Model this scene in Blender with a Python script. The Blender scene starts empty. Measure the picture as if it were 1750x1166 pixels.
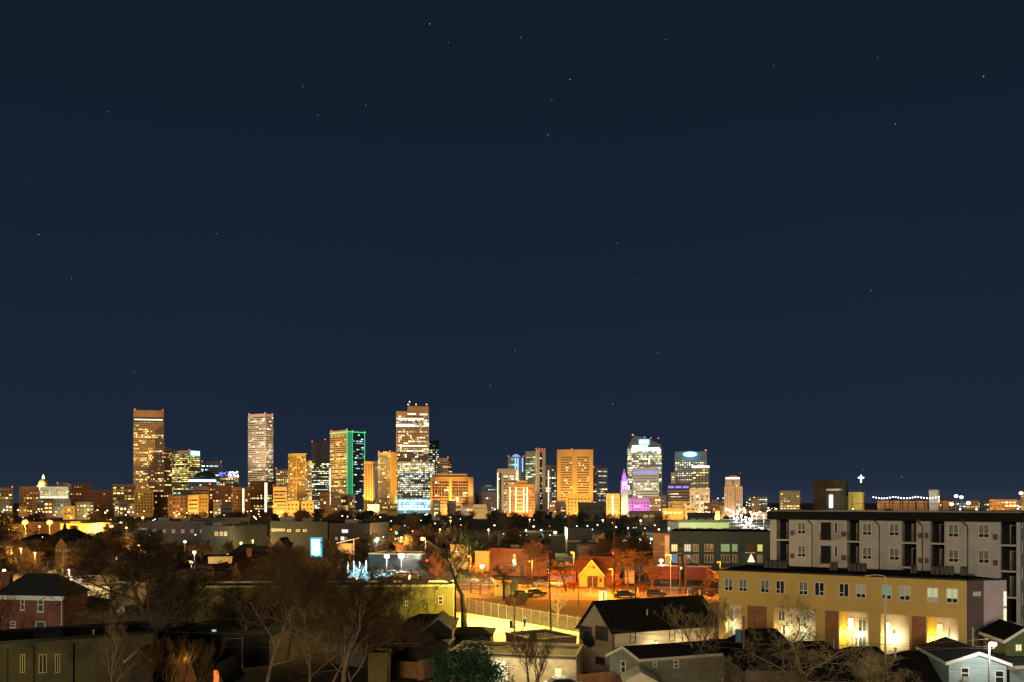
import bpy, math, random
from mathutils import Vector, Matrix
SC = bpy.context.scene
COL = SC.collection
H, F, CX, HY = 20.0, 1500.0, 875.0, 858.0
def X(px, Y): return (px - CX) / F * Y
def Z(py, Y): return H - (py - HY) / F * Y
def G(px, py, z=0.0):
    Y = (H - z) * F / (py - HY)
    return (X(px, Y), Y)
def srgb(r, g, b):
    f = lambda c: (c / 255 / 12.92) if c <= 10.3 else ((c / 255 + .055) / 1.055) ** 2.4
    return (f(r), f(g), f(b))

# ------------------------------------------------------------------ materials
MATS = {}
def mat(name, c, rough=.8, var=.18, scale=1.5, metal=0.0, emit=None, es=1.0, kind=None, bump=0.0, spec=.35):
    if name in MATS: return MATS[name]
    m = bpy.data.materials.new(name); m.use_nodes = True
    N, L = m.node_tree.nodes, m.node_tree.links
    b = N['Principled BSDF']
    b.inputs['Roughness'].default_value = rough
    b.inputs['Metallic'].default_value = metal
    b.inputs['Specular IOR Level'].default_value = spec
    c4 = (c[0], c[1], c[2], 1)
    b.inputs['Base Color'].default_value = c4
    if emit is not None:
        b.inputs['Emission Color'].default_value = (*emit, 1)
        b.inputs['Emission Strength'].default_value = es
        m.cycles.emission_sampling = 'NONE'
    if var > 0 and emit is None:
        tc = N.new('ShaderNodeTexCoord'); mp = N.new('ShaderNodeMapping')
        L.new(tc.outputs['Object'], mp.inputs['Vector'])
        n = N.new('ShaderNodeTexNoise'); n.inputs['Scale'].default_value = scale
        n.inputs['Detail'].default_value = 6; n.inputs['Roughness'].default_value = .62
        L.new(mp.outputs['Vector'], n.inputs['Vector'])
        r = N.new('ShaderNodeMapRange'); r.inputs['From Min'].default_value = .28; r.inputs['From Max'].default_value = .72
        r.inputs['To Min'].default_value = 1 - var; r.inputs['To Max'].default_value = 1 + var
        L.new(n.outputs['Fac'], r.inputs['Value'])
        src = None
        if kind in ('brick', 'shingle', 'siding', 'block', 'plank'):
            br = N.new('ShaderNodeTexBrick')
            W, Hh, mo = {'brick': (.24, .08, .012), 'shingle': (.5, .28, .03), 'siding': (6.0, .2, .02), 'block': (.8, .4, .02), 'plank': (.16, 9.0, .012)}[kind]
            br.inputs['Scale'].default_value = 1.0; br.inputs['Brick Width'].default_value = W
            br.inputs['Row Height'].default_value = Hh; br.inputs['Mortar Size'].default_value = mo
            k = .78 if kind != 'brick' else .7
            br.inputs['Color1'].default_value = c4
            br.inputs['Color2'].default_value = (c[0] * k, c[1] * k, c[2] * k, 1)
            br.inputs['Mortar'].default_value = (c[0] * .55, c[1] * .55, c[2] * .55, 1) if kind != 'brick' else (.14, .1, .08, 1)
            # wall coordinates: u = x+y, v = z
            sp = N.new('ShaderNodeSeparateXYZ'); L.new(mp.outputs['Vector'], sp.inputs[0])
            ad = N.new('ShaderNodeMath'); ad.operation = 'ADD'; L.new(sp.outputs[0], ad.inputs[0]); L.new(sp.outputs[1], ad.inputs[1])
            cb = N.new('ShaderNodeCombineXYZ'); L.new(ad.outputs[0], cb.inputs[0]); L.new(sp.outputs[2], cb.inputs[1])
            L.new(cb.outputs[0], br.inputs['Vector']); src = br.outputs['Color']
        mx = N.new('ShaderNodeVectorMath'); mx.operation = 'SCALE'
        if src is not None: L.new(src, mx.inputs[0])
        else: mx.inputs[0].default_value = c
        L.new(r.outputs['Result'], mx.inputs['Scale'])
        L.new(mx.outputs['Vector'], b.inputs['Base Color'])
        if bump:
            bp = N.new('ShaderNodeBump'); bp.inputs['Strength'].default_value = bump; bp.inputs['Distance'].default_value = .05
            L.new(n.outputs['Fac'], bp.inputs['Height']); L.new(bp.outputs['Normal'], b.inputs['Normal'])
    MATS[name] = m
    return m
def glow(name, c, s): return mat(name, (.02, .02, .02), emit=c, es=s)
def litmat():
    if 'lit windows' in MATS: return MATS['lit windows']
    m = bpy.data.materials.new('lit windows'); m.use_nodes = True
    N, L = m.node_tree.nodes, m.node_tree.links
    b = N['Principled BSDF']; b.inputs['Base Color'].default_value = (.012, .014, .018, 1); b.inputs['Roughness'].default_value = .3
    a = N.new('ShaderNodeAttribute'); a.attribute_name = 'lit'
    L.new(a.outputs['Color'], b.inputs['Emission Color']); b.inputs['Emission Strength'].default_value = 1.0
    m.cycles.emission_sampling = 'NONE'
    MATS['lit windows'] = m
    return m

# ------------------------------------------------------------------ mesh builder
class MB:
    def __init__(s): s.v = []; s.f = []; s.c = None
    def quad(s, a, b, c, d, col=None):
        i = len(s.v); s.v += [a, b, c, d]; s.f.append((i, i + 1, i + 2, i + 3))
        if col is not None:
            if s.c is None: s.c = []
            s.c.append(col)
    def poly(s, pts):
        i = len(s.v); s.v += list(pts); s.f.append(tuple(range(i, i + len(pts))))
    def hexa(s, b, t):
        i = len(s.v); s.v += list(b) + list(t)
        s.f += [(i+3, i+2, i+1, i), (i+4, i+5, i+6, i+7)] + [(i+k, i+(k+1) % 4, i+4+(k+1) % 4, i+4+k) for k in range(4)]
        return s
    def box(s, x0, x1, y0, y1, z0, z1):
        return s.hexa([(x0, y0, z0), (x1, y0, z0), (x1, y1, z0), (x0, y1, z0)], [(x0, y0, z1), (x1, y0, z1), (x1, y1, z1), (x0, y1, z1)])
    def prism(s, pts, z0, z1, shrink=0.0):
        n = len(pts); i = len(s.v)
        cx = sum(p[0] for p in pts) / n; cy = sum(p[1] for p in pts) / n
        s.v += [(p[0], p[1], z0) for p in pts] + [(p[0] + (cx - p[0]) * shrink, p[1] + (cy - p[1]) * shrink, z1) for p in pts]
        s.f += [tuple(range(i + n - 1, i - 1, -1)), tuple(range(i + n, i + 2 * n))]
        s.f += [(i + k, i + (k + 1) % n, i + n + (k + 1) % n, i + n + k) for k in range(n)]
        return s
    def tube(s, p, q, r1, r2=None, n=6, cap=True):
        r2 = r1 if r2 is None else r2
        p = Vector(p); q = Vector(q); d = (q - p)
        if d.length < 1e-6: return s
        d.normalize(); a = d.orthogonal().normalized(); b = d.cross(a)
        i = len(s.v)
        for (c, r) in ((p, r1), (q, r2)):
            for k in range(n):
                t = 2 * math.pi * k / n
                s.v.append(tuple(c + a * (r * math.cos(t)) + b * (r * math.sin(t))))
        s.f += [(i + k, i + (k + 1) % n, i + n + (k + 1) % n, i + n + k) for k in range(n)]
        if cap: s.f += [tuple(range(i + n - 1, i - 1, -1)), tuple(range(i + n, i + 2 * n))]
        return s
    def lathe(s, cx, cy, prof, n=12):
        i0 = len(s.v)
        for (r, z) in prof:
            for k in range(n):
                t = 2 * math.pi * k / n
                s.v.append((cx + r * math.cos(t), cy + r * math.sin(t), z))
        for j in range(len(prof) - 1):
            for k in range(n):
                a = i0 + j * n; s.f.append((a + k, a + (k + 1) % n, a + n + (k + 1) % n, a + n + k))
        s.f.append(tuple(range(i0 + n - 1, i0 - 1, -1))); s.f.append(tuple(range(i0 + (len(prof) - 1) * n, i0 + len(prof) * n)))
        return s
    def ball(s, c, r, n=8, sz=1.0):
        pr = [(max(.02 * r, r * math.sin(math.pi * k / 6)), c[2] - r * sz * math.cos(math.pi * k / 6)) for k in range(7)]
        return s.lathe(c[0], c[1], pr, n)
    def obj(s, name, m, parent=None, base=(0, 0, 0), smooth=False):
        me = bpy.data.meshes.new(name)
        me.from_pydata([(v[0] - base[0], v[1] - base[1], v[2] - base[2]) for v in s.v], [], s.f)
        if s.c is not None:
            at = me.color_attributes.new('lit', 'FLOAT_COLOR', 'CORNER')
            buf = []
            for c in s.c: buf += [c[0], c[1], c[2], 1.0] * 4
            at.data.foreach_set('color', buf)
        me.materials.append(m)
        if smooth:
            for p in me.polygons: p.use_smooth = True
        me.update()
        o = bpy.data.objects.new(name, me); COL.objects.link(o)
        if parent is not None: o.parent = parent
        return o
def tag(o, label=None, cat=None, group=None, kind=None):
    if label: o['label'] = label
    if cat: o['category'] = cat
    if group: o['group'] = group
    if kind: o['kind'] = kind
    return o
def struct(name, mb, m, label=None):
    o = mb.obj(name, m); o['kind'] = 'structure'
    if label: o['label'] = label
    return o
class Thing:
    def __init__(s, name, label, cat, base=(0, 0, 0), group=None):
        s.o = bpy.data.objects.new(name, None); COL.objects.link(s.o); s.o.location = base; s.base = base
        s.o.empty_display_size = .5
        tag(s.o, label, cat, group)
    def part(s, name, mb, m, parent=None, smooth=False, label=None, kind=None):
        o = mb.obj(name, m, parent or s.o, s.base, smooth)
        tag(o, label, None, None, kind)
        return o
def dup(root, loc, rotz=0, scale=1.0, label=None, group=None):
    r = root.copy(); COL.objects.link(r); r.location = loc; r.rotation_euler = (0, 0, rotz)
    r.scale = (scale, scale, scale) if not isinstance(scale, tuple) else scale
    if label: r['label'] = label
    if group: r['group'] = group
    for ch in list(root.children):
        if ch.type == 'LIGHT': continue
        c = ch.copy(); COL.objects.link(c); c.parent = r
        for g in ch.children:
            d = g.copy(); COL.objects.link(d); d.parent = c
    return r
def point(loc, c, w, size=.4, name='point_light', parent=None):
    l = bpy.data.lights.new(name, 'POINT'); l.color = c; l.energy = w; l.shadow_soft_size = size
    o = bpy.data.objects.new(name, l); COL.objects.link(o); o.location = loc
    if parent is not None:
        o.parent = parent; o.location = Vector(loc) - parent.location
    return o
def spot(loc, target, c, w, deg=60, size=2.0, name='facade_spot', parent=None, blend=.6):
    l = bpy.data.lights.new(name, 'SPOT'); l.color = c; l.energy = w; l.shadow_soft_size = size
    l.spot_size = math.radians(deg); l.spot_blend = blend
    o = bpy.data.objects.new(name, l); COL.objects.link(o); o.location = loc
    o.rotation_euler = (Vector(target) - Vector(loc)).to_track_quat('-Z', 'Y').to_euler()
    if parent is not None: o.parent = parent; o.location = Vector(loc) - parent.location
    return o

class Face:
    """A wall plane between two ground points, left to right as seen from the camera's side; n points out."""
    def __init__(s, A, B):
        s.A = Vector((A[0], A[1])); d = Vector((B[0] - A[0], B[1] - A[1])); s.w = d.length; s.d = d.normalized()
        s.n = Vector((s.d.y, -s.d.x))
    def u(s, px):
        k = (px - CX) / F
        return (k * s.A.y - s.A.x) / (s.d.x - k * s.d.y)
    def z(s, px, py):
        return Z(py, s.A.y + s.d.y * s.u(px))
    def p(s, u, b, z):
        q = s.A + s.d * u + s.n * b
        return (q.x, q.y, z)
    def obox(s, mb, u0, u1, b0, b1, z0, z1):
        return mb.hexa([s.p(u0, b1, z0), s.p(u1, b1, z0), s.p(u1, b0, z0), s.p(u0, b0, z0)],
                       [s.p(u0, b1, z1), s.p(u1, b1, z1), s.p(u1, b0, z1), s.p(u0, b0, z1)])

WHITE = mat('white trim', (.7, .7, .67), .6, .06)
GLASSD = mat('dark glass', (.02, .025, .03), .12, .3, 3, spec=.6)
def window(T, f, u0, u1, z0, z1, fr=None, gl=None, style='two', t=.07, proud=.05, low=None, label=None, lowm=None, sill=False):
    """frame (one part) with its panes as sub-parts"""
    fr = fr or WHITE; gl = gl or GLASSD
    m = MB()
    f.obox(m, u0, u1, 0, proud, z0, z0 + t); f.obox(m, u0, u1, 0, proud, z1 - t, z1)
    f.obox(m, u0, u0 + t, 0, proud, z0 + t, z1 - t); f.obox(m, u1 - t, u1, 0, proud, z0 + t, z1 - t)
    um = (u0 + u1) / 2
    if style in ('two', 'low2', 'lowL', 'lowR', 'cross'):
        f.obox(m, um - t / 2, um + t / 2, 0, proud, z0 + t, z1 - t)
    zl = z0 + (z1 - z0) * .32
    if style in ('low2', 'lowL', 'lowR'):
        a = u0 + t if style != 'lowR' else um + t / 2
        b = u1 - t if style != 'lowL' else um - t / 2
        if style == 'low2':
            f.obox(m, u0 + t, um - t / 2, 0, proud - .01, zl - t / 2, zl + t / 2)
            f.obox(m, um + t / 2, u1 - t, 0, proud - .01, zl - t / 2, zl + t / 2)
        else: f.obox(m, a, b, 0, proud - .01, zl - t / 2, zl + t / 2)
    if style in ('sash', 'cross'):
        zm = (z0 + z1) / 2
        if style == 'sash': f.obox(m, u0 + t, u1 - t, 0, proud - .01, zm - t / 2, zm + t / 2)
        else:
            f.obox(m, u0 + t, um - t / 2, 0, proud - .01, zm - t / 2, zm + t / 2)
            f.obox(m, um + t / 2, u1 - t, 0, proud - .01, zm - t / 2, zm + t / 2)
    if style == 'three':
        for k in (1, 2):
            uk = u0 + (u1 - u0) * k / 3; f.obox(m, uk - t / 2, uk + t / 2, 0, proud, z0 + t, z1 - t)
    if sill: f.obox(m, u0 - .1, u1 + .1, 0, proud + .08, z0 - .08, z0 - .002)
    w = T.part('window', m, fr, label=label)
    g = MB(); 
    if lowm is not None:
        f.obox(g, u0 + .02, u1 - .02, -.05, .012, zl, z1 - .02)
        T.part('blind', g, gl, w)
        g2 = MB(); f.obox(g2, u0 + .02, u1 - .02, -.05, .012, z0 + .02, zl - .001)
        T.part('pane', g2, lowm, w)
    else:
        f.obox(g, u0 + .02, u1 - .02, -.05, .012, z0 + .02, z1 - .02)
        T.part('pane', g, gl, w)
    return w

# ------------------------------------------------------------------ trees
def grow(rnd, height, trunk_r, levels=5, kids=(4, 6), spread=.75, first=.3, twig=.018, up=.25, ratio=.62, sides=3, trunks=1, lean=0.0, droop=0.0, leader=.75, parts3=False):
    tr, cr, br = MB(), MB(), MB()
    def limb(mb, p, d, L, r, lev):
        n = 5 if lev == 0 else (4 if lev == 1 else (3 if lev == 2 else 2))
        pts = [p.copy()]; rr = [r]; q = p.copy(); dd = d.copy()
        for k in range(n):
            j = .13 if lev == 0 else .24
            dd = (dd + Vector((rnd.gauss(0, j), rnd.gauss(0, j), rnd.gauss(0, j * .6) + (up if lev > 0 else .05) * .3 - droop * (lev > 2)))).normalized()
            q = q + dd * (L / n); pts.append(q.copy()); rr.append(max(twig * .7, r * (1 - (k + 1) / n * (.55 if lev < levels else .6))))
        for k in range(n):
            mb.tube(pts[k], pts[k + 1], rr[k], rr[k + 1], (8 if lev == 0 else 5 if lev == 1 else 4 if lev == 2 else 3), cap=(lev < 2))
        if lev >= levels: return
        nk = rnd.randint(*kids) + (2 if lev == 0 else 0)
        for c in range(nk):
            t0 = first if lev == 0 else .22
            t = t0 + (1 - t0) * ((c + rnd.random()) / nk)
            k = min(n - 1, int(t * n)); fr = t * n - k
            pos = pts[k].lerp(pts[k + 1], fr); rad = rr[k] * (1 - fr) + rr[k + 1] * fr
            ax = (pts[k + 1] - pts[k]).normalized()
            az = c * 2.4 + rnd.uniform(-.5, .5)
            o1 = ax.orthogonal().normalized(); o2 = ax.cross(o1)
            side = o1 * math.cos(az) + o2 * math.sin(az)
            sp = spread * rnd.uniform(.7, 1.25)
            nd = (ax * (1 - sp * .45) + side * sp + Vector((0, 0, up))).normalized()
            ll = L * ratio * rnd.uniform(.7, 1.15) * (1.15 - .45 * t)
            limb(br if (parts3 and lev < 2) else cr, pos, nd, ll, max(twig, rad * rnd.uniform(.45, .68)), lev + 1)
    for k in range(trunks):
        a = 2 * math.pi * k / max(1, trunks) + .7
        d = Vector((math.cos(a) * .28 * (trunks > 1) + lean, math.sin(a) * .28 * (trunks > 1), 1)).normalized()
        b = Vector((math.cos(a) * .35 * (trunks > 1), math.sin(a) * .35 * (trunks > 1), -.3))
        limb(tr, b, d, height * leader, trunk_r * rnd.uniform(.8, 1.0), 0)
    return (tr, cr, br) if parts3 else (tr, cr)
def bare_tree(name, label, px, Y, zt, seed, m, z0=0, group=None, cat='tree', **k):
    rnd = random.Random(seed); tm = k.pop('tm', m)
    hh = zt - z0; wide = k.pop('wide', 1.0)
    tr, cr, br = grow(rnd, hh, k.pop('trunk_r', hh * .022), parts3=True, **k)
    zm = max(v[2] for v in cr.v); s = hh / zm
    for mb in (tr, cr, br): mb.v = [(v[0] * s * wide, v[1] * s * wide, v[2] * s) for v in mb.v]
    T = Thing(name, label, cat, (X(px, Y), Y, z0), group)
    T.base = (0, 0, 0)
    T.part('trunk', tr, tm, smooth=True); T.part('limbs', br, tm); T.part('crown', cr, m)
    return T
def leafy(rnd, h, r, n, leaf, trunk_r=.2, cone=False, bot=.25):
    tr, cr = MB(), MB()
    tr.tube((0, 0, -.2), (0, 0, h * .55), trunk_r, trunk_r * .5, 7)
    blobs = []
    for k in range(16):
        if cone:
            t = k / 16; z = h * (bot + (1 - bot) * t); rad = r * (1 - t) * .6; blobs.append((rnd.uniform(-1, 1) * rad * .5, rnd.uniform(-1, 1) * rad * .5, z, max(.25, r * (1 - t)) * rnd.uniform(.8, 1.1), h * .07))
        else:
            a = rnd.uniform(0, 6.28); q = math.sqrt(rnd.random()) * r * .62; z = h * rnd.uniform(bot + .12, .84)
            blobs.append((q * math.cos(a), q * math.sin(a), z, r * rnd.uniform(.3, .52), r * rnd.uniform(.26, .42)))
    for b in blobs:
        tr.tube((0, 0, min(b[2], h * .5)), (b[0], b[1], b[2]), trunk_r * .3, .03, 4)
        for k in range(n // len(blobs)):
            d = Vector((rnd.gauss(0, 1), rnd.gauss(0, 1), rnd.gauss(0, 1))).normalized() * (rnd.uniform(.45, 1.08))
            c = Vector((b[0] + d.x * b[3], b[1] + d.y * b[3], b[2] + d.z * b[4]))
            u = Vector((rnd.gauss(0, 1), rnd.gauss(0, 1), rnd.gauss(0, .7))).normalized(); v = u.orthogonal().normalized()
            s = leaf * rnd.uniform(.6, 1.3)
            cr.poly([tuple(c - u * s), tuple(c - v * s * .45), tuple(c + u * s), tuple(c + v * s * .45)])
    return tr, cr
# ------------------------------------------------------------------ camera, sky, light
cam = bpy.data.cameras.new('camera'); co = bpy.data.objects.new('camera', cam); COL.objects.link(co)
co.location = (0, 0, H); co.rotation_euler = (math.radians(90), 0, 0)
cam.sensor_width = 36; cam.lens = 36 * F / 1750; cam.shift_y = (HY - 583) / 1750; cam.clip_end = 40000; cam.clip_start = .5
SC.camera = co
SC.view_settings.view_transform = 'Standard'; SC.view_settings.look = 'None'; SC.view_settings.exposure = 0; SC.view_settings.gamma = 1
SC.cycles.use_denoising = True
SC.cycles.max_bounces = 4; SC.cycles.diffuse_bounces = 2; SC.cycles.glossy_bounces = 2; SC.cycles.transparent_max_bounces = 8
SC.cycles.sample_clamp_indirect = 3.0
W = bpy.data.worlds.new('World'); SC.world = W; W.use_nodes = True
N, L = W.node_tree.nodes, W.node_tree.links
bg = N['Background']
tc = N.new('ShaderNodeTexCoord'); sp = N.new('ShaderNodeSeparateXYZ'); L.new(tc.outputs['Generated'], sp.inputs[0])
rp = N.new('ShaderNodeValToRGB'); L.new(sp.outputs[2], rp.inputs[0])
e = rp.color_ramp.elements
e[0].position = 0.0; e[0].color = (*srgb(44, 51, 70), 1)
e[1].position = 1.0; e[1].color = (*srgb(14, 24, 34), 1)
for p_, c_ in ((.02, (32, 43, 60)), (.08, (27, 39, 56)), (.2, (23, 36, 51)), (.42, (18, 30, 42))):
    q = e.new(p_); q.color = (*srgb(*c_), 1)
nz = N.new('ShaderNodeTexNoise'); nz.inputs['Scale'].default_value = 1.3; nz.inputs['Detail'].default_value = 3
L.new(tc.outputs['Generated'], nz.inputs['Vector'])
mr = N.new('ShaderNodeMapRange'); mr.inputs['To Min'].default_value = .9; mr.inputs['To Max'].default_value = 1.1
L.new(nz.outputs['Fac'], mr.inputs['Value'])
sc_ = N.new('ShaderNodeVectorMath'); sc_.operation = 'SCALE'; L.new(rp.outputs['Color'], sc_.inputs[0]); L.new(mr.outputs['Result'], sc_.inputs['Scale'])
L.new(sc_.outputs['Vector'], bg.inputs['Color']); bg.inputs['Strength'].default_value = 1.0
sun = bpy.data.lights.new('city_glow_sun', 'SUN'); sun.energy = 1.1; sun.angle = math.radians(16); sun.color = (1, .75, .45)
so = bpy.data.objects.new('city_glow_sun', sun); COL.objects.link(so)
so.rotation_euler = Vector((.25, 1.0, -.13)).to_track_quat('-Z', 'Y').to_euler(); so.location = (0, -20, 60)

# stars: far beyond the city
st = MB(); R_ = 16000
rs = random.Random(5)
STARS = [(734, 41, 3), (974, 136, 2.2), (1681, 131, 3), (1530, 212, 2), (66, 401, 2.4), (937, 231, 1.5), (766, 73, 1), (890, 64, 1.2), (1322, 112, 1.2), (1055, 416, 1.2), (122, 476, 1.2), (1489, 497, 1.2), (1047, 691, 1.6), (838, 659, 1), (1137, 68, .9), (518, 148, 1), (625, 180, 1), (543, 197, .9), (943, 171, 1), (185, 191, .9), (370, 400, .8), (230, 637, .9), (1500, 98, .8), (1265, 809, 1.6), (1541, 815, 2), (1124, 603, .9), (1475, 803, .9), (880, 600, .7)]
for k in range(3): STARS.append((rs.uniform(0, 1750), rs.uniform(10, 640), rs.uniform(.15, .4)))
for (sx, sy, b_) in STARS:
    r = 4.4 * math.sqrt(b_)
    st.ball((X(sx, R_), R_, Z(sy, R_)), r, 6)
tag(st.obj('sky_stars', glow('star light', (.9, .93, 1), .8)), 'tiny white stars scattered over the dark blue night sky', kind='structure')

# ------------------------------------------------------------------ ground, roads
GROUND = mat('bare earth', (.06, .05, .033), .95, .45, .12, bump=.4)
ASPH = mat('asphalt', (.11, .105, .095), .8, .3, .6, bump=.2)
CONC = mat('pale concrete', (.34, .32, .28), .85, .15, .5)
GRASS = mat('winter grass', (.035, .038, .014), .95, .4, .8, bump=.5)
gb = MB(); gb.quad((-9000, -400, 0), (9000, -400, 0), (9000, 15500, 0), (-9000, 15500, 0)); struct('ground', gb, GROUND)
def sheet(name, pts, z, m, label=None):
    b = MB(); b.prism(pts, z - .003, z); return struct(name, b, m, label)
def gp(*pp): return [G(*p) for p in pp]
sheet('street', [(-40, 188), (-40, 214), (30, 203), (75, 190), (75, 168), (30, 176), (-5, 182)], .012, ASPH)
sheet('sidewalk', [(-40, 214.2), (-40, 217.5), (30, 206.5), (75, 193.5), (75, 190.3), (30, 203.3)], .12, CONC)
sheet('yard', [(-40, 166), (-40, 187.8), (-5, 181.8), (14, 178.5), (30, 176), (30, 128), (12, 131.5), (-8, 158)], .008, GRASS, 'dark winter grass lot inside the chain link fence')
sheet('parking_lot', gp((735, 1050), (790, 1046), (1010, 1084), (1030, 1112), (735, 1098)), .014, mat('pale lot concrete', (.36, .33, .25), .9, .4, .45, bump=.3))
for k in range(7): sheet('painted_line', [(-8 + k * 2.9, 139 - k * 1.2), (-7.85 + k * 2.9, 139 - k * 1.2), (-8.9 + k * 2.9, 134 - k * 1.2), (-9.05 + k * 2.9, 134 - k * 1.2)], .02, mat('road paint', (.75, .75, .7), .7, .1))
for k in range(16): sheet('lane_marking', [(-38 + k * 6, 200.4 - k * 1.35), (-35.4 + k * 6, 199.8 - k * 1.35), (-35.4 + k * 6, 200.1 - k * 1.35), (-38 + k * 6, 200.7 - k * 1.35)], .018, mat('road paint', (.75, .75, .7), .7, .1))
sheet('alley', gp((60, 1048), (215, 1048), (200, 985), (110, 985)), .012, CONC)
sheet('highway', [(X(1283, 500), 500), (X(1332, 500), 500), (X(1277, 940), 940), (X(1244, 2100), 2100), (X(1230, 4200), 4200), (X(1224, 4200), 4200), (X(1230, 2100), 2100), (X(1250, 940), 940)], .02, CONC)
sheet('road', [(-400, 345), (-400, 357), (-60, 350), (60, 356), (60, 345), (-60, 339)], .015, ASPH)

# ------------------------------------------------------------------ skyline
PAL = dict(warm=[(1, .55, .14), (1, .62, .2), (1, .8, .4)], yellow=[(1, .72, .18), (1, .84, .34), (.9, .8, .2)], white=[(1, .86, .45), (1, .95, .75), (1, .76, .34), (.85, 1, .8)],
           cool=[(.35, .85, 1), (.6, .98, 1), (.9, 1, .9)], green=[(.55, 1, .6), (.8, 1, .55), (1, .9, .5)], mix=[(1, .75, .3), (1, .93, .7), (.7, .95, 1), (.8, 1, .5)])
def foot(x0, x1, Y, xs=None, asp=1.0, depth=None):
    if xs is None:
        xa, xb = X(x0, Y), X(x1, Y); w = xb - xa; dp = depth or max(8, w * .8)
        s = ((xa + xb) / 2) / Y   # turn the block square to the line of sight, so no side shows
        a = math.atan(s) if abs(s) > .05 else 0
        d = Vector((math.cos(a), -math.sin(a))); back = Vector((math.sin(a), math.cos(a)))
        P0 = Vector((xa, Y)); k = (x1 - CX) / F; t = (k * Y - xa) / (d.x - k * d.y)
        P1 = P0 + d * t; return [P0, P1, P1 + back * dp, P0 + back * dp]
    Nn = Vector((X(xs, Y), Y)); wl = (xs - x0) / F * Y; wr = (x1 - xs) / F * Y
    a = math.atan(wr / wl * asp) if asp else math.atan(wr / wl)
    t0 = (x0 - CX) / F; t1 = (x1 - CX) / F
    Lh = (Nn.x - t0 * Y) / (math.cos(a) + t0 * math.sin(a)); M = (t1 * Y - Nn.x) / (math.sin(a) - t1 * math.cos(a))
    Lh = max(4, min(Lh, 200)); M = max(4, min(M, 200))
    PL = Nn + Vector((-math.cos(a), math.sin(a))) * Lh; PR = Nn + Vector((math.sin(a), math.cos(a))) * M
    return [PL, Nn, PR, PL + (PR - Nn)]
SEED = [100]; FLK = .55
STY = dict(band=(3.9, 3.6, .96, .42), punch=(3.6, 3.8, .52, .45), glass=(3.9, 3.2, .92, .72), rib=(3.6, 2.6, .5, .8), strip=(3.7, 6.0, .45, .8), grid=(3.8, 3.4, .7, .6), wide=(4.4, 5.5, .7, .42))
def wgrid(mb, f, z0, z1, style, p, pal, e, rnd, u0=None, u1=None, off=.25, full=.12, dim=.0):
    fh, cw, wf, hf = STY[style]
    u0 = .8 if u0 is None else u0; u1 = f.w - .8 if u1 is None else u1
    nf = max(1, int((z1 - z0) / fh)); nc = max(1, round((u1 - u0) / cw)); c = (u1 - u0) / nc
    for j in range(nf):
        zz = z0 + (z1 - z0) * (j + .5) / nf; hh = (z1 - z0) / nf * hf / 2
        r = rnd.random(); mode = 2 if r < full * p * 2 else (1 if r < .75 else 0)
        fb = rnd.uniform(.6, 1.6); on = rnd.random() < p; fc = rnd.choice(pal)
        for i in range(nc):
            if rnd.random() < .5: on = rnd.random() < (p if mode == 1 else (.93 if mode == 2 else p * .3))
            cc = fc if rnd.random() < .6 else rnd.choice(pal)
            b = e * fb * rnd.choice((.25, .5, .8, 1.2, 2.4)) if on else dim * rnd.uniform(.2, 1)
            a0 = u0 + c * (i + .5 - wf / 2); a1 = u0 + c * (i + .5 + wf / 2)
            mb.quad(f.p(a0, off, zz - hh), f.p(a1, off, zz - hh), f.p(a1, off, zz + hh), f.p(a0, off, zz + hh), (cc[0] * b, cc[1] * b, cc[2] * b))
RED = glow('red beacon light', (1, .08, .05), 5)
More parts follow.
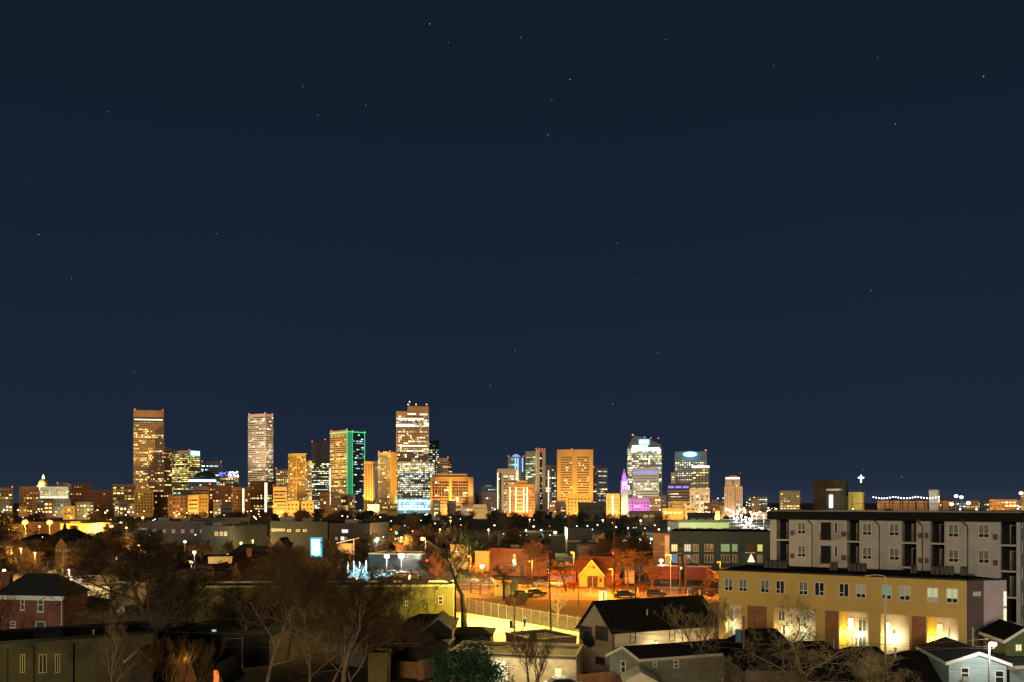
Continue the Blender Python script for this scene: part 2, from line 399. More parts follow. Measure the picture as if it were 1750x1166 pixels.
def tower(name, label, x0, x1, top, Y, wall, style='grid', p=.35, pal='white', e=1.2, xs=None, asp=1.0, depth=None, crown=5, base=0.0, beacons=0, full=.25, zb=0, cat='building', side=None, dim=.02, pent=None, group=None, flood=None, cornice=None, T=None):
    SEED[0] += 1; rnd = random.Random(SEED[0])
    fp = foot(x0, x1, Y, xs, asp, depth); zt = Z(top, Y)
    c = sum(fp, Vector((0, 0))) / 4
    if T is None: T = Thing(name, label, cat, (c.x, c.y, zb), group)
    b = MB().prism([tuple(q) for q in fp], zb, zt); T.part('wall', b, wall)
    r = MB()
    for k in range(4):   # parapet round the roof
        f = Face(fp[k], fp[(k + 1) % 4]); f.obox(r, -.4, f.w + .4, -.5, .4, zt + .02, zt + 1.3)
    T.part('parapet', r, cornice or wall)
    w = MB()
    for k in range(4):
        f = Face(fp[k], fp[(k + 1) % 4])
        if k == 3: f = Face(fp[3], fp[0])
        z0 = zb + 5 + base; z1 = zt - crown
        if z1 - z0 < 3: z0, z1 = zb + 1, zt - .8
        pp = p if (side is None or k != side[0]) else side[1]
        if f.w > 3: wgrid(w, f, z0, z1, style, pp, PAL[pal], e, rnd, full=full, dim=dim)
    o = T.part('window_grid', w, litmat(), kind='stuff')
    if pent:
        (a, bx, t, pm) = pent
        q = foot(a, bx, Y + 3, None, depth=max(6, (fp[2] - fp[1]).length * .6))
        T.part('penthouse', MB().prism([tuple(v) for v in q], zt - .5, Z(t, Y)), pm or wall)
    if beacons:
        pts = [fp[0], fp[1], fp[2], (fp[0] + fp[1]) / 2][:beacons]
        for q in pts:
            q = q + (c - q) * .08; zz = zt if not pent else zt
            m = MB(); m.tube((q.x, q.y, zt), (q.x, q.y, zt + 2.2), .25, .25, 5)
            bo = T.part('beacon', m, mat('mast metal', (.2, .2, .2), .5, 0))
            T.part('beacon_lamp', MB().ball((q.x, q.y, zt + 2.8), .95, 6), RED, bo)
    if flood:
        col, pw, dx = flood
        fc = (fp[0] + fp[1]) / 2; dirc = -Vector((c.x, c.y)).normalized()
        L0 = fc + dirc * 52 + Vector((dx, 0))
        spot((L0.x, L0.y, 3), (fc.x, fc.y, zt * .42), col, pw * FLK * .62, 70, 1.5, parent=None)
        if zt > 85 and name != 'glass_tower' and 'broad gold' not in label:
            L1 = fc + dirc * 150 + Vector((dx, 0)); spot((L1.x, L1.y, 48), (fc.x, fc.y, zt * .78), col, max(1.2e6, pw * FLK * 3.5), 44, 2.0)  # second spot is added in mid-air to brighten the tall walls
    T.fp = fp; T.zt = zt; T.Y = Y; T.rnd = rnd
    return T
def strip(T, name, f, u0, u1, z0, z1, m, off=.5, parent=None, label=None, th=None):
    b = MB(); f.obox(b, u0, u1, .02, off, z0, z1); return T.part(name, b, m, parent, label=label)
BROWN = mat('brown granite cladding', (.32, .18, .09), .6, .15, .05)
TAN = mat('tan concrete cladding', (.5, .36, .2), .7, .12, .05)
CREAM = mat('cream precast cladding', (.62, .5, .36), .7, .1, .05)
PINK = mat('rose granite cladding', (.36, .23, .15), .7, .12, .05)
DARKG = mat('dark blue curtain wall', (.03, .045, .065), .3, .2, .05, spec=.6)
NAVY = mat('navy steel cladding', (.035, .04, .055), .5, .2, .05)
OCHRE = mat('ochre cladding', (.6, .36, .1), .7, .12, .05)
GOLDW = mat('gold concrete cladding', (.75, .42, .13), .7, .1, .05)
ORANGEW = mat('orange brick cladding', (.45, .21, .08), .8, .2, .05)
REDB = mat('red brick cladding', (.2, .075, .04), .8, .25, .05)
GREYG = mat('grey green glass cladding', (.11, .12, .1), .5, .2, .05)
MAUVE = mat('mauve stone cladding', (.24, .17, .19), .7, .15, .05)
SLATE = mat('slate blue glass cladding', (.12, .14, .17), .5, .2, .05)
LIGHTC = mat('pale stone cladding', (.6, .58, .5), .7, .1, .05)
CYAN = glow('cyan sign light', (.03, .62, .85), 1.0)
CYW = glow('cyan white light', (.6, .97, 1), 4)
WHI = glow('warm white light strip', (1, .9, .68), 2.2)
BLU = glow('blue light strip', (.12, .2, 1), 2.0)
GRN = glow('green edge light', (.08, 1, .38), 1.6)
PUR = glow('violet light', (.5, .12, 1), 1.5)
SOD = (1, .62, .16); WRM = (1, .72, .4)

# -- left group
T = tower('office_tower', 'tall brown office tower at the left of the skyline with flat dark top band', 217, 280, 702, 1760, BROWN, 'grid', .3, 'yellow', 1.2, xs=228, asp=1.0, crown=16, beacons=3, full=.35, flood=(SOD, 8e5, 0))
f = Face(T.fp[1], T.fp[2]); z = Z(717, 1760)
strip(T, 'dark_band', f, .5, f.w - .5, z - 5, z + 5, NAVY, .5); strip(T, 'light_strip', f, 2, f.w - 2, z - 1, z + 1, WHI, .8)
tower('office_tower', 'dark red brown block leaning on the right flank of the tallest left tower', 253, 294, 766, 1700, PINK, 'grid', .3, 'warm', 1.2, xs=280, asp=1, crown=4, beacons=0, full=.3)
T = tower('office_tower', 'beige office block with ribbon windows and a glowing cyan rooftop sign', 290, 342, 771, 1800, CREAM, 'band', .55, 'yellow', .9, xs=324, crown=5, beacons=2, full=.5)
f = Face(T.fp[1], T.fp[2]); strip(T, 'sign', f, 1, f.w - 1, Z(779, 1800), Z(770, 1800), CYAN, .9); strip(T, 'lettering', f, 3, f.w - 3, Z(777.5, 1800), Z(771, 1800), CYW, 1.2)
T = tower('office_tower', 'dark blue glass tower with scattered icy white lights behind the domed block', 344, 379, 791, 1850, SLATE, 'grid', .4, 'cool', 1.8, beacons=2, full=.3, pent=(352, 372, 788, None))
T = tower('office_block', 'round topped dark block with two icy light bands', 322, 370, 817, 1600, SLATE, 'band', .35, 'cool', 1.0, crown=3, depth=30)
f = Face(T.fp[0], T.fp[1]); strip(T, 'light_band', f, .5, f.w - 1, Z(823, 1600), Z(820, 1600), CYW, .7)
m_ = MB(); c_ = (T.fp[0] + T.fp[1]) / 2 + Vector((0, 15)); m_.lathe(c_.x, c_.y, [(20, T.zt), (19, T.zt + 5), (15, T.zt + 9), (9, T.zt + 11.5), (1, T.zt + 12.5)], 20); T.part('domed_roof', m_, DARKG, smooth=True)
T = tower('hotel_tower', 'small tower with a glittering multicoloured crown of lights', 376, 408, 812, 1720, SLATE, 'rib', .45, 'yellow', 1.1, crown=2)
rr_ = random.Random(4)
for nme, cc, a, b, n in (('crown_lights', glow('white glitter', (.9, 1, .8), 5), 390, 408, 26), ('crown_lights', BLU, 374, 390, 12), ('crown_lights', glow('magenta light', (1, .2, .7), 3), 384, 400, 6)):
    for k in range(n): T.part('crown_light', MB().ball((X(rr_.uniform(a, b), 1715), 1715, Z(rr_.uniform(806, 816), 1715)), 1.1, 5), cc)
# capitol
Yc = 1500
T = tower('capitol', 'floodlit capitol building with columned dome and tall lantern', 68, 117, 833, Yc, LIGHTC, 'punch', .5, 'yellow', .9, crown=3, full=.1, flood=((1, .9, .55), 5e5, 20))
cx_, cy_ = X(74, Yc + 22), Yc + 22
T.part('drum', MB().lathe(cx_, cy_, [(9, 40), (9, Z(829, Yc)), (8, Z(828, Yc))], 20), LIGHTC)
GOLDD = mat('gilded dome', (.75, .6, .2), .45, .1, .3)
T.part('dome', MB().lathe(cx_, cy_, [(7.8, Z(828, Yc)), (7.6, Z(825, Yc)), (6.2, Z(821.5, Yc)), (3.8, Z(819, Yc)), (2, Z(818, Yc))], 20), GOLDD, smooth=True)
T.part('lantern', MB().lathe(cx_, cy_, [(2, Z(818.5, Yc)), (2, Z(814, Yc)), (.9, Z(812.5, Yc)), (.3, Z(810, Yc))], 10), WHI)
m_ = MB()
for k in range(16):
    t = k * math.pi / 8; m_.tube((cx_ + 9.6 * math.cos(t), cy_ + 9.6 * math.sin(t), 40), (cx_ + 9.6 * math.cos(t), cy_ + 9.6 * math.sin(t), Z(829.5, Yc)), .55, .55, 5)
T.part('colonnade', m_, LIGHTC)
point((cx_, cy_ - 17, Z(831, Yc)), (1, .82, .35), 26000, 1.0); point((cx_ - 14, cy_ - 14, Z(829, Yc)), (1, .82, .35), 12000, 1.0)
f = Face(T.fp[0], T.fp[1]); m_ = MB()
for k in range(9): f.obox(m_, 3 + k * 4.8, 4 + k * 4.8, .3, 1.4, 22, T.zt - 2)
T.part('column_row', m_, LIGHTC); strip(T, 'light_strip', f, 1, f.w - 1, Z(851, Yc), Z(849, Yc), WHI, .8)
m_ = MB(); rr_ = random.Random(9)

# low and middle buildings: (kind, label, x0, x1, top, Y, wall, style, p, pal, e, xs, extra)
CITY = [
 ('office_block', 'low lit block at the left edge with a row of bright windows', -6, 22, 835, 1300, BROWN, 'wide', .6, 'yellow', 1.3, None, {'beacons': 2}),
 ('apartment_block', 'orange brown apartment block left of the capitol dome', 33, 67, 833, 1250, ORANGEW, 'punch', .3, 'warm', 1.4, None, {}),
 ('civic_building', 'long low block with a blue lit arcade below the capitol', 62, 121, 854, 1120, SLATE, 'punch', .15, 'cool', .8, None, {'crown': 1}),
 ('office_block', 'white crested office block just right of the capitol', 97, 127, 828, 1560, CREAM, 'band', .5, 'yellow', 1, None, {'beacons': 1, 'pent': (104, 116, 825, None)}),
 ('apartment_block', 'reddish brown slab with a raised middle roof right of the capitol', 121, 155, 828, 1400, REDB, 'punch', .2, 'warm', .9, None, {}),
 ('apartment_block', 'dark brick block with one bright lamp left of the tall brown tower', 118, 192, 839, 1200, REDB, 'punch', .12, 'warm', .8, None, {}),
 ('office_block', 'wide low block with a bright window row at the foot of the tall brown tower', 192, 232, 829, 1450, BROWN, 'wide', .5, 'yellow', 1.2, None, {}),
 ('apartment_block', 'dark orange block with scattered lit flats under the reddish tower', 229, 262, 839, 1150, OCHRE, 'punch', .3, 'yellow', .9, None, {}),
 ('apartment_block', 'dull red block with few lit windows under the ribbon window block', 258, 290, 842, 1180, REDB, 'punch', .28, 'warm', 1, None, {}),
 ('apartment_block', 'pale green topped low block between brick blocks', 295, 330, 838, 1350, GREYG, 'band', .3, 'green', .6, None, {}),
 ('warehouse', 'long low orange brick building with a centre door lamp', 287, 321, 849, 1050, ORANGEW, 'punch', .2, 'warm', 1.1, None, {'crown': 1}),
 ('apartment_block', 'bright yellow orange block in front of the domed block', 321, 339, 848, 1040, GOLDW, 'band', .2, 'yellow', .7, None, {'flood': (SOD, 2.5e5, 0)}),
 ('apartment_block', 'bright ochre stucco block beside the yellow orange one', 339, 356, 847, 1060, OCHRE, 'punch', .2, 'yellow', .8, None, {'flood': (SOD, 2.5e5, 0)}),
 ('apartment_block', 'dusky block with tall narrow roof above the ochre stucco block', 330, 357, 833, 1300, PINK, 'band', .2, 'yellow', .6, None, {}),
 ('apartment_block', 'dark brick block dotted with many warm windows left of the lit corner strip', 357, 396, 831, 1130, REDB, 'punch', .42, 'warm', 1.3, None, {'beacons': 1}),
 ('apartment_block', 'orange brick block with a bright vertical corner strip', 397, 428, 834, 1100, ORANGEW, 'punch', .2, 'warm', 1.0, 414, {'strip': 1}),
 ('apartment_block', 'dark brown brick block below the white tower with a lit green corner', 427, 470, 824, 1220, REDB, 'punch', .25, 'yellow', 1.2, 452, {'strip': 2, 'beacons': 1}),
 ('office_tower', 'squat dark tower with a bright lobby between the white tower and the gold tower', 471, 494, 803, 1650, NAVY, 'punch', .4, 'warm', 1.3, None, {'beacons': 1}),
 ('hotel_block', 'glowing orange block with balcony bands in front of the squat dark tower', 467, 490, 834, 1120, GOLDW, 'band', .25, 'warm', .6, None, {'flood': (SOD, 7e5, 0)}),
 ('low_building', 'low golden building glowing at the foot of the gold tower', 489, 511, 858, 1000, GOLDW, 'punch', .2, 'yellow', 1.2, None, {'flood': (SOD, 4e5, 0), 'crown': 1}),
 ('low_building', 'low gold storehouse under the stepped white tower', 515, 536, 858, 1010, GOLDW, 'punch', .1, 'yellow', .8, None, {'flood': (SOD, 3e5, 0), 'crown': 1}),
 ('apartment_block', 'orange brown block before the foot of the green edged tower', 546, 564, 843, 1130, ORANGEW, 'punch', .35, 'warm', 1.2, None, {}),
 ('apartment_block', 'rose coloured block with dark roof before the green edged tower', 565, 583, 843, 1120, PINK, 'punch', .35, 'warm', 1.2, None, {}),
 ('apartment_block', 'pale rounded apartment pair right of the rose block', 583, 607, 846, 1150, CREAM, 'rib', .3, 'warm', .9, 596, {}),
 ('office_block', 'grey stone block with a tall lit slot right of the orange grid block', 813, 848, 843, 1400, MAUVE, 'punch', .12, 'white', .8, None, {}),
 ('office_block', 'pale grey block with a white roof house behind the grey stone block', 823, 849, 833, 1600, SLATE, 'band', .2, 'cool', .5, None, {'pent': (829, 840, 829, LIGHTC)}),
 ('low_building', 'cream low annex beside the orange grid block', 808, 832, 864, 1050, CREAM, 'punch', .1, 'warm', .7, None, {'crown': 1, 'flood': (SOD, 1.5e5, 0)}),
 ('apartment_block', 'grey green brick block before the banded gold tower', 988, 1033, 861, 900, GREYG, 'punch', .22, 'yellow', .9, 1010, {}),
 ('apartment_block', 'fluted pale annex between the big glass tower and the red block', 1131, 1139, 848, 1500, CREAM, 'punch', .4, 'warm', .7, None, {}),
 ('low_building', 'glowing orange low building under the red brown office block', 1132, 1168, 871, 1000, GOLDW, 'wide', .4, 'warm', 1.4, None, {'crown': 1, 'flood': (SOD, 5e5, 0)}),
 ('apartment_block', 'dark low block with a lit upper floor beyond the highway', 1278, 1312, 848, 1900, NAVY, 'wide', .45, 'green', 1.1, None, {'crown': 1}),
 ('office_block', 'brown framed block with warm window rows left of the rooftop stair tower', 1332.5, 1367, 840, 1700, TAN, 'wide', .6, 'warm', 1.5, None, {'beacons': 0}),
 ('apartment_block', 'red brick terrace with small lit windows beyond the highway', 1262, 1317, 871, 1330, REDB, 'punch', .3, 'warm', 1.6, None, {'crown': 1}),
 ('low_building', 'pale cream low wall building beside the highway', 1284, 1318, 878, 1010, CREAM, 'wide', .2, 'warm', 1.0, None, {'crown': .5, 'flood': (WRM, 1e5, 0)}),
 ('apartment_block', 'rose and white block behind the highway lamps', 1284, 1298, 857, 1250, PINK, 'punch', .4, 'white', 1.2, None, {}),
 ('apartment_block', 'small glass corner house below the pale highway tower', 1257, 1266, 857, 1250, LIGHTC, 'glass', .5, 'white', 1.3, None, {}),
 ('low_building', 'rusty red hall right of the white rooftop pylon', 1603, 1632, 855, 1300, REDB, 'punch', .35, 'warm', 1.2, None, {'crown': 1}),
 ('low_building', 'dull mauve hall under the cyan stadium lights', 1632, 1676, 858, 1500, MAUVE, 'wide', .35, 'cool', 1.6, None, {'crown': 1}),
 ('low_building', 'orange lit long hall near the right edge of the horizon', 1690, 1738, 855, 1500, ORANGEW, 'wide', .5, 'warm', 1.6, None, {'crown': 1, 'flood': (SOD, 3e5, 0)}),
 ('apartment_block', 'small dark block with white lamps between mauve hall and long orange hall', 1676, 1691, 855, 1450, NAVY, 'punch', .5, 'white', 1.6, None, {'crown': 1}),
 ('office_tower', 'dark stub tower with an orange lit top at the right edge', 1744, 1760, 841, 1600, PINK, 'punch', .3, 'warm', 1.2, None, {'flood': (SOD, 3e5, 0)}),
 ('shed', 'dark flat roofed shed below the violet clock tower', 1076, 1131, 876, 760, mat('dull tan block wall', (.2, .16, .1), .8, .2, .2), 'wide', .04, 'warm', .4, None, {'crown': .5}),
 ('shed', 'dark wide roofed hall above the pale green lit wall', 1175, 1222, 880, 560, mat('black roof sheet', (.015, .015, .015), .8, .2, .2), 'wide', .03, 'warm', .5, None, {'crown': .5}),
]
for (nm, lb, x0, x1, tp, Yy, wl, sty, p_, pal, e_, xs_, ex) in CITY:
    ex = dict(ex); stp = ex.pop('strip', 0)
    T = tower(nm, lb, x0, x1, tp, Yy, wl, sty, p_, pal, e_, xs=xs_, crown=ex.pop('crown', 2.5), full=.1, **ex)
    if stp:
        f = Face(T.fp[1], T.fp[2]); strip(T, 'corner_light', f, .3, 2.2 if stp == 1 else 4.0, 6, T.zt - 1, glow('pale yellow strip', (1, .85, .45), 2.4), .8)

# -- main towers
T = tower('office_tower', 'slender white ribbed tower standing alone second from the left', 424, 467, 708, 1800, CREAM, 'band', .4, 'white', .9, xs=453.5, crown=4, beacons=3, full=.25, flood=((1, .78, .6), 9e5, 0))
T = tower('office_tower', 'gold fronted tower with a dark ribbed flank left of the black tower', 492.5, 523, 776, 1560, OCHRE, 'rib', .3, 'warm', .8, xs=507, crown=4, beacons=0, full=.05, flood=(SOD, 6e5, -35), cornice=CREAM)
tower('office_tower', 'stepped pale annex tower with lit white edge behind the gold fronted tower', 518, 533, 789, 1620, CREAM, 'punch', .6, 'white', 1.1, crown=3)
T = tower('office_tower', 'black blue office tower with dark crown and rows of white windows', 532, 568, 757, 1900, NAVY, 'band', .5, 'white', 1.3, crown=36, beacons=2, full=.3)
m_ = MB().tube((X(555, 1910), 1915, T.zt), (X(555, 1910), 1915, Z(752, 1910)), .5, .2, 5); o_ = T.part('mast', m_, BROWN); T.part('beacon_lamp', MB().ball((X(555, 1910), 1915, Z(751, 1910)), 1.1, 6), RED, o_)
Yt = 1640
T = tower('office_tower', 'banded gold tower with dark flank outlined in green light chains', 564, 623, 736, Yt, TAN, 'band', .3, 'warm', 1.0, xs=592.5, asp=.9, crown=7, beacons=2, full=.35, flood=(SOD, 4e5, -60))
f2 = Face(T.fp[1], T.fp[2]); f1 = Face(T.fp[0], T.fp[1])
strip(T, 'glass_flank', f2, .4, f2.w - .4, 5, T.zt + 1, DARKG, .45)
strip(T, 'green_glow_panel', f2, 1.2, f2.w * .30 - .6, 6, T.zt - 2.6, glow('dim green flank glow', (.02, .26, .11), .95), .55)  # green light on the flank is put in as a glowing panel
w = MB(); wgrid(w, f2, 6, T.zt - 5, 'band', .3, PAL['cool'], 1.1, random.Random(3), u0=f2.w * .36, u1=f2.w - 1, off=.6); T.part('flank_windows', w, litmat(), kind='stuff')
m_ = MB()
for u in (0.6, f2.w * .30, f2.w - .4):
    zz = 12
    while zz < T.zt: f2.obox(m_, u - .45, u + .45, .6, 1.2, zz, zz + 2.2); zz += 4
u = .6
while u < f2.w: f2.obox(m_, u, u + 2.4, .6, 1.2, T.zt - 2.4, T.zt - 1.2); u += 3.6
u = 0
while u < f1.w: f1.obox(m_, u, u + 2.6, .45, 1.0, T.zt - 3, T.zt - 2); u += 3.8
T.part('light_chain', m_, GRN); strip(T, 'corner_light', f1, .2, 1.5, 8, T.zt * .55, WHI, .9)
tower('apartment_tower', 'plain glowing amber slab between the green edged tower and the ribbed beige tower', 622, 640.5, 790, 1400, GOLDW, 'rib', 0, 'warm', .5, crown=3, xs=637, flood=(SOD, 2.6e6, 10), side=(0, 0))
tower('apartment_tower', 'narrow mauve tower squeezed behind the amber slab', 640, 648, 789, 1660, MAUVE, 'punch', .25, 'warm', .8)
T = tower('office_tower', 'ribbed beige tower with a plain golden flank left of the tallest tower', 646, 678, 774, 1500, CREAM, 'rib', .3, 'warm', .9, xs=667, asp=1, crown=4, beacons=2, full=.02, flood=(SOD, 4.5e5, 60), side=(1, 0), pent=(655, 668, 771.5, None))
f = Face(T.fp[1], T.fp[2]); strip(T, 'flank_panel', f, .3, f.w - .3, 4, T.zt - .5, OCHRE, .5)
Yt = 1740
T = tower('office_tower', 'tallest tower of the skyline, brown with bright icy lower floors', 677, 733, 704, Yt, BROWN, 'grid', .34, 'white', 1.1, crown=7, full=.3, depth=42, pent=(696.5, 732.5, 694, BROWN), flood=(SOD, 2e5, 0))
f = Face(T.fp[0], T.fp[1]); rr_ = random.Random(8)
strip(T, 'light_band', f, 0.5, f.w * .52, Z(729, Yt), Z(725, Yt), CYW, .6); strip(T, 'light_band', f, f.w * .85, f.w - .5, Z(728, Yt), Z(723, Yt), WHI, .6)
for (a, b_, y_) in ((0.02, .85, 715.5), (.1, .95, 762), (.05, .98, 810), (.05, .98, 817), (.35, .6, 707.5), (.72, .95, 708)):
    strip(T, 'light_band', f, f.w * a, f.w * b_, Z(y_ + 1, Yt), Z(y_ - 1, Yt), WHI, .6)
for (bx, by) in ((697.5, 692), (711, 692), (729, 692)):
    m_ = MB().tube((X(bx, Yt + 8), Yt + 8, Z(694, Yt) - 1), (X(bx, Yt + 8), Yt + 8, Z(by, Yt + 8)), .3, .3, 5)
    o_ = T.part('beacon', m_, BROWN); T.part('beacon_lamp', MB().ball((X(bx, Yt + 8), Yt + 8, Z(by - .6, Yt + 8)), 1, 6), glow('pink white beacon light', (1, .6, .5), 5), o_)
m_ = MB().tube((X(700, Yt + 8), Yt + 8, Z(694, Yt)), (X(700, Yt + 8), Yt + 8, Z(687, Yt)), .4, .2, 5); o_ = T.part('antenna', m_, BROWN); T.part('beacon_lamp', MB().ball((X(700, Yt + 8), Yt + 8, Z(686, Yt)), 1.1, 6), glow('pink white beacon light', (1, .6, .5), 5), o_)
tower('office_block', 'wide dark glass podium block with many lit floors before the tallest tower', 679, 742, 790, 1690, GREYG, 'grid', .62, 'white', 1.1, crown=2, full=.5)
T = tower('lobby_hall', 'dazzling cyan white glass hall at the foot of the tallest tower', 672, 737, 853, 1560, SLATE, 'glass', .8, 'cool', 1.8, crown=1, full=1)
spot((X(700, 1480), 1470, 3), (X(705, 1560), 1560, 15), (.4, .9, 1), 5e5, 80)
tower('office_tower', 'dark glass tower with pale green window rows peeking out right of the tallest tower', 731, 750, 754, 1850, DARKG, 'wide', .6, 'green', 1.4, crown=3, beacons=0, xs=744)
T = tower('office_tower', 'small reddish brown tower behind the orange grid block', 747, 773, 784, 1750, PINK, 'wide', .5, 'warm', 1.3, xs=766, beacons=2)
Yt = 1350
T = tower('office_block', 'broad orange block with a framed window grid right of the tallest tower', 735.5, 809, 817, Yt, ORANGEW, 'wide', .0, 'warm', 1, crown=4, flood=(SOD, 1.5e6, 0), pent=(744.6, 798.6, 809.5, PINK), beacons=0, depth=30, cornice=GOLDW)
f = Face(T.fp[0], T.fp[1]); w = MB()
for (a, b_) in ((.05, .43), (.5, .86)):
    wgrid(w, f, 16, T.zt - 5, 'grid', .3, PAL['warm'] + PAL['white'], 1.5, random.Random(int(a * 100)), u0=f.w * a, u1=f.w * b_, off=.45, full=.2)
T.part('window_grid', w, litmat(), kind='stuff')
for nme, a, b_ in (('pier', 0, .045), ('pier', .44, .49), ('pier', .885, .999)): strip(T, nme, f, f.w * a, f.w * b_, 1, T.zt - .3, GOLDW, 1.2)
# -- centre group
T = tower('office_tower', 'beige stepped office tower with a dark slot at its left edge', 849.6, 885.6, 802.5, 1500, CREAM, 'band', .45, 'white', .9, crown=10, full=.25, flood=(WRM, 2.5e5, 0))
f = Face(T.fp[0], T.fp[1]); strip(T, 'dark_slot', f, 4, 7.5, 4, T.zt - 6, NAVY, .5); strip(T, 'corner_light', f, .3, 1.6, 8, T.zt - 6, glow('pale yellow strip', (1, .85, .45), 2.4), .6); strip(T, 'pier', f, 7.5, 11.5, 4, T.zt - 1, CREAM, .7)
T = tower('office_tower', 'slate tower with a blue glowing crown behind the beige stepped tower', 868, 896, 782, 1800, SLATE, 'rib', .12, 'cool', .7, crown=2, beacons=2)
f = Face(T.fp[0], T.fp[1])
for (a, b_) in ((.42, .5), (.56, .64), (.86, .92)): strip(T, 'blue_light', f, f.w * a, f.w * b_, T.zt - 38 + 10 * a, T.zt - 1, glow('sky blue light', (.15, .4, 1), 2.4), .7)
m_ = MB(); cc = (T.fp[0] + T.fp[1]) / 2 + Vector((0, 10)); m_.lathe(cc.x, cc.y, [(9, T.zt), (8.5, T.zt + 3), (5, T.zt + 6), (1, T.zt + 7.5)], 14); T.part('crown', m_, glow('ice blue crown light', (.35, .6, 1), .8))
Yt = 1180
T = tower('apartment_block', 'orange brick apartment block with three bright vertical stair lights', 866, 914, 829, Yt, ORANGEW, 'punch', .12, 'warm', .8, crown=3, flood=(SOD, 7e5, 0), depth=24, pent=(884, 901, 821.8, OCHRE))
f = Face(T.fp[0], T.fp[1])
for a in (.09, .30, .58, .70): strip(T, 'stair_light', f, f.w * a, f.w * (a + .045), 6, T.zt - 3, glow('pale yellow strip', (1, .85, .45), 2.4), .5)
for k in range(7): strip(T, 'balcony_band', f, f.w * .37, f.w * .55, 7 + k * 5.2, 9.4 + k * 5.2, CREAM, 1.0)
T = tower('office_tower', 'two tone tower, grey green glass left and beige stone right with a dark slot', 898, 932, 772, 1580, GREYG, 'band', .3, 'green', .8, xs=915.5, asp=.6, crown=8, beacons=0, full=.2, flood=(WRM, 2.2e5, 0))
f = Face(T.fp[1], T.fp[2]); strip(T, 'stone_front', f, .2, f.w - .2, 3, T.zt + 4, CREAM, .8)
w = MB(); wgrid(w, f, 6, T.zt, 'wide', .3, PAL['white'], 1.2, random.Random(5), u0=f.w * .38, u1=f.w * .62, off=1.0)
strip(T, 'dark_slot', f, f.w * .38, f.w * .62, 6, T.zt, NAVY, .92); T.part('slot_windows', w, litmat(), kind='stuff')
for u in (.1, .4, .7, .95):
    q = f.p(f.w * u, -1, T.zt + 4); o_ = T.part('beacon', MB().tube(q, (q[0], q[1], q[2] + 1.5), .25, .25, 5), BROWN); T.part('beacon_lamp', MB().ball((q[0], q[1], q[2] + 2), .85, 6), RED, o_)
T = tower('office_tower', 'mauve tower with dark windows between the two tone tower and the banded gold tower', 932, 951, 796, 1480, MAUVE, 'wide', .4, 'mix', .9, xs=942, crown=5, beacons=0, flood=((1, .85, .9), 1e5, 0))
f = Face(T.fp[0], T.fp[1]); strip(T, 'corner_light', f, f.w * .5, f.w * .62, 8, T.zt - 8, glow('pale yellow strip', (1, .85, .45), 2.4), .6)
Yt = 1380
T = tower('office_tower', 'broad gold tower with dark ribbon windows either side of a plain centre pier', 952, 1013.6, 770, Yt, GOLDW, 'band', 0, 'warm', .8, crown=9, flood=(SOD, 9e5, 0), depth=30, side=None, dim=.0)
f = Face(T.fp[0], T.fp[1])
strip(T, 'centre_pier', f, f.w * .42, f.w * .56, 2, T.zt - .2, GOLDW, .7); strip(T, 'pier', f, 0, f.w * .10, 2, T.zt - .2, GOLDW, .7); strip(T, 'pier', f, f.w * .89, f.w, 2, T.zt - .2, GOLDW, .7)
w = MB(); r_ = random.Random(77)
for k in range(46): 
    u_ = r_.choice((r_.uniform(.12, .38), r_.uniform(.58, .85))) * f.w; z_ = 5 + 3.93 * r_.randint(1, 24) + 2
    if z_ < T.zt - 12: w.quad(f.p(u_, .5, z_ - .6), f.p(u_ + 2.5, .5, z_ - .6), f.p(u_ + 2.5, .5, z_ + .7), f.p(u_, .5, z_ + .7), (1.6, 1.2, .5))
T.part('lit_window', w, litmat(), kind='stuff')
T.part('beacon_lamp', MB().ball((X(977, Yt + 10), Yt + 10, T.zt + 2), 1.1, 6), RED)
tower('office_tower', 'mauve grey tower with a dark stepped top right of the broad gold tower', 1014, 1038, 801, 1560, MAUVE, 'band', .2, 'white', .8, xs=1020, asp=.5, crown=3, beacons=1, pent=(1016, 1030, 795, NAVY), flood=((.9, .7, .9), 1.2e5, 0))
tower('apartment_block', 'saturated orange block in front of the broad gold tower', 968, 1010, 846, 1050, OCHRE, 'punch', .1, 'yellow', 1.0, flood=(SOD, 7e5, 0), pent=(984, 995, 843.5, ORANGEW), crown=3)
T = tower('apartment_block', 'orange slab with one white vertical light up its middle', 1036, 1059, 845.5, 1100, OCHRE, 'punch', .0, 'warm', 1.0, flood=(SOD, 7e5, 0))
f = Face(T.fp[0], T.fp[1]); strip(T, 'stair_light', f, f.w * .42, f.w * .56, 3, T.zt - 1, glow('warm white strip', (1, .85, .6), 2.0), .5)
# clock tower
Yt = 1350; cx_ = X(1066.5, Yt + 5); cy_ = Yt + 5; hw = .5 * 12 / F * Yt
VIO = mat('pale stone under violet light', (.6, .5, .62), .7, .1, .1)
T = Thing('clock_tower', 'slim clock tower with violet lit pointed top and pale green lit shaft', 'clock tower', (cx_, cy_, 0))
def sq(r): return [(cx_ - r, cy_ - r), (cx_ + r, cy_ - r), (cx_ + r, cy_ + r), (cx_ - r, cy_ + r)]
T.part('shaft', MB().prism(sq(hw), 0, Z(838, Yt)), LIGHTC); T.part('belfry', MB().prism(sq(hw * .95), Z(838, Yt), Z(822, Yt)), VIO)
T.part('spire', MB().prism(sq(hw * .8), Z(822, Yt), Z(808, Yt), .55).prism(sq(hw * .3), Z(808, Yt), Z(800, Yt), .9), VIO)
T.part('cornice', MB().prism(sq(hw * 1.12), Z(839, Yt), Z(837.5, Yt)).prism(sq(hw * 1.05), Z(823, Yt), Z(821.5, Yt)), VIO)
m_ = MB()
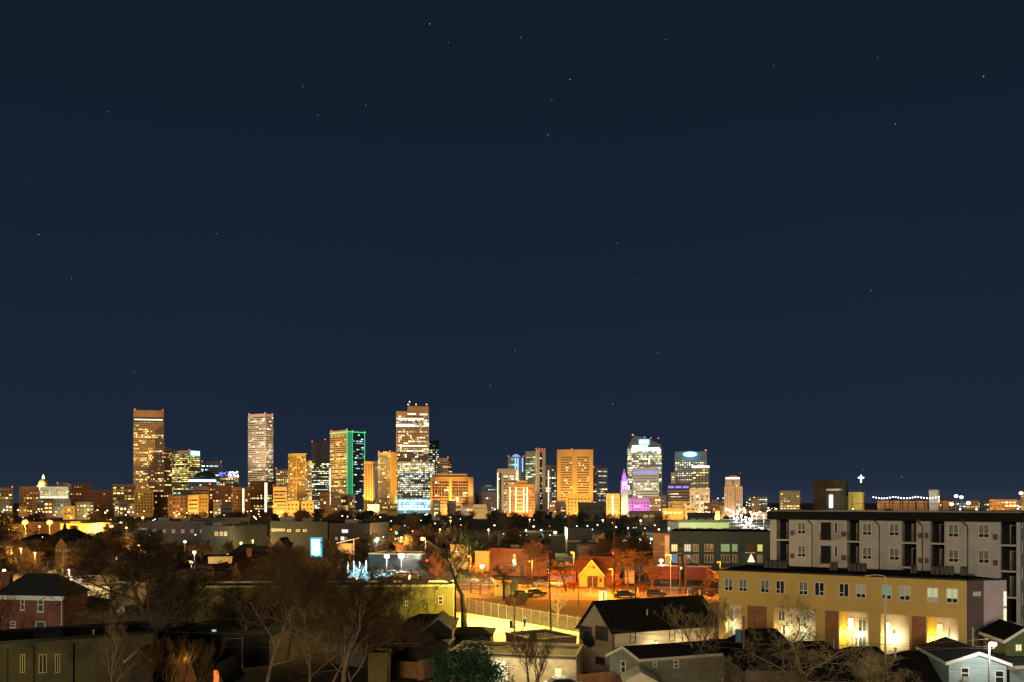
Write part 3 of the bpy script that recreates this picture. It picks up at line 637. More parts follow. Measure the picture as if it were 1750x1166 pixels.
for k in range(3):
    for a in (-1, 1): m_.box(cx_ + a * hw * .4 - .9, cx_ + a * hw * .4 + .9, cy_ - hw - .25, cy_ - hw + .1, Z(836 - k * 5, Yt) , Z(833 - k * 5, Yt))
T.part('arched_light', m_, glow('lilac light', (.8, .5, 1), 2.5))
T.part('clock_face', MB().tube((cx_, cy_ - hw - .3, Z(826, Yt)), (cx_, cy_ - hw + .2, Z(826, Yt)), 2.6, 2.6, 16), glow('lilac light', (.8, .5, 1), 2.5))
for (dx, dy, z_, c_, w_) in ((-7, -11, Z(834, Yt), (.5, .12, 1), 4500), (7, -11, Z(828, Yt), (.5, .12, 1), 4500), (0, -10, Z(815, Yt), (.4, .06, 1), 5000), (-4, -14, 8, (.75, 1, .4), 9000), (4, -14, 20, (.75, 1, .4), 9000)): point((cx_ + dx, cy_ + dy, z_), c_, w_, .5)
# big glass tower
Yt = 1520
T = tower('glass_tower', 'tall glass tower with raked crown, cyan sign and bright white top floors', 1072, 1131, 766, Yt, SLATE, 'glass', .5, 'mix', .9, crown=1, full=.4, beacons=0, depth=36, flood=((.6, 1, .85), 1.5e5, 0))
f = Face(T.fp[0], T.fp[1]); fw = f.w
def crown_poly(pts, th):
    m = MB(); a = [f.p(fw * u, 0, z) for u, z in pts]; b = [f.p(fw * u, -th, z) for u, z in pts]
    m.poly(a); m.poly(b[::-1])
    for k in range(len(a)): j = (k + 1) % len(a); m.quad(a[j], a[k], b[k], b[j])
    return m
T.part('raked_crown', crown_poly([(0, T.zt), (1, T.zt), (.96, Z(760, Yt)), (.55, Z(749, Yt)), (.22, Z(745, Yt)), (.12, Z(752, Yt))], 20), SLATE)
strip(T, 'light_band', f, fw * .12, fw * .93, Z(771, Yt), Z(765.5, Yt), glow('greenish white light', (.85, 1, .85), 3.5), .8)
strip(T, 'light_band', f, fw * .88, fw * .96, Z(776, Yt), Z(768, Yt), glow('greenish white light', (.85, 1, .85), 3.5), .7)
strip(T, 'light_band', f, fw * .14, fw * .6, Z(763.5, Yt), Z(761.5, Yt), WHI, .8)
strip(T, 'sign', f, fw * .32, fw * .66, Z(761, Yt), Z(751, Yt), CYAN, .9); strip(T, 'lettering', f, fw * .36, fw * .62, Z(759.5, Yt), Z(752.5, Yt), CYW, 1.3)
for (u, y_) in ((.16, 744), (.5, 748), (.68, 749.5), (.9, 750)):
    q = f.p(fw * u, -4, Z(y_ + 8, Yt)); o_ = T.part('beacon', MB().tube(q, (q[0], q[1], Z(y_, Yt)), .2, .2, 5), NAVY); T.part('beacon_lamp', MB().ball((q[0], q[1], Z(y_ - .5, Yt)), 1.5 if u < .2 else .9, 6), RED, o_)
T = tower('office_tower', 'pale lit office slab with a violet blue sign band before the raked glass tower', 1081.5, 1126, 801, 1400, LIGHTC, 'band', .5, 'white', .9, crown=10, full=.35, flood=((1, .9, .7), 2.5e5, 0), cornice=CREAM)
f = Face(T.fp[0], T.fp[1]); m_ = MB(); u = 1.5
while u < f.w - 3: f.obox(m_, u, u + 2.0, .5, 1.0, Z(808.6, 1400), Z(805.6, 1400)); u += 2.9
T.part('sign_lights', m_, BLU)
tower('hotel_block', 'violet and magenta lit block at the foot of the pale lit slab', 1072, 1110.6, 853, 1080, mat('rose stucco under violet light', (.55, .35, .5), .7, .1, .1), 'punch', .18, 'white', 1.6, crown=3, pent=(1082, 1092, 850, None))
for k in range(4): point((X(1076 + 10 * k, 1068), 1066, 9), (.6, .1, 1) if k != 2 else (1, .3, .8), 4500, .5)
tower('apartment_block', 'peach lit block at the right foot of the raked glass tower', 1108, 1130, 850, 1200, PINK, 'punch', .5, 'warm', 1.2, crown=2, flood=(WRM, 1.5e5, 0))
Yt = 1560
T = tower('office_tower', 'grey tower with a huge glowing cyan oval sign on its crown', 1153, 1208, 773.5, Yt, SLATE, 'punch', .45, 'white', 1.0, crown=13, full=.3, depth=34, beacons=0)
f = Face(T.fp[0], T.fp[1]); m_ = MB(); mid = f.w * .48
ring0 = [(mid + 14 * math.cos(t * math.pi / 12), Z(777, Yt) + 5.6 * math.sin(t * math.pi / 12)) for t in range(24)]
a = [f.p(u, 1.6, z) for u, z in ring0]; b_ = [f.p(u, .2, z) for u, z in ring0]; m_.poly(a)
for k in range(24): m_.quad(a[(k + 1) % 24], a[k], b_[k], b_[(k + 1) % 24])
T.part('sign', m_, CYAN, label='glowing cyan oval sign'); m_ = MB(); m_.poly([f.p(mid + (u - mid) * .78, 1.9, Z(777, Yt) + (z - Z(777, Yt)) * .68) for u, z in ring0]); T.part('lettering', m_, CYW); point(f.p(mid, 14, Z(777, Yt)), (.15, .8, 1), 1.5e4, 2)
q = f.p(f.w - 2, -2, T.zt); o_ = T.part('beacon', MB().tube(q, (q[0], q[1], q[2] + 3), .2, .2, 5), NAVY); T.part('beacon_lamp', MB().ball((q[0], q[1], q[2] + 3.6), 1.3, 6), RED, o_)
tower('office_block', 'slim cream wing left of the tower with the cyan oval sign', 1146.6, 1154, 809, 1500, CREAM, 'punch', .6, 'white', .9)
T = tower('office_tower', 'yellow lit office tower with a white rimmed flat crown at the right of downtown', 1183, 1218, 798, 1480, GREYG, 'wide', .6, 'yellow', 1.2, xs=1212, crown=3, full=.5, beacons=1)
f = Face(T.fp[0], T.fp[1]); strip(T, 'crown_light', f, .3, f.w + .2, T.zt - 1.5, T.zt + 1.8, glow('cream light', (1, .9, .65), 3), 1.0)
T = tower('office_block', 'red brown office block with a blue lit roof band', 1141, 1178.5, 828, 1300, REDB, 'band', .35, 'white', .9, crown=8, full=.3)
f = Face(T.fp[0], T.fp[1])
for k in range(3): strip(T, 'blue_light', f, f.w * (.03 + .33 * k), f.w * (.29 + .33 * k), T.zt - 5.5, T.zt - 2.6, BLU, .6)
T = tower('apartment_tower', 'cream apartment tower with lit window columns before the yellow lit tower', 1178.5, 1213, 836.5, 1150, CREAM, 'strip', .45, 'warm', 1.1, crown=3, flood=(WRM, 3e5, 0))
Yt = 1350
T = tower('hotel_tower', 'peach stone tower with bright cap standing alone by the highway', 1238, 1269, 833, Yt, TAN, 'rib', .05, 'warm', .8, crown=2, depth=20, flood=((1, .62, .35), 5e5, 0))
tower('x', 'x', 1239.5, 1264.5, 817, Yt + 1, CREAM, 'rib', .05, 'warm', .8, T=T, depth=17, crown=3)
T.part('cap', MB().prism([tuple(v) for v in foot(1246, 1260, Yt + 4, depth=8)], Z(817, Yt), Z(813, Yt)), CREAM)
f = Face(*foot(1239.5, 1264.5, Yt + 1)[:2]); strip(T, 'crown_light', f, .5, f.w - .5, Z(818.6, Yt), Z(816.2, Yt), glow('peach light', (1, .75, .5), 2.6), .7)
f = Face(T.fp[0], T.fp[1]); f = Face(*foot(1238, 1269, Yt)[:2]); strip(T, 'dark_slot', f, f.w * .55, f.w * .62, 5, Z(833, Yt), BROWN, .5)
strip(T, 'dark_slot', f, f.w * .4, f.w * .55, Z(832, Yt), Z(822, Yt), BROWN, .3)

rnd = random.Random(404)
LOWW = [ORANGEW, REDB, OCHRE, BROWN, TAN, CREAM, PINK, SLATE, MAUVE]
for k in range(58):
    px = rnd.uniform(-5, 1235) if k < 40 else rnd.choice((rnd.uniform(0, 230), rnd.uniform(1130, 1235), rnd.uniform(1605, 1745))); Yy = rnd.uniform(980, 1400); w_ = rnd.uniform(10, 26)
    if px > 1500: Yy += 300
    tp = rnd.uniform(856, 867) if px < 1500 else rnd.uniform(855, 860)
    fl = (rnd.choice((SOD, SOD, (1, .5, .2), WRM)), rnd.uniform(.8e5, 2.6e5), 0) if k % 2 == 0 else None
    tower('low_rise', 'small lit low-rise block among the trees at the foot of the skyline', px, px + w_, tp, Yy, rnd.choice(LOWW), rnd.choice(('punch', 'wide', 'band')), rnd.uniform(.2, .5), rnd.choice(('warm', 'warm', 'yellow', 'white')), 1.4, crown=1.2, full=.2, group='small low-rise blocks at the foot of the skyline', flood=fl)
# ================================================================== foreground and middle distance
ROOFK = mat('black asphalt shingles', (.02, .02, .02), 1, .35, 2.0, kind='shingle', bump=.3, spec=.05)
ROOFB = mat('dark slate shingles', (.03, .04, .05), .85, .3, 2.0, kind='shingle', bump=.3)
ROOFF = mat('flat roof felt', (.02, .02, .018), 1, .4, .6, bump=.3, spec=.05)
ROOFT = mat('tan gravel roof', (.26, .21, .13), .95, .3, 1.2, bump=.4)
BRICKR = mat('red house brick', (.23, .078, .042), .85, .25, 1, kind='brick')
SIDG = mat('grey green siding', (.2, .21, .16), .7, .12, 1, kind='siding')
SIDB = mat('pale blue siding', (.36, .5, .56), .7, .12, 1, kind='siding')
SIDT = mat('taupe siding', (.26, .2, .15), .75, .12, 1, kind='siding')
STUC = mat('cream stucco', (.62, .52, .36), .85, .12, 1)
STUY = mat('lamplit tan stucco', (.57, .4, .12), .85, .08, .6)  # street lamp glow is put into this stucco's saturated yellow
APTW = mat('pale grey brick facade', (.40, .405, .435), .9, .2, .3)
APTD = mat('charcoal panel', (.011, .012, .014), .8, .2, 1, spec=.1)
RAIL = mat('black railing', (.012, .012, .014), .5, 0)
WOOD = mat('orange wood panelling', (.33, .14, .05), .6, .3, 2, kind='siding')
FENW = mat('cedar fence board', (.4, .2, .08), .8, .35, 2, kind='plank')
BLINDG = mat('green grey blind', (.16, .21, .16), .6, .12, 3)
BLINDW = mat('pale blind', (.5, .55, .42), .6, .12, 3)
LITG2 = glow('lit pale window', (.75, .8, .42), .62); LITG3 = glow('lit green window pane', (.2, .5, .33), .5)
LITG = glow('lit pale green blind', (.62, .8, .38), .75)
LITY = glow('lit yellow window', (1, .82, .35), 1.3)
LITW = glow('lit white window', (1, .93, .7), 2.2)
LITB = glow('lit blue window', (.05, .42, .85), .6)
LITD = glow('dim warm window', (1, .6, .2), .35)
METAL = mat('galvanised metal', (.35, .35, .34), .45, .15, 2, metal=.4)
MLIT = mat('weathered wood pole', (.2, .13, .08), .9, .35, 3, bump=.3)

def eave(px, py, ze):
    Y = (H - ze) * F / (py - HY); return (X(px, Y), Y)
class House:
    """gabled or hipped house from three eave corners: near corner, gable-end corner, far corner of the long side"""
    def __init__(s, name, label, C1, C2, C3, ze, zr, wall, roof, trim=None, over=.35, hip=0.0, cat='house', group=None, z0=0.0, gable_frac=.5, T=None, chimney=False):
        C1, C2, C3 = Vector(C1[:2]), Vector(C2[:2]), Vector(C3[:2]); C4 = C2 + (C3 - C1)
        c = (C1 + C4) / 2
        s.T = T or Thing(name, label, cat, (c.x, c.y, z0), group); T = s.T
        g = (C2 - C1).normalized(); l = (C3 - C1).normalized()
        s.C = (C1, C2, C3, C4); i = over
        w = [C1 + g * i + l * i, C3 + g * i - l * i, C4 - g * i - l * i, C2 - g * i + l * i]
        m = MB().prism([tuple(q) for q in w], z0 - .05, ze)
        R1 = C1 + (C2 - C1) * gable_frac; R2 = C3 + (C2 - C1) * gable_frac
        th = .16; R1h, R2h = R1 + l * (C3 - C1).length * hip, R2 - l * (C3 - C1).length * hip
        if not hip:
            for (a, b, r) in ((w[0], w[3], R1 + l * i), (w[1], w[2], R2 - l * i)):
                q = [(a.x, a.y, ze), (b.x, b.y, ze), (r.x, r.y, zr - .25 * (zr - ze) * .3)]
                m.poly(q)
        s.wall = T.part('wall', m, wall)
        V3 = lambda p, z: (p.x, p.y, z)
        m = MB()
        def slab(pts):
            top = pts; bot = [(a[0], a[1], a[2] - th) for a in pts]
            m.poly(top); m.poly(bot[::-1])
            for k in range(len(pts)): j = (k + 1) % len(pts); m.quad(bot[k], bot[j], top[j], top[k])
        slab([V3(C1, ze), V3(C3, ze), V3(R2h, zr), V3(R1h, zr)]); slab([V3(C4, ze), V3(C2, ze), V3(R1h, zr), V3(R2h, zr)])
        if hip: slab([V3(C2, ze), V3(C1, ze), V3(R1h, zr)]); slab([V3(C3, ze), V3(C4, ze), V3(R2h, zr)])
        s.roof = T.part('roof', m, roof)
        if trim:
            m = MB(); k = .06
            def board(p, za, q, zb, out):
                o_ = out * k
                a = [V3(p + o_, za - th - .12), V3(q + o_, zb - th - .12), V3(q, zb - th - .12), V3(p, za - th - .12)]
                b = [V3(p + o_, za + .02), V3(q + o_, zb + .02), V3(q, zb + .02), V3(p, za + .02)]
                m.hexa(a, b)
            if not hip: board(C1, ze, R1, zr, -l); board(R1, zr, C2, ze, -l)
            else: board(C1, ze, C2, ze, -l)
            board(C1, ze, C3, ze, -g)
            T.part('trim', m, trim)
        s.fl = Face(w[0], w[1]) if (w[1] - w[0]).x > 0 else Face(w[1], w[0])   # long side
        s.fg = Face(w[3], w[0]) if (w[0] - w[3]).x > 0 else Face(w[0], w[3])   # gable side
        if s.fl.n.y > 0: s.fl = Face(w[0], w[1]) if Face(w[0], w[1]).n.y < 0 else Face(w[1], w[0])
        if chimney:
            q = (R1 * .6 + R2 * .4); T.part('chimney', MB().box(q.x - .35, q.x + .35, q.y - .35, q.y + .35, zr - .6, zr + .9), BRICKR, s.roof)
        s.R = (R1, R2); s.ze, s.zr = ze, zr
def winpx(T, f, x0, x1, y0, y1, **k):
    ua, ub = f.u(x0), f.u(x1); xm = (x0 + x1) / 2
    za, zb = f.z(xm, y1), f.z(xm, y0)
    return window(T, f, min(ua, ub), max(ua, ub), za, zb, **k)
def block(name, label, A, B, depth, z1, wall, roof=None, cat='building', z0=0.0, parapet=.35, group=None, capm=None):
    """flat roofed block with its front wall from A to B"""
    f = Face(A, B); back = -f.n * depth
    P = [Vector(A), Vector(B), Vector(B) + back, Vector(A) + back]
    c = sum(P, Vector((0, 0))) / 4
    T = Thing(name, label, cat, (c.x, c.y, z0), group)
    T.part('wall', MB().prism([tuple(q) for q in P], z0 - .05, z1), wall)
    T.part('roof', MB().prism([tuple(q + (c - q) * .02) for q in P], z1 + .01, z1 + .06), roof or ROOFF)
    m = MB()
    for k in range(4):
        g = Face(P[k], P[(k + 1) % 4]); g.obox(m, -.05, g.w + .05, -.25, .08, z1 + .012, z1 + parapet)
    T.part('parapet', m, capm or wall)
    T.f = f; T.P = P; return T

# ------------------------------------------------------------ apartment building (right)
A, B = Vector((35.45, 120.5)), Vector((59.9, 104.0))
f = Face(A, B); back = -f.n * 16
T = Thing('apartment_building', 'long pale apartment building with charcoal top band, recessed dark balconies and a lit roof terrace', 'building', (47, 118, 0)); APT = T
P = [Vector(f.p(0, -1.7, 0)[:2]), Vector(f.p(f.w, -1.7, 0)[:2]), Vector(f.p(f.w, -17, 0)[:2]), Vector(f.p(0, -17, 0)[:2])]
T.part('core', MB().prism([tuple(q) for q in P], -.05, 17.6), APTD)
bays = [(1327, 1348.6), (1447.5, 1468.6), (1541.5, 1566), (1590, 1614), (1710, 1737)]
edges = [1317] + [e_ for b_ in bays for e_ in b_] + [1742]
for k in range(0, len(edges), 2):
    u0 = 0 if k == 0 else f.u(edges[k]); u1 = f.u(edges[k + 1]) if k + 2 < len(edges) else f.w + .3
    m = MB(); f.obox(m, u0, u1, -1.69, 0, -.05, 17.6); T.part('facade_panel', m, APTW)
m = MB(); f.obox(m, -.35, f.w + .6, -17.4, .3, 17.61, 18.7); T.part('top_band', m, APTD, label='charcoal band along the top of the facade')
m = MB(); f.obox(m, -.2, f.w + .45, -17.2, .14, 18.71, 18.86); T.part('roof_deck', m, mat('pale roof coping', (.3, .27, .24), .8, .2, 1))
SLABZ = (14.92, 11.82, 8.72, 5.62, 2.52)
for (x0, x1) in bays:
    u0, u1 = f.u(x0) + .003, f.u(x1) - .003
    for j, zt in enumerate((17.6,) + SLABZ):
        if j: m = MB(); f.obox(m, u0, u1, -1.68, .04, zt - .2, zt); T.part('balcony_slab', m, mat('pale slab edge', (.5, .47, .44), .8, .1, 1))
        if j < 3:
            zf = SLABZ[j]
            m = MB(); f.obox(m, u0 + .02, u1 - .02, -.06, -.02, zf + 1.03, zf + 1.08)
            u = u0 + .05
            while u < u1 - .05: f.obox(m, u, u + .02, -.055, -.035, zf + .01, zf + 1.03); u += .13
            T.part('balcony_railing', m, RAIL)
            # glazed balcony door with pale frame on the return
            ud = u0 + (u1 - u0) * .52
            m = MB(); 
            for (a, b_, c_, d_) in ((ud, ud + .09, zf + .02, zf + 2.2), (u1 - .12, u1 - .04, zf + .02, zf + 2.2), (ud, u1 - .04, zf + 2.2, zf + 2.3)): f.obox(m, a, b_, -1.66, -1.58, c_, d_)
            dd = T.part('balcony_door', m, METAL); m = MB(); f.obox(m, ud + .1, u1 - .13, -1.67, -1.63, zf + .02, zf + 2.19); T.part('pane', m, BLINDG if (j + int(x0)) % 3 else GLASSD, dd)
rnd = random.Random(12)
for j in range(3):
    zf = SLABZ[j]
    for (x0, x1, st) in ((1363, 1377, 'low2'), (1474, 1490, 'low2'), (1520, 1537, 'lowL'), (1620.6, 1638.6, 'lowL'), (1672, 1691, 'lowR')):
        window(T, f, f.u(x0), f.u(x1), zf + .75, zf + 2.35, style='low2', gl=BLINDG, lowm=GLASSD)
    window(T, f, f.u(1426), f.u(1431.5), zf + .9, zf + 2.4, style='none', gl=GLASSD)
    ua, ub = f.u(1403), f.u(1420)
    m = MB(); f.obox(m, ua, ua + .06, 0, .06, zf + .1, zf + 2.3); f.obox(m, ub - .06, ub, 0, .06, zf + .1, zf + 2.3); f.obox(m, ua, ub, 0, .06, zf + 2.3, zf + 2.38); f.obox(m, (ua + ub) / 2 - .04, (ua + ub) / 2 + .04, 0, .05, zf + .1, zf + 2.3)
    dd = T.part('juliet_door', m, APTD); m = MB(); f.obox(m, ua + .06, ub - .06, .002, .03, zf + .1, zf + 2.3); T.part('pane', m, GLASSD, dd)
    m = MB(); u = ua - .12; f.obox(m, ua - .15, ub + .15, .3, .34, zf + 1.0, zf + 1.05); f.obox(m, ua - .15, ub + .15, 0, .34, zf + .02, zf + .08)
    while u < ub + .13: f.obox(m, u, u + .025, .305, .33, zf + .08, zf + 1.0); u += .12
    T.part('juliet_railing', m, RAIL)
    for (x0, x1) in ((1351, 1357), (1438, 1446), (1569, 1576), (1580.5, 1587), (1697, 1705)):
        m = MB(); f.obox(m, f.u(x0), f.u(x1), .002, .05, zf + .55, zf + 1.2); k_ = f.u(x0) + .06
        while k_ < f.u(x1) - .05: f.obox(m, k_, k_ + .03, .05, .07, zf + .6, zf + 1.15); k_ += .08
        T.part('vent_grille', m, mat('brown vent grille', (.12, .08, .07), .7, .2, 3))
    m = MB(); f.obox(m, f.u(1423.5), f.u(1433), .002, .45, zf + .35, zf + .62); T.part('air_conditioner', m, METAL)
for x0 in (1388, 1503, 1576.8, 1654):
    u = f.u(x0); m = MB(); m.tube(f.p(u, .1, 0), f.p(u, .1, 17.0), .075, .075, 6); m.tube(f.p(u, .1, 17.0), f.p(u - .45, .34, 17.55), .075, .075, 6); m.tube(f.p(u - .45, .34, 17.5), f.p(u - .45, .36, 17.9), .09, .12, 6)
    T.part('downspout', m, RAIL)
# roof parapet railing, stair tower, terrace
m = MB()
for zz in (19.05, 19.35): f.obox(m, f.u(1500), f.w, -.12, -.06, zz, zz + .035)
u = f.u(1500)
while u < f.w: f.obox(m, u, u + .04, -.13, -.05, 18.87, 19.35); u += 1.2
T.part('roof_railing', m, RAIL)
def rb(name, x0, x1, y0, y1, b0, b1, mt, **k):   # box on the roof given by its outline in front
    Y = 118; g = Face(f.p(0, b1, 0)[:2], f.p(f.w, b1, 0)[:2]); u0, u1 = g.u(x0), g.u(x1); xm = (x0 + x1) / 2
    m = MB(); f.obox(m, u0, u1, b0, b1, g.z(xm, y1) if y1 else 18.87, g.z(xm, y0)); return T.part(name, m, mt, **k)
BRT = mat('dark bronze brick', (.05, .036, .024), .9, .3, 1, kind='block')
rb('stair_tower', 1390, 1413, 819.5, None, -9, -4, BRT); rb('stair_tower', 1413.2, 1435.5, 821, None, -9, -4.3, mat('dark bronze panel', (.075, .062, .045), .9, .2, 1))
rb('canopy', 1412, 1436, 835.5, 838.5, -4.25, -3.0, LIGHTC)
rb('lit_door', 1417, 1423, 846, 868, -4.29, -4.2, glow('bright doorway', (1, .85, .8), 3))
rb('terrace_wall', 1450, 1473, 841, None, -9, -7.5, mat('yellow terrace wall', (.6, .42, .12), .8, .15, 1))
rb('terrace_glass', 1437, 1449, 848, None, -8, -7.9, GREYG)
point(f.p(f.u(1462), -6.6, 20.4), (1, .75, .25), 60, .15); point(f.p(f.u(1443), -6, 20.2), (.3, 1, .6), 25, .15); point(f.p(f.u(1420), -2.4, 20.4), (1, .85, .7), 60, .15)
m = MB()
ua, ub = f.u(1474), f.u(1597); k_ = ua
while k_ < ub: f.obox(m, k_, k_ + .9, -9.1, -9.0, 18.9, 20.15); k_ += 1.0
T.part('terrace_fence', m, FENW)
for k in range(13): 
    uu = ua + (ub - ua) * (k + .5) / 13; 
    if k % 3 == 0: point(f.p(uu, -7.8, 20.2), (1, .72, .3), 22, .1)
m = MB()
for k in range(8): uu = f.u(1437) + (ub - f.u(1437)) * k / 7; m.tube(f.p(uu, -6.2, 18.87), f.p(uu, -6.2, 20.85), .05, .05, 5)
T.part('pergola_post', m, RAIL); 
m = MB(); f.obox(m, f.u(1500), f.u(1510), -6.2, -4.6, 18.87, 19.1); f.obox(m, f.u(1437), ub, -6.25, -6.15, 19.75, 19.8)
T.part('pergola_beam', m, RAIL)
# string of bulbs
mw = MB(); wire_n = 0; prev = None; BULB = glow('bulb light', (.95, .97, 1), 6)
for k in range(36):
    t = k / 35; uu = f.u(1473) + (f.u(1594) - f.u(1473)) * t; zz = 20.78 - .22 * math.sin(math.pi * ((t * 3) % 1)); q = f.p(uu, -6.0, zz)
    if prev: mw.tube(prev, q, .012, .012, 3)
    prev = q
SL = Thing('string_lights', 'string of white party bulbs hung over the roof terrace', 'string lights', f.p(f.u(1530), -6, 20.7)); SL.part('cable', mw, RAIL)
for k in range(24):
    t = (k + .5) / 24; uu = f.u(1473) + (f.u(1594) - f.u(1473)) * t; zz = 20.70 - .22 * math.sin(math.pi * ((t * 3) % 1)); q = f.p(uu, -6.0, zz)
    SL.part('bulb', MB().ball(q, .085, 6), BULB)
    if k % 6 == 2: point((q[0], q[1] - .2, q[2]), (.95, .95, 1), 14, .08)
T = Thing('chimney_pylon', 'white rectangular rooftop pylon at the right end of the terrace string lights', 'chimney', f.p(f.u(1595), -8, 18.87))
g = Face(f.p(0, -7, 0)[:2], f.p(f.w, -7, 0)[:2]); m = MB(); f.obox(m, g.u(1587.5), g.u(1603), -8.5, -7, 18.87, g.z(1595, 838.5)); T.part('shaft', m, LIGHTC)
m = MB(); f.obox(m, g.u(1587), g.u(1603.5), -8.6, -6.9, g.z(1595, 838.4), g.z(1595, 837.3)); T.part('cap', m, LIGHTC)
point(f.p(g.u(1597), -3.6, 20.2), (1, .85, .75), 40, .15)
for k, (x0, kd) in enumerate(((1640, 0), (1668, 0), (1456, 1))):   # small roof lamps
    T = Thing('roof_lamp', ['little white lamp on the parapet left of the two', 'little white lamp on the parapet nearest the right edge', 'little warm lamp on the roof edge below the terrace'][k], 'lamp', f.p(f.u(x0), -.5, 18.87))
    q = f.p(f.u(x0), -.5, 18.87); T.part('post', MB().tube(q, (q[0], q[1], q[2] + .15), .03, .03, 5), RAIL); T.part('lamp_head', MB().ball((q[0], q[1], q[2] + .22), .1, 6), WHI if kd else BULB)
# blue grey building edge at the far right
T = block('apartment_building', 'blue grey building cut off by the right edge behind the pale apartments', (60.6, 104.6), (75, 96), 14, 17.9, mat('blue grey panel', (.10, .14, .2), .7, .15, 1))
for j in range(5): winpx(T, T.f, 1743.5, 1747.5, 882 + j * 44, 902 + j * 44, style='sash', gl=GLASSD)

# ------------------------------------------------------------ tan townhouse block
A, B = Vector(eave(1228, 975, 11.8)), Vector(eave(1652, 993, 11.8)); f = Face(A, B); D = 11
C_ = Vector((X(1722, 92), 92.2)); g = Face(B, C_)
T = Thing('townhouse_block', 'long lamplit tan stucco townhouse block with lit white entry bays and orange wood panels', 'building', (38, 100, 0)); TH = T
zo = 7.85; op = [(1238, 1267), (1322, 1394), (1434, 1484), (1505, 1554), (1584, 1638)]
core = [Vector(f.p(0, -1.8, 0)[:2]), Vector(f.p(f.w, -1.8, 0)[:2]), Vector(f.p(f.w, -D, 0)[:2]), Vector(f.p(0, -D, 0)[:2])]
T.part('recess_wall', MB().prism([tuple(q) for q in core], -.05, 11.75), STUC)
m = MB(); f.obox(m, 0, f.w, -1.79, 0, zo, 11.8); u = 0
for (x0, x1) in op + [(1652, 1652)]:
    f.obox(m, u, f.u(x0), -1.79, 0, -.05, zo - .002); u = f.u(x1)
T.part('facade', m, STUY)
m = MB().prism([tuple(Vector(B) + (f.n * 0)), tuple(C_), tuple(C_ - g.n * 12), tuple(Vector(B) - g.n * 12)], -.05, 11.79)
T.part('end_wall', m, mat('lilac grey stucco', (.46, .4, .42), .85, .1, 1), label='lilac grey end wall')
m = MB(); g.obox(m, .02, g.u(1680), .003, .1, -.04, 11.78); T.part('end_panel', m, mat('dark plum stucco', (.11, .085, .085), .85, .1, 1))
m = MB()
for (fa, a, b_) in ((f, -.1, f.w + .02), (g, .03, g.w + .1)): fa.obox(m, a, b_, -.35, .12, 11.81, 11.97)
T.part('parapet', m, RAIL)
m = MB().prism([tuple(Vector(f.p(.1, -.4, 0)[:2])), tuple(Vector(f.p(f.w, -.4, 0)[:2])), tuple(C_ - g.n * .5), tuple(C_ - g.n * 11.5), tuple(Vector(f.p(.1, -D + .2, 0)[:2]))], 11.8, 11.85); T.part('roof', m, ROOFF)
tw = [(1238, 1252.6), (1263, 1277), (1300, 1315), (1326, 1341), (1365, 1381), (1392, 1409), (1434, 1451), (1463, 1480), (1507, 1524), (1537, 1556), (1584, 1603.5), (1617, 1637.5)]
for k, (x0, x1) in enumerate(tw):
    gl = (BLINDG, BLINDG, BLINDG, GLASSD, BLINDG, GLASSD, GLASSD, BLINDW, LITG3, BLINDW, LITG2, LITG2)[k]
    window(T, f, f.u(x0), f.u(x1), 9.42, 10.95, style=('lowL', 'low2', 'lowR')[k % 3], gl=gl, lowm=GLASSD if k not in (10,) else BLINDW, t=.075)
fr = Face(f.p(0, -1.8, 0)[:2], f.p(f.w, -1.8, 0)[:2])   # back wall of the recesses
for (x0, x1, rows, gl) in ((1241, 1254, ((1039, 1060), (1067, 1086)), BLINDG), (1370, 1388, ((1049, 1068), (1077, 1096)), BLINDW), (1330, 1342, ((1043, 1062),), GREYG),
                       (1449, 1459, ((1056, 1078),), LITW), (1467, 1481, ((1058, 1080), (1086, 1106)), GREYG), (1512, 1521, ((1063, 1080),), LITW), (1601, 1611, ((1066, 1090),), LITY), (1620, 1636, ((1071, 1093), (1100, 1109)), GLASSD)):
    for (y0, y1) in rows: winpx(T, fr, x0, x1, y0, y1, style='two', gl=gl)
for (x0, x1) in ((1278, 1310), (1411, 1433), (1559.5, 1582)):
    m = MB(); f.obox(m, f.u(x0), f.u(x1), .003, .16, 0, zo - .05); T.part('wood_panel', m, WOOD)
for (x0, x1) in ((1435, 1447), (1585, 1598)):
    m = MB(); fr.obox(m, fr.u(x0), fr.u(x1), .003, .12, .52, zo - .05); T.part('lamplit_strip', m, mat('yellow lamplit stucco', (.75, .48, .05), .8, .1, 1))  # yellow lamp light on the bay's side wall is put into this panel
for (x0, x1) in op:
    m = MB(); f.obox(m, f.u(x0) + .01, f.u(x1) - .01, -1.78, -.01, 0.02, .5); T.part('entry_step', m, CONC)
    xm = (f.u(x0) + f.u(x1)) / 2; m = MB(); f.obox(m, xm - .45, xm + .45, -1.79, -1.7, .52, 2.75); T.part('entry_door', m, WHITE)
for (x0, w_, c_) in ((1252, 55, (1, .85, .5)), (1345, 60, (1, .85, .5)), (1375, 60, (1, .85, .5)), (1444, 150, (1, .66, .15)), (1470, 100, (1, .92, .6)), (1528, 170, (1, .88, .55)), (1593, 170, (1, .66, .15)), (1622, 70, (1, .92, .6))):
    q = fr.p(fr.u(x0), .5, 5.2); m = MB(); m.tube(fr.p(fr.u(x0), 0, 5.5), fr.p(fr.u(x0), .25, 5.5), .03, .03, 5); sc = T.part('wall_lamp', m, RAIL)
    T.part('lamp_glass', MB().tube(fr.p(fr.u(x0), .25, 5.25), fr.p(fr.u(x0), .25, 5.55), .1, .1, 8), WHI, sc)
    point(fr.p(fr.u(x0), .7, 5.1), c_, w_ * 1.35, .12)
for (y0, y1) in ((1011, 1036), (1040, 1066)):
    m = MB(); g.obox(m, g.u(1715), g.u(1719.5), .02, .06, g.z(1717, y1), g.z(1717, y0)); T.part('slot_window', m, glow('cream slot light', (1, .95, .65), 1.0))
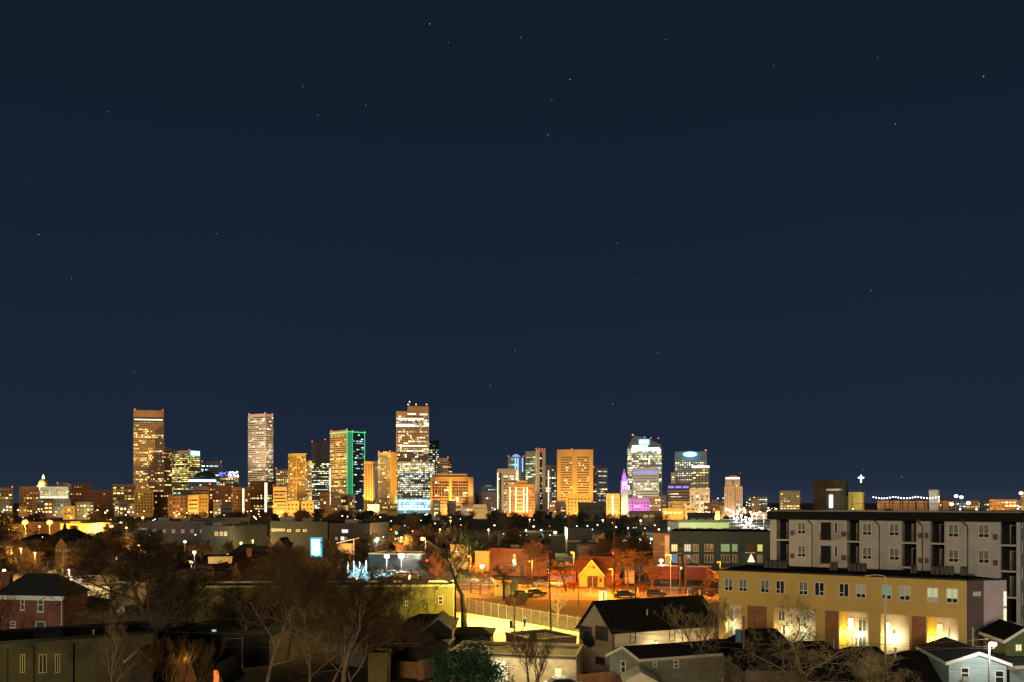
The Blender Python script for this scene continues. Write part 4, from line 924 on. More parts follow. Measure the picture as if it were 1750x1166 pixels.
m = MB(); g.obox(m, g.u(1661), g.u(1675), .1, .14, g.z(1668, 1019), g.z(1668, 1011)); T.part('slot_window', m, BLINDW)
m = MB(); g.obox(m, g.u(1660), g.u(1662.5), .1, .14, g.z(1661, 1104), g.z(1661, 1072)); T.part('slot_window', m, BLINDW)
# roof units
lbls = ['row of grey air conditioners at the left end of the tan block roof', 'twin grey roof fans left of centre on the tan block roof', 'bank of grey condensers above the middle of the tan block', 'pair of grey roof vents right of the middle condensers', 'long grey condenser bank near the right end of the tan block', 'last small roof unit by the plum end wall']
for k, (x0, x1, n) in enumerate(((1305, 1345, 5), (1417, 1430, 2), (1448, 1480, 4), (1555, 1566, 2), (1590, 1630, 5), (1640, 1652, 1))):
    gg = Face(f.p(0, -6, 0)[:2], f.p(f.w, -6, 0)[:2]); u0, u1 = gg.u(x0), gg.u(x1); w_ = (u1 - u0) / n
    q = gg.p((u0 + u1) / 2, 0, 11.86); TT = Thing('roof_unit', lbls[k], 'air conditioner', q)
    for j in range(n):
        m = MB(); gg.obox(m, u0 + j * w_ + .05, u0 + (j + 1) * w_ - .05, -.8, 0, 11.9, 12.75); TT.part('condenser', m, mat('dull grey unit', (.09, .09, .09), .7, .2, 2))
        qq = gg.p(u0 + (j + .5) * w_, -.4, 12.76); TT.part('fan', MB().tube(qq, (qq[0], qq[1], 12.86), min(.3, w_ * .4), None, 10), RAIL)

# ------------------------------------------------------------ big dark roofed house in the middle
C1, C2, C3 = eave(1045, 1082, 5.07), eave(983, 1073, 5.07), eave(1234, 1068, 5.07)
Hs = House('gabled_house', 'large taupe house with a long black shingle roof and lit cream side wall', C1, C2, C3, 5.07, 8.5, SIDT, ROOFK, trim=None, over=.3)
T = Hs.T
fg = Hs.fg
for (x0, x1) in ((990.5, 1011), (1018, 1039)): winpx(T, fg, x0, x1, 1070, 1094.5, fr=RAIL, gl=GLASSD, style='two', proud=.06, t=.12)
winpx(T, fg, 1018, 1034, 1123, 1136, fr=RAIL, gl=GLASSD, style='two', proud=.06)
fl = Hs.fl
m = MB(); fl.obox(m, .35, fl.w - .45, .01, .07, 3.35, 4.9); T.part('upper_cladding', m, STUC, label='cream upper wall under the eave')
winpx(T, fl, 1076, 1086, 1079, 1099, fr=RAIL, gl=GLASSD, style='sash', proud=.12); winpx(T, fl, 1143, 1153, 1075, 1096, fr=RAIL, gl=GLASSD, style='sash', proud=.12)
q = fl.p(fl.u(1048), .16, 0); T.part('downspout', MB().tube((q[0], q[1], 0), (q[0], q[1], 5.0), .06, .06, 6), RAIL)
R1, R2 = Hs.R; 
for (t, zz, nm) in ((.42, 8.3, 'roof_vent'), (.46, 6.6, 'roof_vent')):
    q = R1 * (1 - t) + R2 * t + (Vector((0, -1)) * (0 if zz > 8 else 1.6)); T.part(nm, MB().tube((q.x, q.y, zz - .3), (q.x, q.y, zz + .75), .07, .07, 6), METAL, Hs.roof)
q = fl.p(fl.u(1118), .9, 3.4); sc = T.part('wall_lamp', MB().tube(fl.p(fl.u(1118), .05, 3.7), fl.p(fl.u(1118), .5, 3.75), .03, .03, 5), RAIL); T.part('lamp_glass', MB().ball(fl.p(fl.u(1118), .5, 3.6), .12, 6), WHI, sc)
point(fl.p(fl.u(1115), 1.4, 3.3), (1, .78, .42), 190, .2); point(fl.p(fl.u(1160), 1.8, 3.0), (1, .78, .42), 190, .2); point(fl.p(fl.u(1205), 2.0, 2.8), (1, .72, .35), 90, .2)
# low dark roof left of it
T = block('flat_roofed_garage', 'low dark flat roofed wing left of the taupe gable', eave(915, 1098, 2.9), eave(985, 1091, 2.9), 7, 2.9, SIDT, ROOFF)
# grey green house in front
C1, C2, C3 = eave(1093, 1127, 3.6), eave(1036, 1119, 3.6), eave(1268, 1114, 3.6)
Hs = House('gabled_house', 'small grey green house with cream rake boards and one narrow sash window', C1, C2, C3, 3.6, 4.75, SIDG, ROOFK, trim=mat('cream rake board', (.55, .5, .4), .6, .05), over=.22)
fg = Hs.fg; winpx(Hs.T, fg, 1061, 1069.5, 1129, 1150, style='sash', gl=GLASSD)
fl = Hs.fl
winpx(Hs.T, fl, 1151, 1160, 1128, 1142, style='sash', gl=GREYG); winpx(Hs.T, fl, 1116, 1122, 1125, 1140, style='sash', gl=GREYG)
# bright little gable shed at the bottom
C1, C2, C3 = eave(1064, 1168, 2.3), eave(1126, 1168, 2.3), eave(1058, 1150, 2.3)
Y0 = 86.0
Hs = House('garden_shed', 'brightly lit cream shed gable at the bottom edge of the view', (X(1064, Y0), Y0), (X(1126, Y0), Y0), (X(1066, Y0) + .2, Y0 + 4), Z(1166, Y0), Z(1149, Y0), STUC, mat('pale shed roof', (.5, .47, .4), .8, .1, 1), trim=None, over=.15)
point((X(1090, Y0 - 4), Y0 - 4.5, 5.0), (1, .9, .62), 260, .3)
# wooden fence
def fence(name, label, pts, z1, m_board, z0=0.0, boards=True, cat='fence', group=None, step=.16):
    T = Thing(name, label, cat, (pts[0][0], pts[0][1], z0), group)
    for k in range(len(pts) - 1):
        g = Face(pts[k], pts[k + 1]); 
        if g.n.y > 0: g = Face(pts[k + 1], pts[k])
        m = MB(); u = 0; r = random.Random(k)
        while u < g.w - step: f0 = r.uniform(-.02, .02); g.obox(m, u, u + step - .015, -.02, .01 + f0 * .2, z0 + .05, z1 + f0 * 2); u += step
        T.part('fence_panel', m, m_board)
        m = MB(); g.obox(m, 0, g.w, -.07, -.021, z1 - .4, z1 - .3); g.obox(m, 0, g.w, -.07, -.021, z0 + .35, z0 + .45); T.part('rail', m, m_board)
        u = 0
        while u < g.w: m = MB(); g.obox(m, u, u + .1, -.17, -.071, z0, z1 + .05); T.part('post', m, m_board); u += 2.4
    return T
fence('wooden_fence', 'orange cedar fence glowing beside the white car', [(X(985, 92), 92), (X(1058, 94), 94)], Z(1150, 93), FENW)
fence('wooden_fence', 'dark red stained fence between the lit cedar fence and the shed', [(X(1044, 91), 91), (X(1066, 90), 90)], Z(1156, 91), mat('dark red fence board', (.16, .05, .03), .8, .3, 2, kind='plank'))
fence('wooden_fence', 'short cedar fence run with lit posts below the black gables', [(X(716, 98), 98), (X(742, 100), 100)], 2.3, FENW)
fence('wooden_fence', 'low dim fence running left from the olive shed', [(X(675, 100), 100), (X(716, 99), 99)], 1.9, FENW)
# low beige carport building
A, B = (X(737, 101), 101), (X(1000, 98), 98)
T = block('flat_roofed_building', 'low beige garage with a broad tan gravel roof and a lit wall behind the evergreen', (X(765, 97), 97), (X(985, 94.5), 94.5), 8, 3.1, mat('weathered cream render', (.42, .34, .21), .9, .35, .9, bump=.3), ROOFT)
f = T.f
m = MB(); f.obox(m, f.u(840), f.u(868), .02, .08, .05, 2.7); T.part('garage_door', m, WHITE)
winpx(T, f, 948, 960, 1142, 1158, style='cross', gl=LITY)
m = MB(); f.obox(m, 0, f.w, -.1, .7, 3.12, 3.32); T.part('awning', m, mat('dark fascia board', (.06, .045, .03), .8, .2, 1))
m = MB(); q = f.p(f.w * .35, -6, 3.5); T.part('roof_patch', MB().prism([f.p(f.w * .28, -6, 0)[:2], f.p(f.w * .5, -7.5, 0)[:2], f.p(f.w * .56, -6.8, 0)[:2], f.p(f.w * .35, -5, 0)[:2]], 3.17, 3.22), mat('rust red tarp', (.3, .08, .03), .8, .3, 2))
point(f.p(f.u(862), 2.6, 3.0), (1, .86, .5), 480, .25); point(f.p(f.u(915), 2.6, 3.0), (1, .86, .5), 300, .25); point(f.p(f.u(955), 2.4, 3.2), (1, .86, .5), 200, .25)
point(f.p(f.w * .7, -4, 6.5), (1, .8, .4), 420, .4)
# satellite dish on dark roof
q = (X(1003, 96), 96, 3.6)
T = Thing('satellite_dish', 'dark satellite dish turned away on the low roof by the taupe house', 'satellite dish', q)
T.part('mast', MB().tube(q, (q[0], q[1], 4.5), .04, .04, 6), RAIL)
m = MB(); n_ = Vector((.5, -.7, .5)).normalized(); a_ = n_.orthogonal().normalized(); b_ = n_.cross(a_); c_ = Vector((q[0], q[1], 4.8))
for k in range(4):
    r0, r1 = .9 * k / 4, .9 * (k + 1) / 4
    for j in range(14):
        t0, t1 = j * math.pi / 7, (j + 1) * math.pi / 7
        P_ = lambda r, t: tuple(c_ + a_ * r * math.cos(t) + b_ * r * math.sin(t) + n_ * (r * r * .35)); m.quad(P_(r0, t0), P_(r1, t0), P_(r1, t1), P_(r0, t1))
T.part('reflector', m, RAIL); T.part('feed_arm', MB().tube(tuple(c_), tuple(c_ + n_ * .7), .025, .025, 5), RAIL)
# ------------------------------------------------------------ black hip roofs lower right, blue house, green house
def hip(name, label, x0, x1, ypk, xr0, xr1, yev, Y, wall, roof, ze=None, depth=8, near=0, low=0):
    ze = Z(yev + low, Y - near); zr = Z(ypk, Y + depth / 2); Y -= near; depth += near * 1.3; C1 = (X(x0, Y), Y); C2 = (X(x0, Y), Y + depth); C3 = (X(x1, Y), Y)
    return House(name, label, C1, (C1[0] + .3, Y + depth), C3, ze, zr, wall, roof, over=.3, hip=.3)
hip('hipped_house', 'black hipped roof house left of the three, half hidden by the spreading bare tree', 1270, 1400, 1070, 0, 0, 1098, 91, SIDT, ROOFK, near=5, low=46)
hip('hipped_house', 'black hipped roof second from the left below the tan block', 1370, 1488, 1091, 0, 0, 1116, 89, SIDT, ROOFK, near=5, low=46)
h3 = hip('hipped_house', 'black hipped roof with a thin flue in front of the bright white bay', 1462, 1588, 1100, 0, 0, 1128, 87, SIDT, ROOFK, near=5, low=46)
q = h3.R[0] * .6 + h3.R[1] * .4; h3.T.part('flue', MB().tube((q.x, q.y, h3.zr - .2), (q.x, q.y, h3.zr + .9), .06, .06, 6), RAIL, h3.roof)
hip('hipped_house', 'black hipped roof nearest the pale blue house', 1560, 1720, 1106, 0, 0, 1136, 85.5, SIDT, ROOFK, near=5, low=46)
hip('flat_shed', 'small dark roofed outbuilding under the wooden pole with the blue box', 1225, 1300, 1092, 0, 0, 1104, 96, SIDT, ROOFK, depth=5)
Y0 = 80
Hs = House('gabled_house', 'pale blue house with white gable trim in the bottom right corner', (X(1617, Y0), Y0), (X(1730, Y0 - .8), Y0 - .8), (X(1617, Y0) + 1.4, Y0 + 9), Z(1132, Y0), Z(1113, Y0), SIDB, ROOFB, trim=WHITE, over=.35)
fg = Hs.fg; winpx(Hs.T, fg, 1642, 1656, 1141, 1160, style='sash', gl=GLASSD, sill=True); winpx(Hs.T, fg, 1700, 1716, 1146, 1168, style='sash', gl=GLASSD)
m = MB(); fg.obox(m, fg.u(1643), fg.u(1655), .06, .4, fg.z(1650, 1163), fg.z(1650, 1156)); Hs.T.part('air_conditioner', m, METAL)
C1 = Vector((X(1732, Y0), Y0 + .4)); Hs2 = House('', '', (X(1728, Y0), Y0 + .5), (X(1760, Y0), Y0 + 8.5), (X(1800, Y0), Y0 + 1.5), Z(1141, Y0), Z(1121, Y0 + 4), SIDB, ROOFB, trim=WHITE, over=.3, T=Hs.T)
Y0 = 84
Hs = House('gabled_house', 'moss green gabled house at the right edge behind the street lamp', (X(1716, Y0), Y0), (X(1790, Y0), Y0), (X(1716, Y0) + .8, Y0 + 6), Z(1095, Y0), Z(1072, Y0), mat('moss green siding', (.12, .19, .09), .7, .12, 1, kind='siding'), ROOFK, trim=WHITE, over=.3)
fg = Hs.fg; winpx(Hs.T, fg, 1735, 1746, 1101, 1113, style='two', gl=LITY)

# ------------------------------------------------------------ teal dark building and its neighbours
T = block('apartment_building', 'dark teal three storey block with two rows of white framed windows', (X(1145, 232), 232), (X(1318, 226), 226), 26, Z(911, 229), mat('dark teal panel', (.007, .036, .055), .7, .2, .4), ROOFF); f = T.f; TFR = mat('pale green grey frame', (.26, .36, .36), .6, .05)
for (x0, x1, a, b_) in ((1147, 1158, 'y', 'b'), (1169, 1181, 'w', 'd'), (1184, 1194, 'd', 'd'), (1204, 1219, 'd', 'd'), (1232, 1247, 'g', 'd'), (1251, 1260.5, 'g', 'd'), (1294, 1303.5, 'yy', 'g2')):
    mm = dict(y=LITY, yy=glow('lit lime window', (.85, .85, .2), 1.0), b=LITB, w=glow('lit cream window', (1, .85, .6), .8), d=GLASSD, g=glow('lit green window', (.3, .62, .25), .6), g2=BLINDG)
    winpx(T, f, x0, x1, 930, 943, style='three', gl=mm[a], t=.14, fr=TFR); winpx(T, f, x0, x1, 948, 961.5, style='three', gl=mm[b_], t=.14, fr=TFR)
m = MB(); f.obox(m, f.u(1273), f.u(1291), .02, .9, f.z(1282, 945), f.z(1282, 944)); T.part('balcony_slab', m, WHITE)
m = MB(); f.obox(m, f.u(1274), f.u(1290), .02, .06, f.z(1282, 943.5), f.z(1282, 930)); T.part('balcony_recess', m, RAIL)
q = f.p(f.u(1283.5), 1.2, f.z(1283, 960)); T.part('decorated_tree', MB().lathe(q[0], q[1], [(1.0, q[2]), (.5, q[2] + 1.1), (.1, q[2] + 2.0)], 8), glow('warm tree light', (1, .7, .4), 1.6), label='small cone tree lit warm on a balcony')
for k, px in enumerate((1165, 1173, 1195, 1212, 1240)):
    q = f.p(f.u(px), -5, Z(911, 229) + .06); T2 = Thing('roof_vent', 'small dark roof vent on the teal block, one of a row', 'vent', q, 'roof vents on the teal block'); T2.part('housing', MB().box(q[0] - .7, q[0] + .7, q[1] - .6, q[1] + .6, q[2], q[2] + .9), APTD); T2.part('cowl', MB().box(q[0] - .85, q[0] + .85, q[1] - .75, q[1] + .75, q[2] + .95, q[2] + 1.1), METAL)
T = block('apartment_wing', 'beige four storey wing with a pale edge left of the dark teal block', (X(1116, 236), 236), (X(1144.6, 233), 233), 14, Z(914, 234), mat('beige stucco', (.2, .15, .1), .85, .12, .5), ROOFF)
winpx(T, T.f, 1128, 1131, 927, 931, style='none', gl=GLASSD); winpx(T, T.f, 1132, 1135, 927, 931, style='none', gl=GLASSD)
m = MB(); T.f.obox(m, T.f.u(1137), T.f.w, .02, .3, 0, Z(915, 234)); T.part('edge_panel', m, LIGHTC)
T = block('flat_roofed_hall', 'pale green floodlit hall behind the dark teal block', (X(1160, 420), 420), (X(1246, 420), 420), 30, Z(894.5, 420), mat('pale stucco wall', (.6, .62, .5), .85, .05, .3), ROOFF)
m = MB(); T.f.obox(m, T.f.w * .02, T.f.w * .98, -6, 0, Z(894, 420) , Z(889, 420)); T.part('roof_plant', m, GREYG)
spot((X(1195, 420), 392, 7), (X(1203, 420), 420, 8), (.72, 1, .32), 26000, 130, .5)
# rust red freight wagons
def wagon(x0, x1, Y, label, m_):
    L_ = X(x1, Y) - X(x0, Y); T = Thing('freight_wagon', label, 'freight wagon', ((X(x0, Y) + X(x1, Y)) / 2, Y, 0)); xa, xb = X(x0, Y), X(x1, Y)
    T.part('body', MB().box(xa, xb, Y, Y + 2.9, 1.15, 4.3), m_)
    m = MB(); u = xa + .2
    while u < xb - .2: m.box(u, u + .1, Y - .08, Y - .002, 1.2, 4.2); u += .75
    T.part('rib', m, m_, kind=None); T.part('roof', MB().box(xa - .1, xb + .1, Y - .12, Y + 3.0, 4.31, 4.45), METAL)
    T.part('door', MB().box((xa + xb) / 2 - 1.2, (xa + xb) / 2 + 1.2, Y - .16, Y - .09, 1.25, 4.1), m_)
    T.part('frame', MB().box(xa, xb, Y + .3, Y + 2.6, .85, 1.13), RAIL)
    for s_ in (.14, .26, .74, .86): 
        xx = xa + L_ * s_; T.part('wheel', MB().tube((xx, Y + .35, .46), (xx, Y + .5, .46), .45, .45, 12), RAIL)
RUST = mat('rust red corrugated steel', (.17, .045, .025), .7, .3, 1)
wagon(1111, 1159, 214, 'rust red freight wagon with pale roof edge in front of the teal block', RUST)
wagon(1172, 1216, 212, 'darker red freight wagon right of the black posts', mat('dark red corrugated steel', (.12, .03, .02), .7, .3, 1))
for k in range(2): sheet('railway_rail', [(X(1085, 213), 213.3 + k * 1.5), (X(1260, 213), 212.3 + k * 1.5), (X(1260, 213), 212.4 + k * 1.5), (X(1085, 213), 213.4 + k * 1.5)], .14, METAL)

# ------------------------------------------------------------ orange lit street: brick hall, kiosk, gabled shop
T = block('brick_hall', 'flat roofed brick hall glowing red orange behind the street', (X(838, 240), 240), (X(911, 236), 236), 16, Z(940, 238), mat('orange red brick', (.26, .085, .035), .85, .2, .6, kind='brick'), ROOFK, capm=mat('red brick parapet', (.3, .1, .05), .85, .2, .6)); f = T.f
m = MB(); f.obox(m, -.4, f.u(858), -4, .3, Z(940, 238) + .36, Z(937, 238) + .2); T.part('roof_canopy', m, RAIL)
m = MB(); f.obox(m, f.u(877), f.u(882), .02, .06, 1, 6); T.part('window', m, GLASSD); m = MB(); f.obox(m, f.u(889), f.u(895), .02, .08, 0.02, 3.0); T.part('door', m, RAIL)
T = block('brick_annex', 'dim mauve wing of shops right of the glowing brick hall', (X(911.5, 236), 236), (X(935, 235), 235), 10, 5.6, REDB, ROOFF)
T = block('kiosk', 'small bright yellow kiosk with a grey side standing on the dark lot', (X(845, 186), 186), (X(871, 186), 186), 3.5, 2.5, mat('yellow painted wall', (.8, .55, .14), .8, .1, 1), ROOFF, cat='kiosk'); f = T.f
winpx(T, f, 848, 852, 999, 1004, style='none', gl=GLASSD, t=.05); m = MB(); f.obox(m, f.w - .9, f.w - .1, .02, .06, .02, 2.0); T.part('door', m, mat('grey door', (.3, .26, .2), .7, .1)); point(f.p(f.w * .4, 4.5, 4.2), (1, .75, .2), 340, .2)
T = block('storage_shed', 'dull grey box shed joined to the yellow kiosk on its right', (X(871.6, 186), 186.2), (X(884, 186), 186.2), 3.2, 2.4, GREYG, ROOFF, cat='shed')
# gabled shop with long roof
Yo = 206; C1 = (X(1036, Yo), Yo); 
Hs = House('gabled_shop', 'steep gabled cottage with a glowing yellow front facing the orange street', (X(1034, Yo), Yo), (X(988, Yo), Yo), (X(1034, Yo) + 1.5, Yo + 9), 2.6, Z(957, Yo), mat('ochre stucco', (.45, .27, .1), .85, .12, 1), mat('brown shingles', (.16, .06, .03), .9, .3, 2, kind='shingle'), trim=mat('yellow rake board', (.75, .5, .15), .6, .05), over=.3)
fg = Hs.fg
m = MB(); fg.obox(m, fg.u(1004), fg.u(1021), .02, .1, .05, 2.5); Hs.T.part('porch_opening', m, RAIL); winpx(Hs.T, fg, 1024, 1029, 988, 995, gl=GLASSD, style='sash', fr=mat('brown frame', (.15, .08, .03), .7, 0)); winpx(Hs.T, fg, 1012, 1017, 966, 972, gl=GLASSD, style='none', fr=mat('brown frame', (.15, .08, .03), .7, 0))
for px in (1003, 1012, 1022):
    q = fg.p(fg.u(px), 1.0, 0); Hs.T.part('porch_post', MB().tube(q, (q[0], q[1], 2.6), .09, .09, 6), FENW)
House('shop_wing', 'long low brown roofed wing behind the glowing gabled cottage', (X(985, 212), 212), (X(985, 212) - .5, 222), (X(1062, 209), 209), 3.0, 6.6, REDB, mat('brown shingles', (.16, .06, .03), .9, .3, 2, kind='shingle'), over=.4, hip=.12)
T = block('market_stall', 'open fronted market shop with glowing interior left of the bare street tree', (X(940, 214), 214), (X(984, 212), 212), 7, 3.0, REDB, ROOFF, cat='shop')
for k in range(4): m = MB(); T.f.obox(m, T.f.w * (.12 + k * .22), T.f.w * (.25 + k * .22), .02, .08, .3, 2.3); T.part('window', m, glow('dim mauve shopfront', (.8, .45, .35), .35))
T = block('dark_warehouse', 'black low warehouse with a thin pale roof line behind the orange street', (X(970, 330), 330), (X(1012, 330), 330), 20, Z(904, 330), RAIL, mat('black roof sheet', (.015, .015, .015), .8, .2, .2), cat='warehouse')
m = MB(); T.f.obox(m, .5, T.f.w - .3, .1, .3, Z(925.5, 330), Z(924.5, 330)); T.part('gutter', m, METAL)
T = block('dark_warehouse', 'long black warehouse left of the one with the pale roof line', (X(930, 345), 345), (X(969, 345), 345), 20, Z(917, 345), RAIL, ROOFK, cat='warehouse')
T = block('grey_house', 'dull grey stucco house with small windows right of the black warehouses', (X(990, 262), 262), (X(1024, 262), 262), 9, Z(934, 262), mat('dull grey stucco', (.16, .14, .11), .85, .15, .6), ROOFF, cat='house')
for px in (1003, 1010, 1016): winpx(T, T.f, px, px + 3.5, 938, 942, style='none', gl=GLASSD)
T = block('stair_shed', 'slim bright cream shed standing between dark tree trunks right of the cottage', (X(1068, 215), 215), (X(1084, 215), 215), 4, Z(978, 215), STUC, ROOFF, cat='shed'); winpx(T, T.f, 1070, 1074, 980, 984, style='none', gl=GLASSD)
T = Thing('portable_toilet', 'white upright cabin with a green stripe above the black shingle roof', 'portable toilet', (X(1031, 150), 150, 0)); xx = X(1031, 150)
T.part('cabin', MB().box(xx - .62, xx + .62, 150, 151.2, 0, Z(1011, 150)), WHITE); T.part('door', MB().box(xx - .1, xx + .18, 149.93, 149.99, .1, Z(1012, 150)), mat('green door stripe', (.1, .35, .3), .6, 0)); T.part('roof', MB().box(xx - .68, xx + .68, 149.9, 151.3, Z(1011, 150) + .01, Z(1011, 150) + .1), WHITE)
point((xx, 146, 3.5), (1, .95, .8), 160, .2)

# ------------------------------------------------------------ long olive building and black gables
A, B = Vector(eave(330, 1005, 6.0)), Vector(eave(775, 1003, 6.0))
T = block('long_flat_building', 'long olive stucco building with a lit roof edge and a boarded window', A, B, 8, 6.0, mat('olive stucco', (.17, .165, .045), .9, .12, .5), ROOFF, capm=mat('cream coping', (.5, .45, .3), .8, .1)); f = T.f; OB = T
winpx(T, f, 689, 697.5, 1020, 1036, style='cross', gl=GLASSD, t=.16); winpx(T, f, 749, 757, 1019, 1033, style='sash', gl=mat('dark red pane', (.06, .015, .01), .5, .1), t=.07); winpx(T, f, 606, 613, 1022, 1036, style='cross', gl=LITD, t=.1); winpx(T, f, 464, 474, 1026, 1043, style='two', gl=LITY, t=.12)
for (x0, x1, y_) in ((650, 672, 992), (686, 732, 993)): 
    g = Face(f.p(0, -3, 0)[:2], f.p(f.w, -3, 0)[:2]); m = MB(); g.obox(m, g.u(x0), g.u(x1), -2.4, 0, 6.07, g.z((x0 + x1) / 2, y_)); T.part('roof_house', m, RAIL)
def gable(name, label, x0, x1, yev, ypk, Y, depth, wall, roof, trim=None, over=.25, cat='house', skew=0.0, frac=.5, lit=None, group=None, **k):
    C1 = (X(x0, Y), Y); C2 = (X(x1, Y), Y); xm = X(x0 + (x1 - x0) * frac, Y)
    return House(name, label, C1, C2, (C1[0] + skew, Y + depth), Z(yev, Y), Z(ypk, Y), wall, roof, trim=trim, over=over, cat=cat, gable_frac=frac, group=group, **k)
DK = mat('charcoal siding', (.035, .033, .03), .8, .2, 1, kind='siding')
hip('hipped_house', 'black roofed house before the olive wall with two flues on its ridge', 682, 774, 1049, 0, 0, 1070, 113, DK, ROOFK, depth=8)
h_ = gable('gabled_house', 'black gable with pale grey rake boards below the olive wall', 722, 776, 1076, 1055, 106, 7, DK, ROOFK, trim=mat('pale grey rake board', (.3, .36, .36), .7, .1))
hip('hipped_house', 'dark hip roofed outbuilding beside the tall black tree trunk', 762, 842, 1071, 0, 0, 1085, 110, DK, ROOFK, depth=6)
hip('hipped_house', 'grey roofed low house with a thin white gutter left of the tan gravel roof', 692, 768, 1089, 0, 0, 1103, 102, DK, mat('dark grey shingles', (.05, .05, .052), .9, .3, 2, kind='shingle'), depth=6)
gable('gabled_house', 'little house with a pale pointed gable under the twisted bare tree', 625, 662, 1078, 1060, 104, 8, DK, mat('pale brown shingles', (.2, .14, .12), .9, .2, 2, kind='shingle'), trim=mat('pale brown rake board', (.3, .22, .18), .7, .1))
T = block('garden_shed', 'olive flat shed behind the trunks at the bottom centre', (X(629, 95), 95), (X(661, 95), 95), 3, Z(1121, 95), mat('olive board wall', (.2, .16, .06), .85, .15, 1), ROOFF, cat='shed')
T = block('narrow_house', 'dark grey house with a teal lit window between the big trunks', (X(575, 108), 108), (X(620, 106), 106), 8, 4.6, mat('grey board wall', (.09, .09, .085), .85, .15, 1), ROOFF, cat='house'); winpx(T, T.f, 590, 601, 1088, 1108, style='two', gl=mat('teal blind', (.05, .14, .13), .6, .1), t=.08)
# dark group at the left centre
T = block('long_flat_building', 'low dark blue grey flat roofed building behind the bottom left gables', (X(270, 112), 112), (X(460, 108), 108), 14, 3.2, DK, mat('blue grey felt', (.03, .04, .05), .9, .3, .6), cat='building')
T = Thing('basketball_pole', 'thin white pole with a short arm on the dark blue grey roof', 'pole', (X(340, 108), 108, 0)); T.part('pole', MB().tube((X(414, 101), 101, 0), (X(414, 101), 101, Z(1088, 101)), .05, .05, 6), METAL); T.part('arm', MB().tube((X(414, 101), 101, Z(1091, 101)), (X(384, 101), 101, Z(1092, 101)), .03, .03, 5), METAL)
T = Thing('handrail', 'white horizontal handrail on the dark roof beyond the leaning trunk', 'railing', (X(300, 122), 122, 0)); T.part('rail', MB().tube((X(281, 122), 122, Z(1063, 122)), (X(328, 122), 122, Z(1060.5, 122)), .05, .05, 5), METAL); T.part('post', MB().tube((X(328, 122), 122, 0), (X(328, 122), 122, Z(1060.5, 122)), .05, .05, 5), METAL)
T = Thing('green_bin', 'small green cabinet with a white panel on the dark left roofs', 'cabinet', (X(366, 113), 113, 4.2)); T.part('body', MB().box(X(362, 113), X(370, 113), 113, 113.6, 4.25, Z(1068, 113)), mat('green cabinet', (.05, .14, .08), .6, 0)); T.part('panel', MB().box(X(362.5, 113), X(369.5, 113), 112.93, 112.99, Z(1079.5, 113), Z(1076, 113)), glow('pale green panel', (.6, .9, .75), .7))
gable('wooden_cabin', 'steep orange wood gable poking up among bare branches at the lower left', 293, 336, 1160, 1104, 92, 6, mat('orange cabin wood', (.3, .12, .03), .8, .2, 2, kind='siding'), ROOFK, trim=mat('orange rake board', (.35, .17, .05), .7, .1), cat='cabin')
h_ = gable('wooden_cabin', 'small grey gable with a tall orange lit stained window at the bottom edge', 350, 386, 1172, 1136, 86, 6, mat('grey cabin wood', (.12, .12, .08), .8, .2, 2, kind='siding'), ROOFK, cat='cabin')
fg = h_.fg; m = MB(); fg.obox(m, fg.u(365.5), fg.u(374), -.1, .06, fg.z(370, 1172), fg.z(370, 1146)); h_.T.part('lit_window', m, glow('orange stained glass', (1, .2, .03), 1.3))
point((X(330, 86), 84, 5), (1, .55, .12), 130, .3)
# front left olive grey hall with tall narrow windows
A, B = Vector((X(-20, 88), 88)), Vector((X(262, 96), 96))
T = block('flat_roofed_hall', 'dim olive grey hall with tall narrow windows in the bottom left corner', A, B, 9, 5.6, mat('olive grey render', (.075, .068, .036), .95, .45, .4), ROOFF, capm=RAIL); f = T.f
for (x0, x1) in ((34, 43), (66, 80), (94, 103)): winpx(T, f, x0, x1, 1118, 1150, style='two', gl=GLASSD, t=.08, fr=mat('dull yellow frame', (.4, .36, .15), .7, 0))
m = MB()
for x0 in (4, 50, 118): f.obox(m, f.u(x0), f.u(x0) + .35, .01, .22, 0, 5.2)
T.part('buttress', m, mat('olive grey render', (.15, .135, .07)))
m = MB(); f.obox(m, f.u(60), f.u(110), -5, -2, 5.7, 6.1); T.part('roof_house', m, RAIL)
point((X(-8, 80), 82, 3), (1, .82, .35), 600, .4); point((X(70, 84), 84, 2.5), (1, .8, .4), 70, .4)
h_ = gable('gabled_house', 'dark timber house with a cream roof edge at the bottom left of the brown tree', 212, 262, 1130, 1108, 90, 7, DK, ROOFK, trim=mat('dull cream rake board', (.25, .22, .14), .7, .1), over=.3)
# red brick house
A, B = Vector((X(-12, 133), 133)), Vector((X(107, 131), 131)); ze = Z(1018, 132)
Hs = House('brick_house', 'red brick house with a black hipped roof and white eave at the left edge', (A.x, A.y - .4), (A.x - 1.2, A.y + 10), (B.x + .6, B.y - .4), ze, Z(980, 137), BRICKR, ROOFB, trim=WHITE, over=.4, hip=.28)
f = Face(A, B)
f = Face((A.x, A.y), (B.x, B.y)); m = MB(); f.obox(m, 0, f.w + .2, .02, .3, ze - .65, ze - .17); Hs.T.part('cornice', m, WHITE)
for (x0, x1, y0, y1) in ((35, 42.5, 1023, 1043), (64.5, 75, 1021, 1046), (18, 27, 1062, 1073), (61, 78, 1062, 1086)): winpx(Hs.T, f, x0, x1, y0, y1, style='sash', gl=mat('blue grey pane', (.07, .09, .1), .2, .2), t=.13, sill=True)
q = f.p(f.w - .1, .1, 0); Hs.T.part('downspout', MB().tube(q, (q[0], q[1], ze - .6), .07, .07, 6), WHITE)
q = (X(4, 134), 134); Hs.T.part('chimney', MB().box(q[0] - .9, q[0] + .5, q[1] + 1, q[1] + 2, ze, Z(978, 134)), BRICKR, Hs.roof)
point((X(70, 124), 123, 5), (.8, .85, 1), 260, .6)
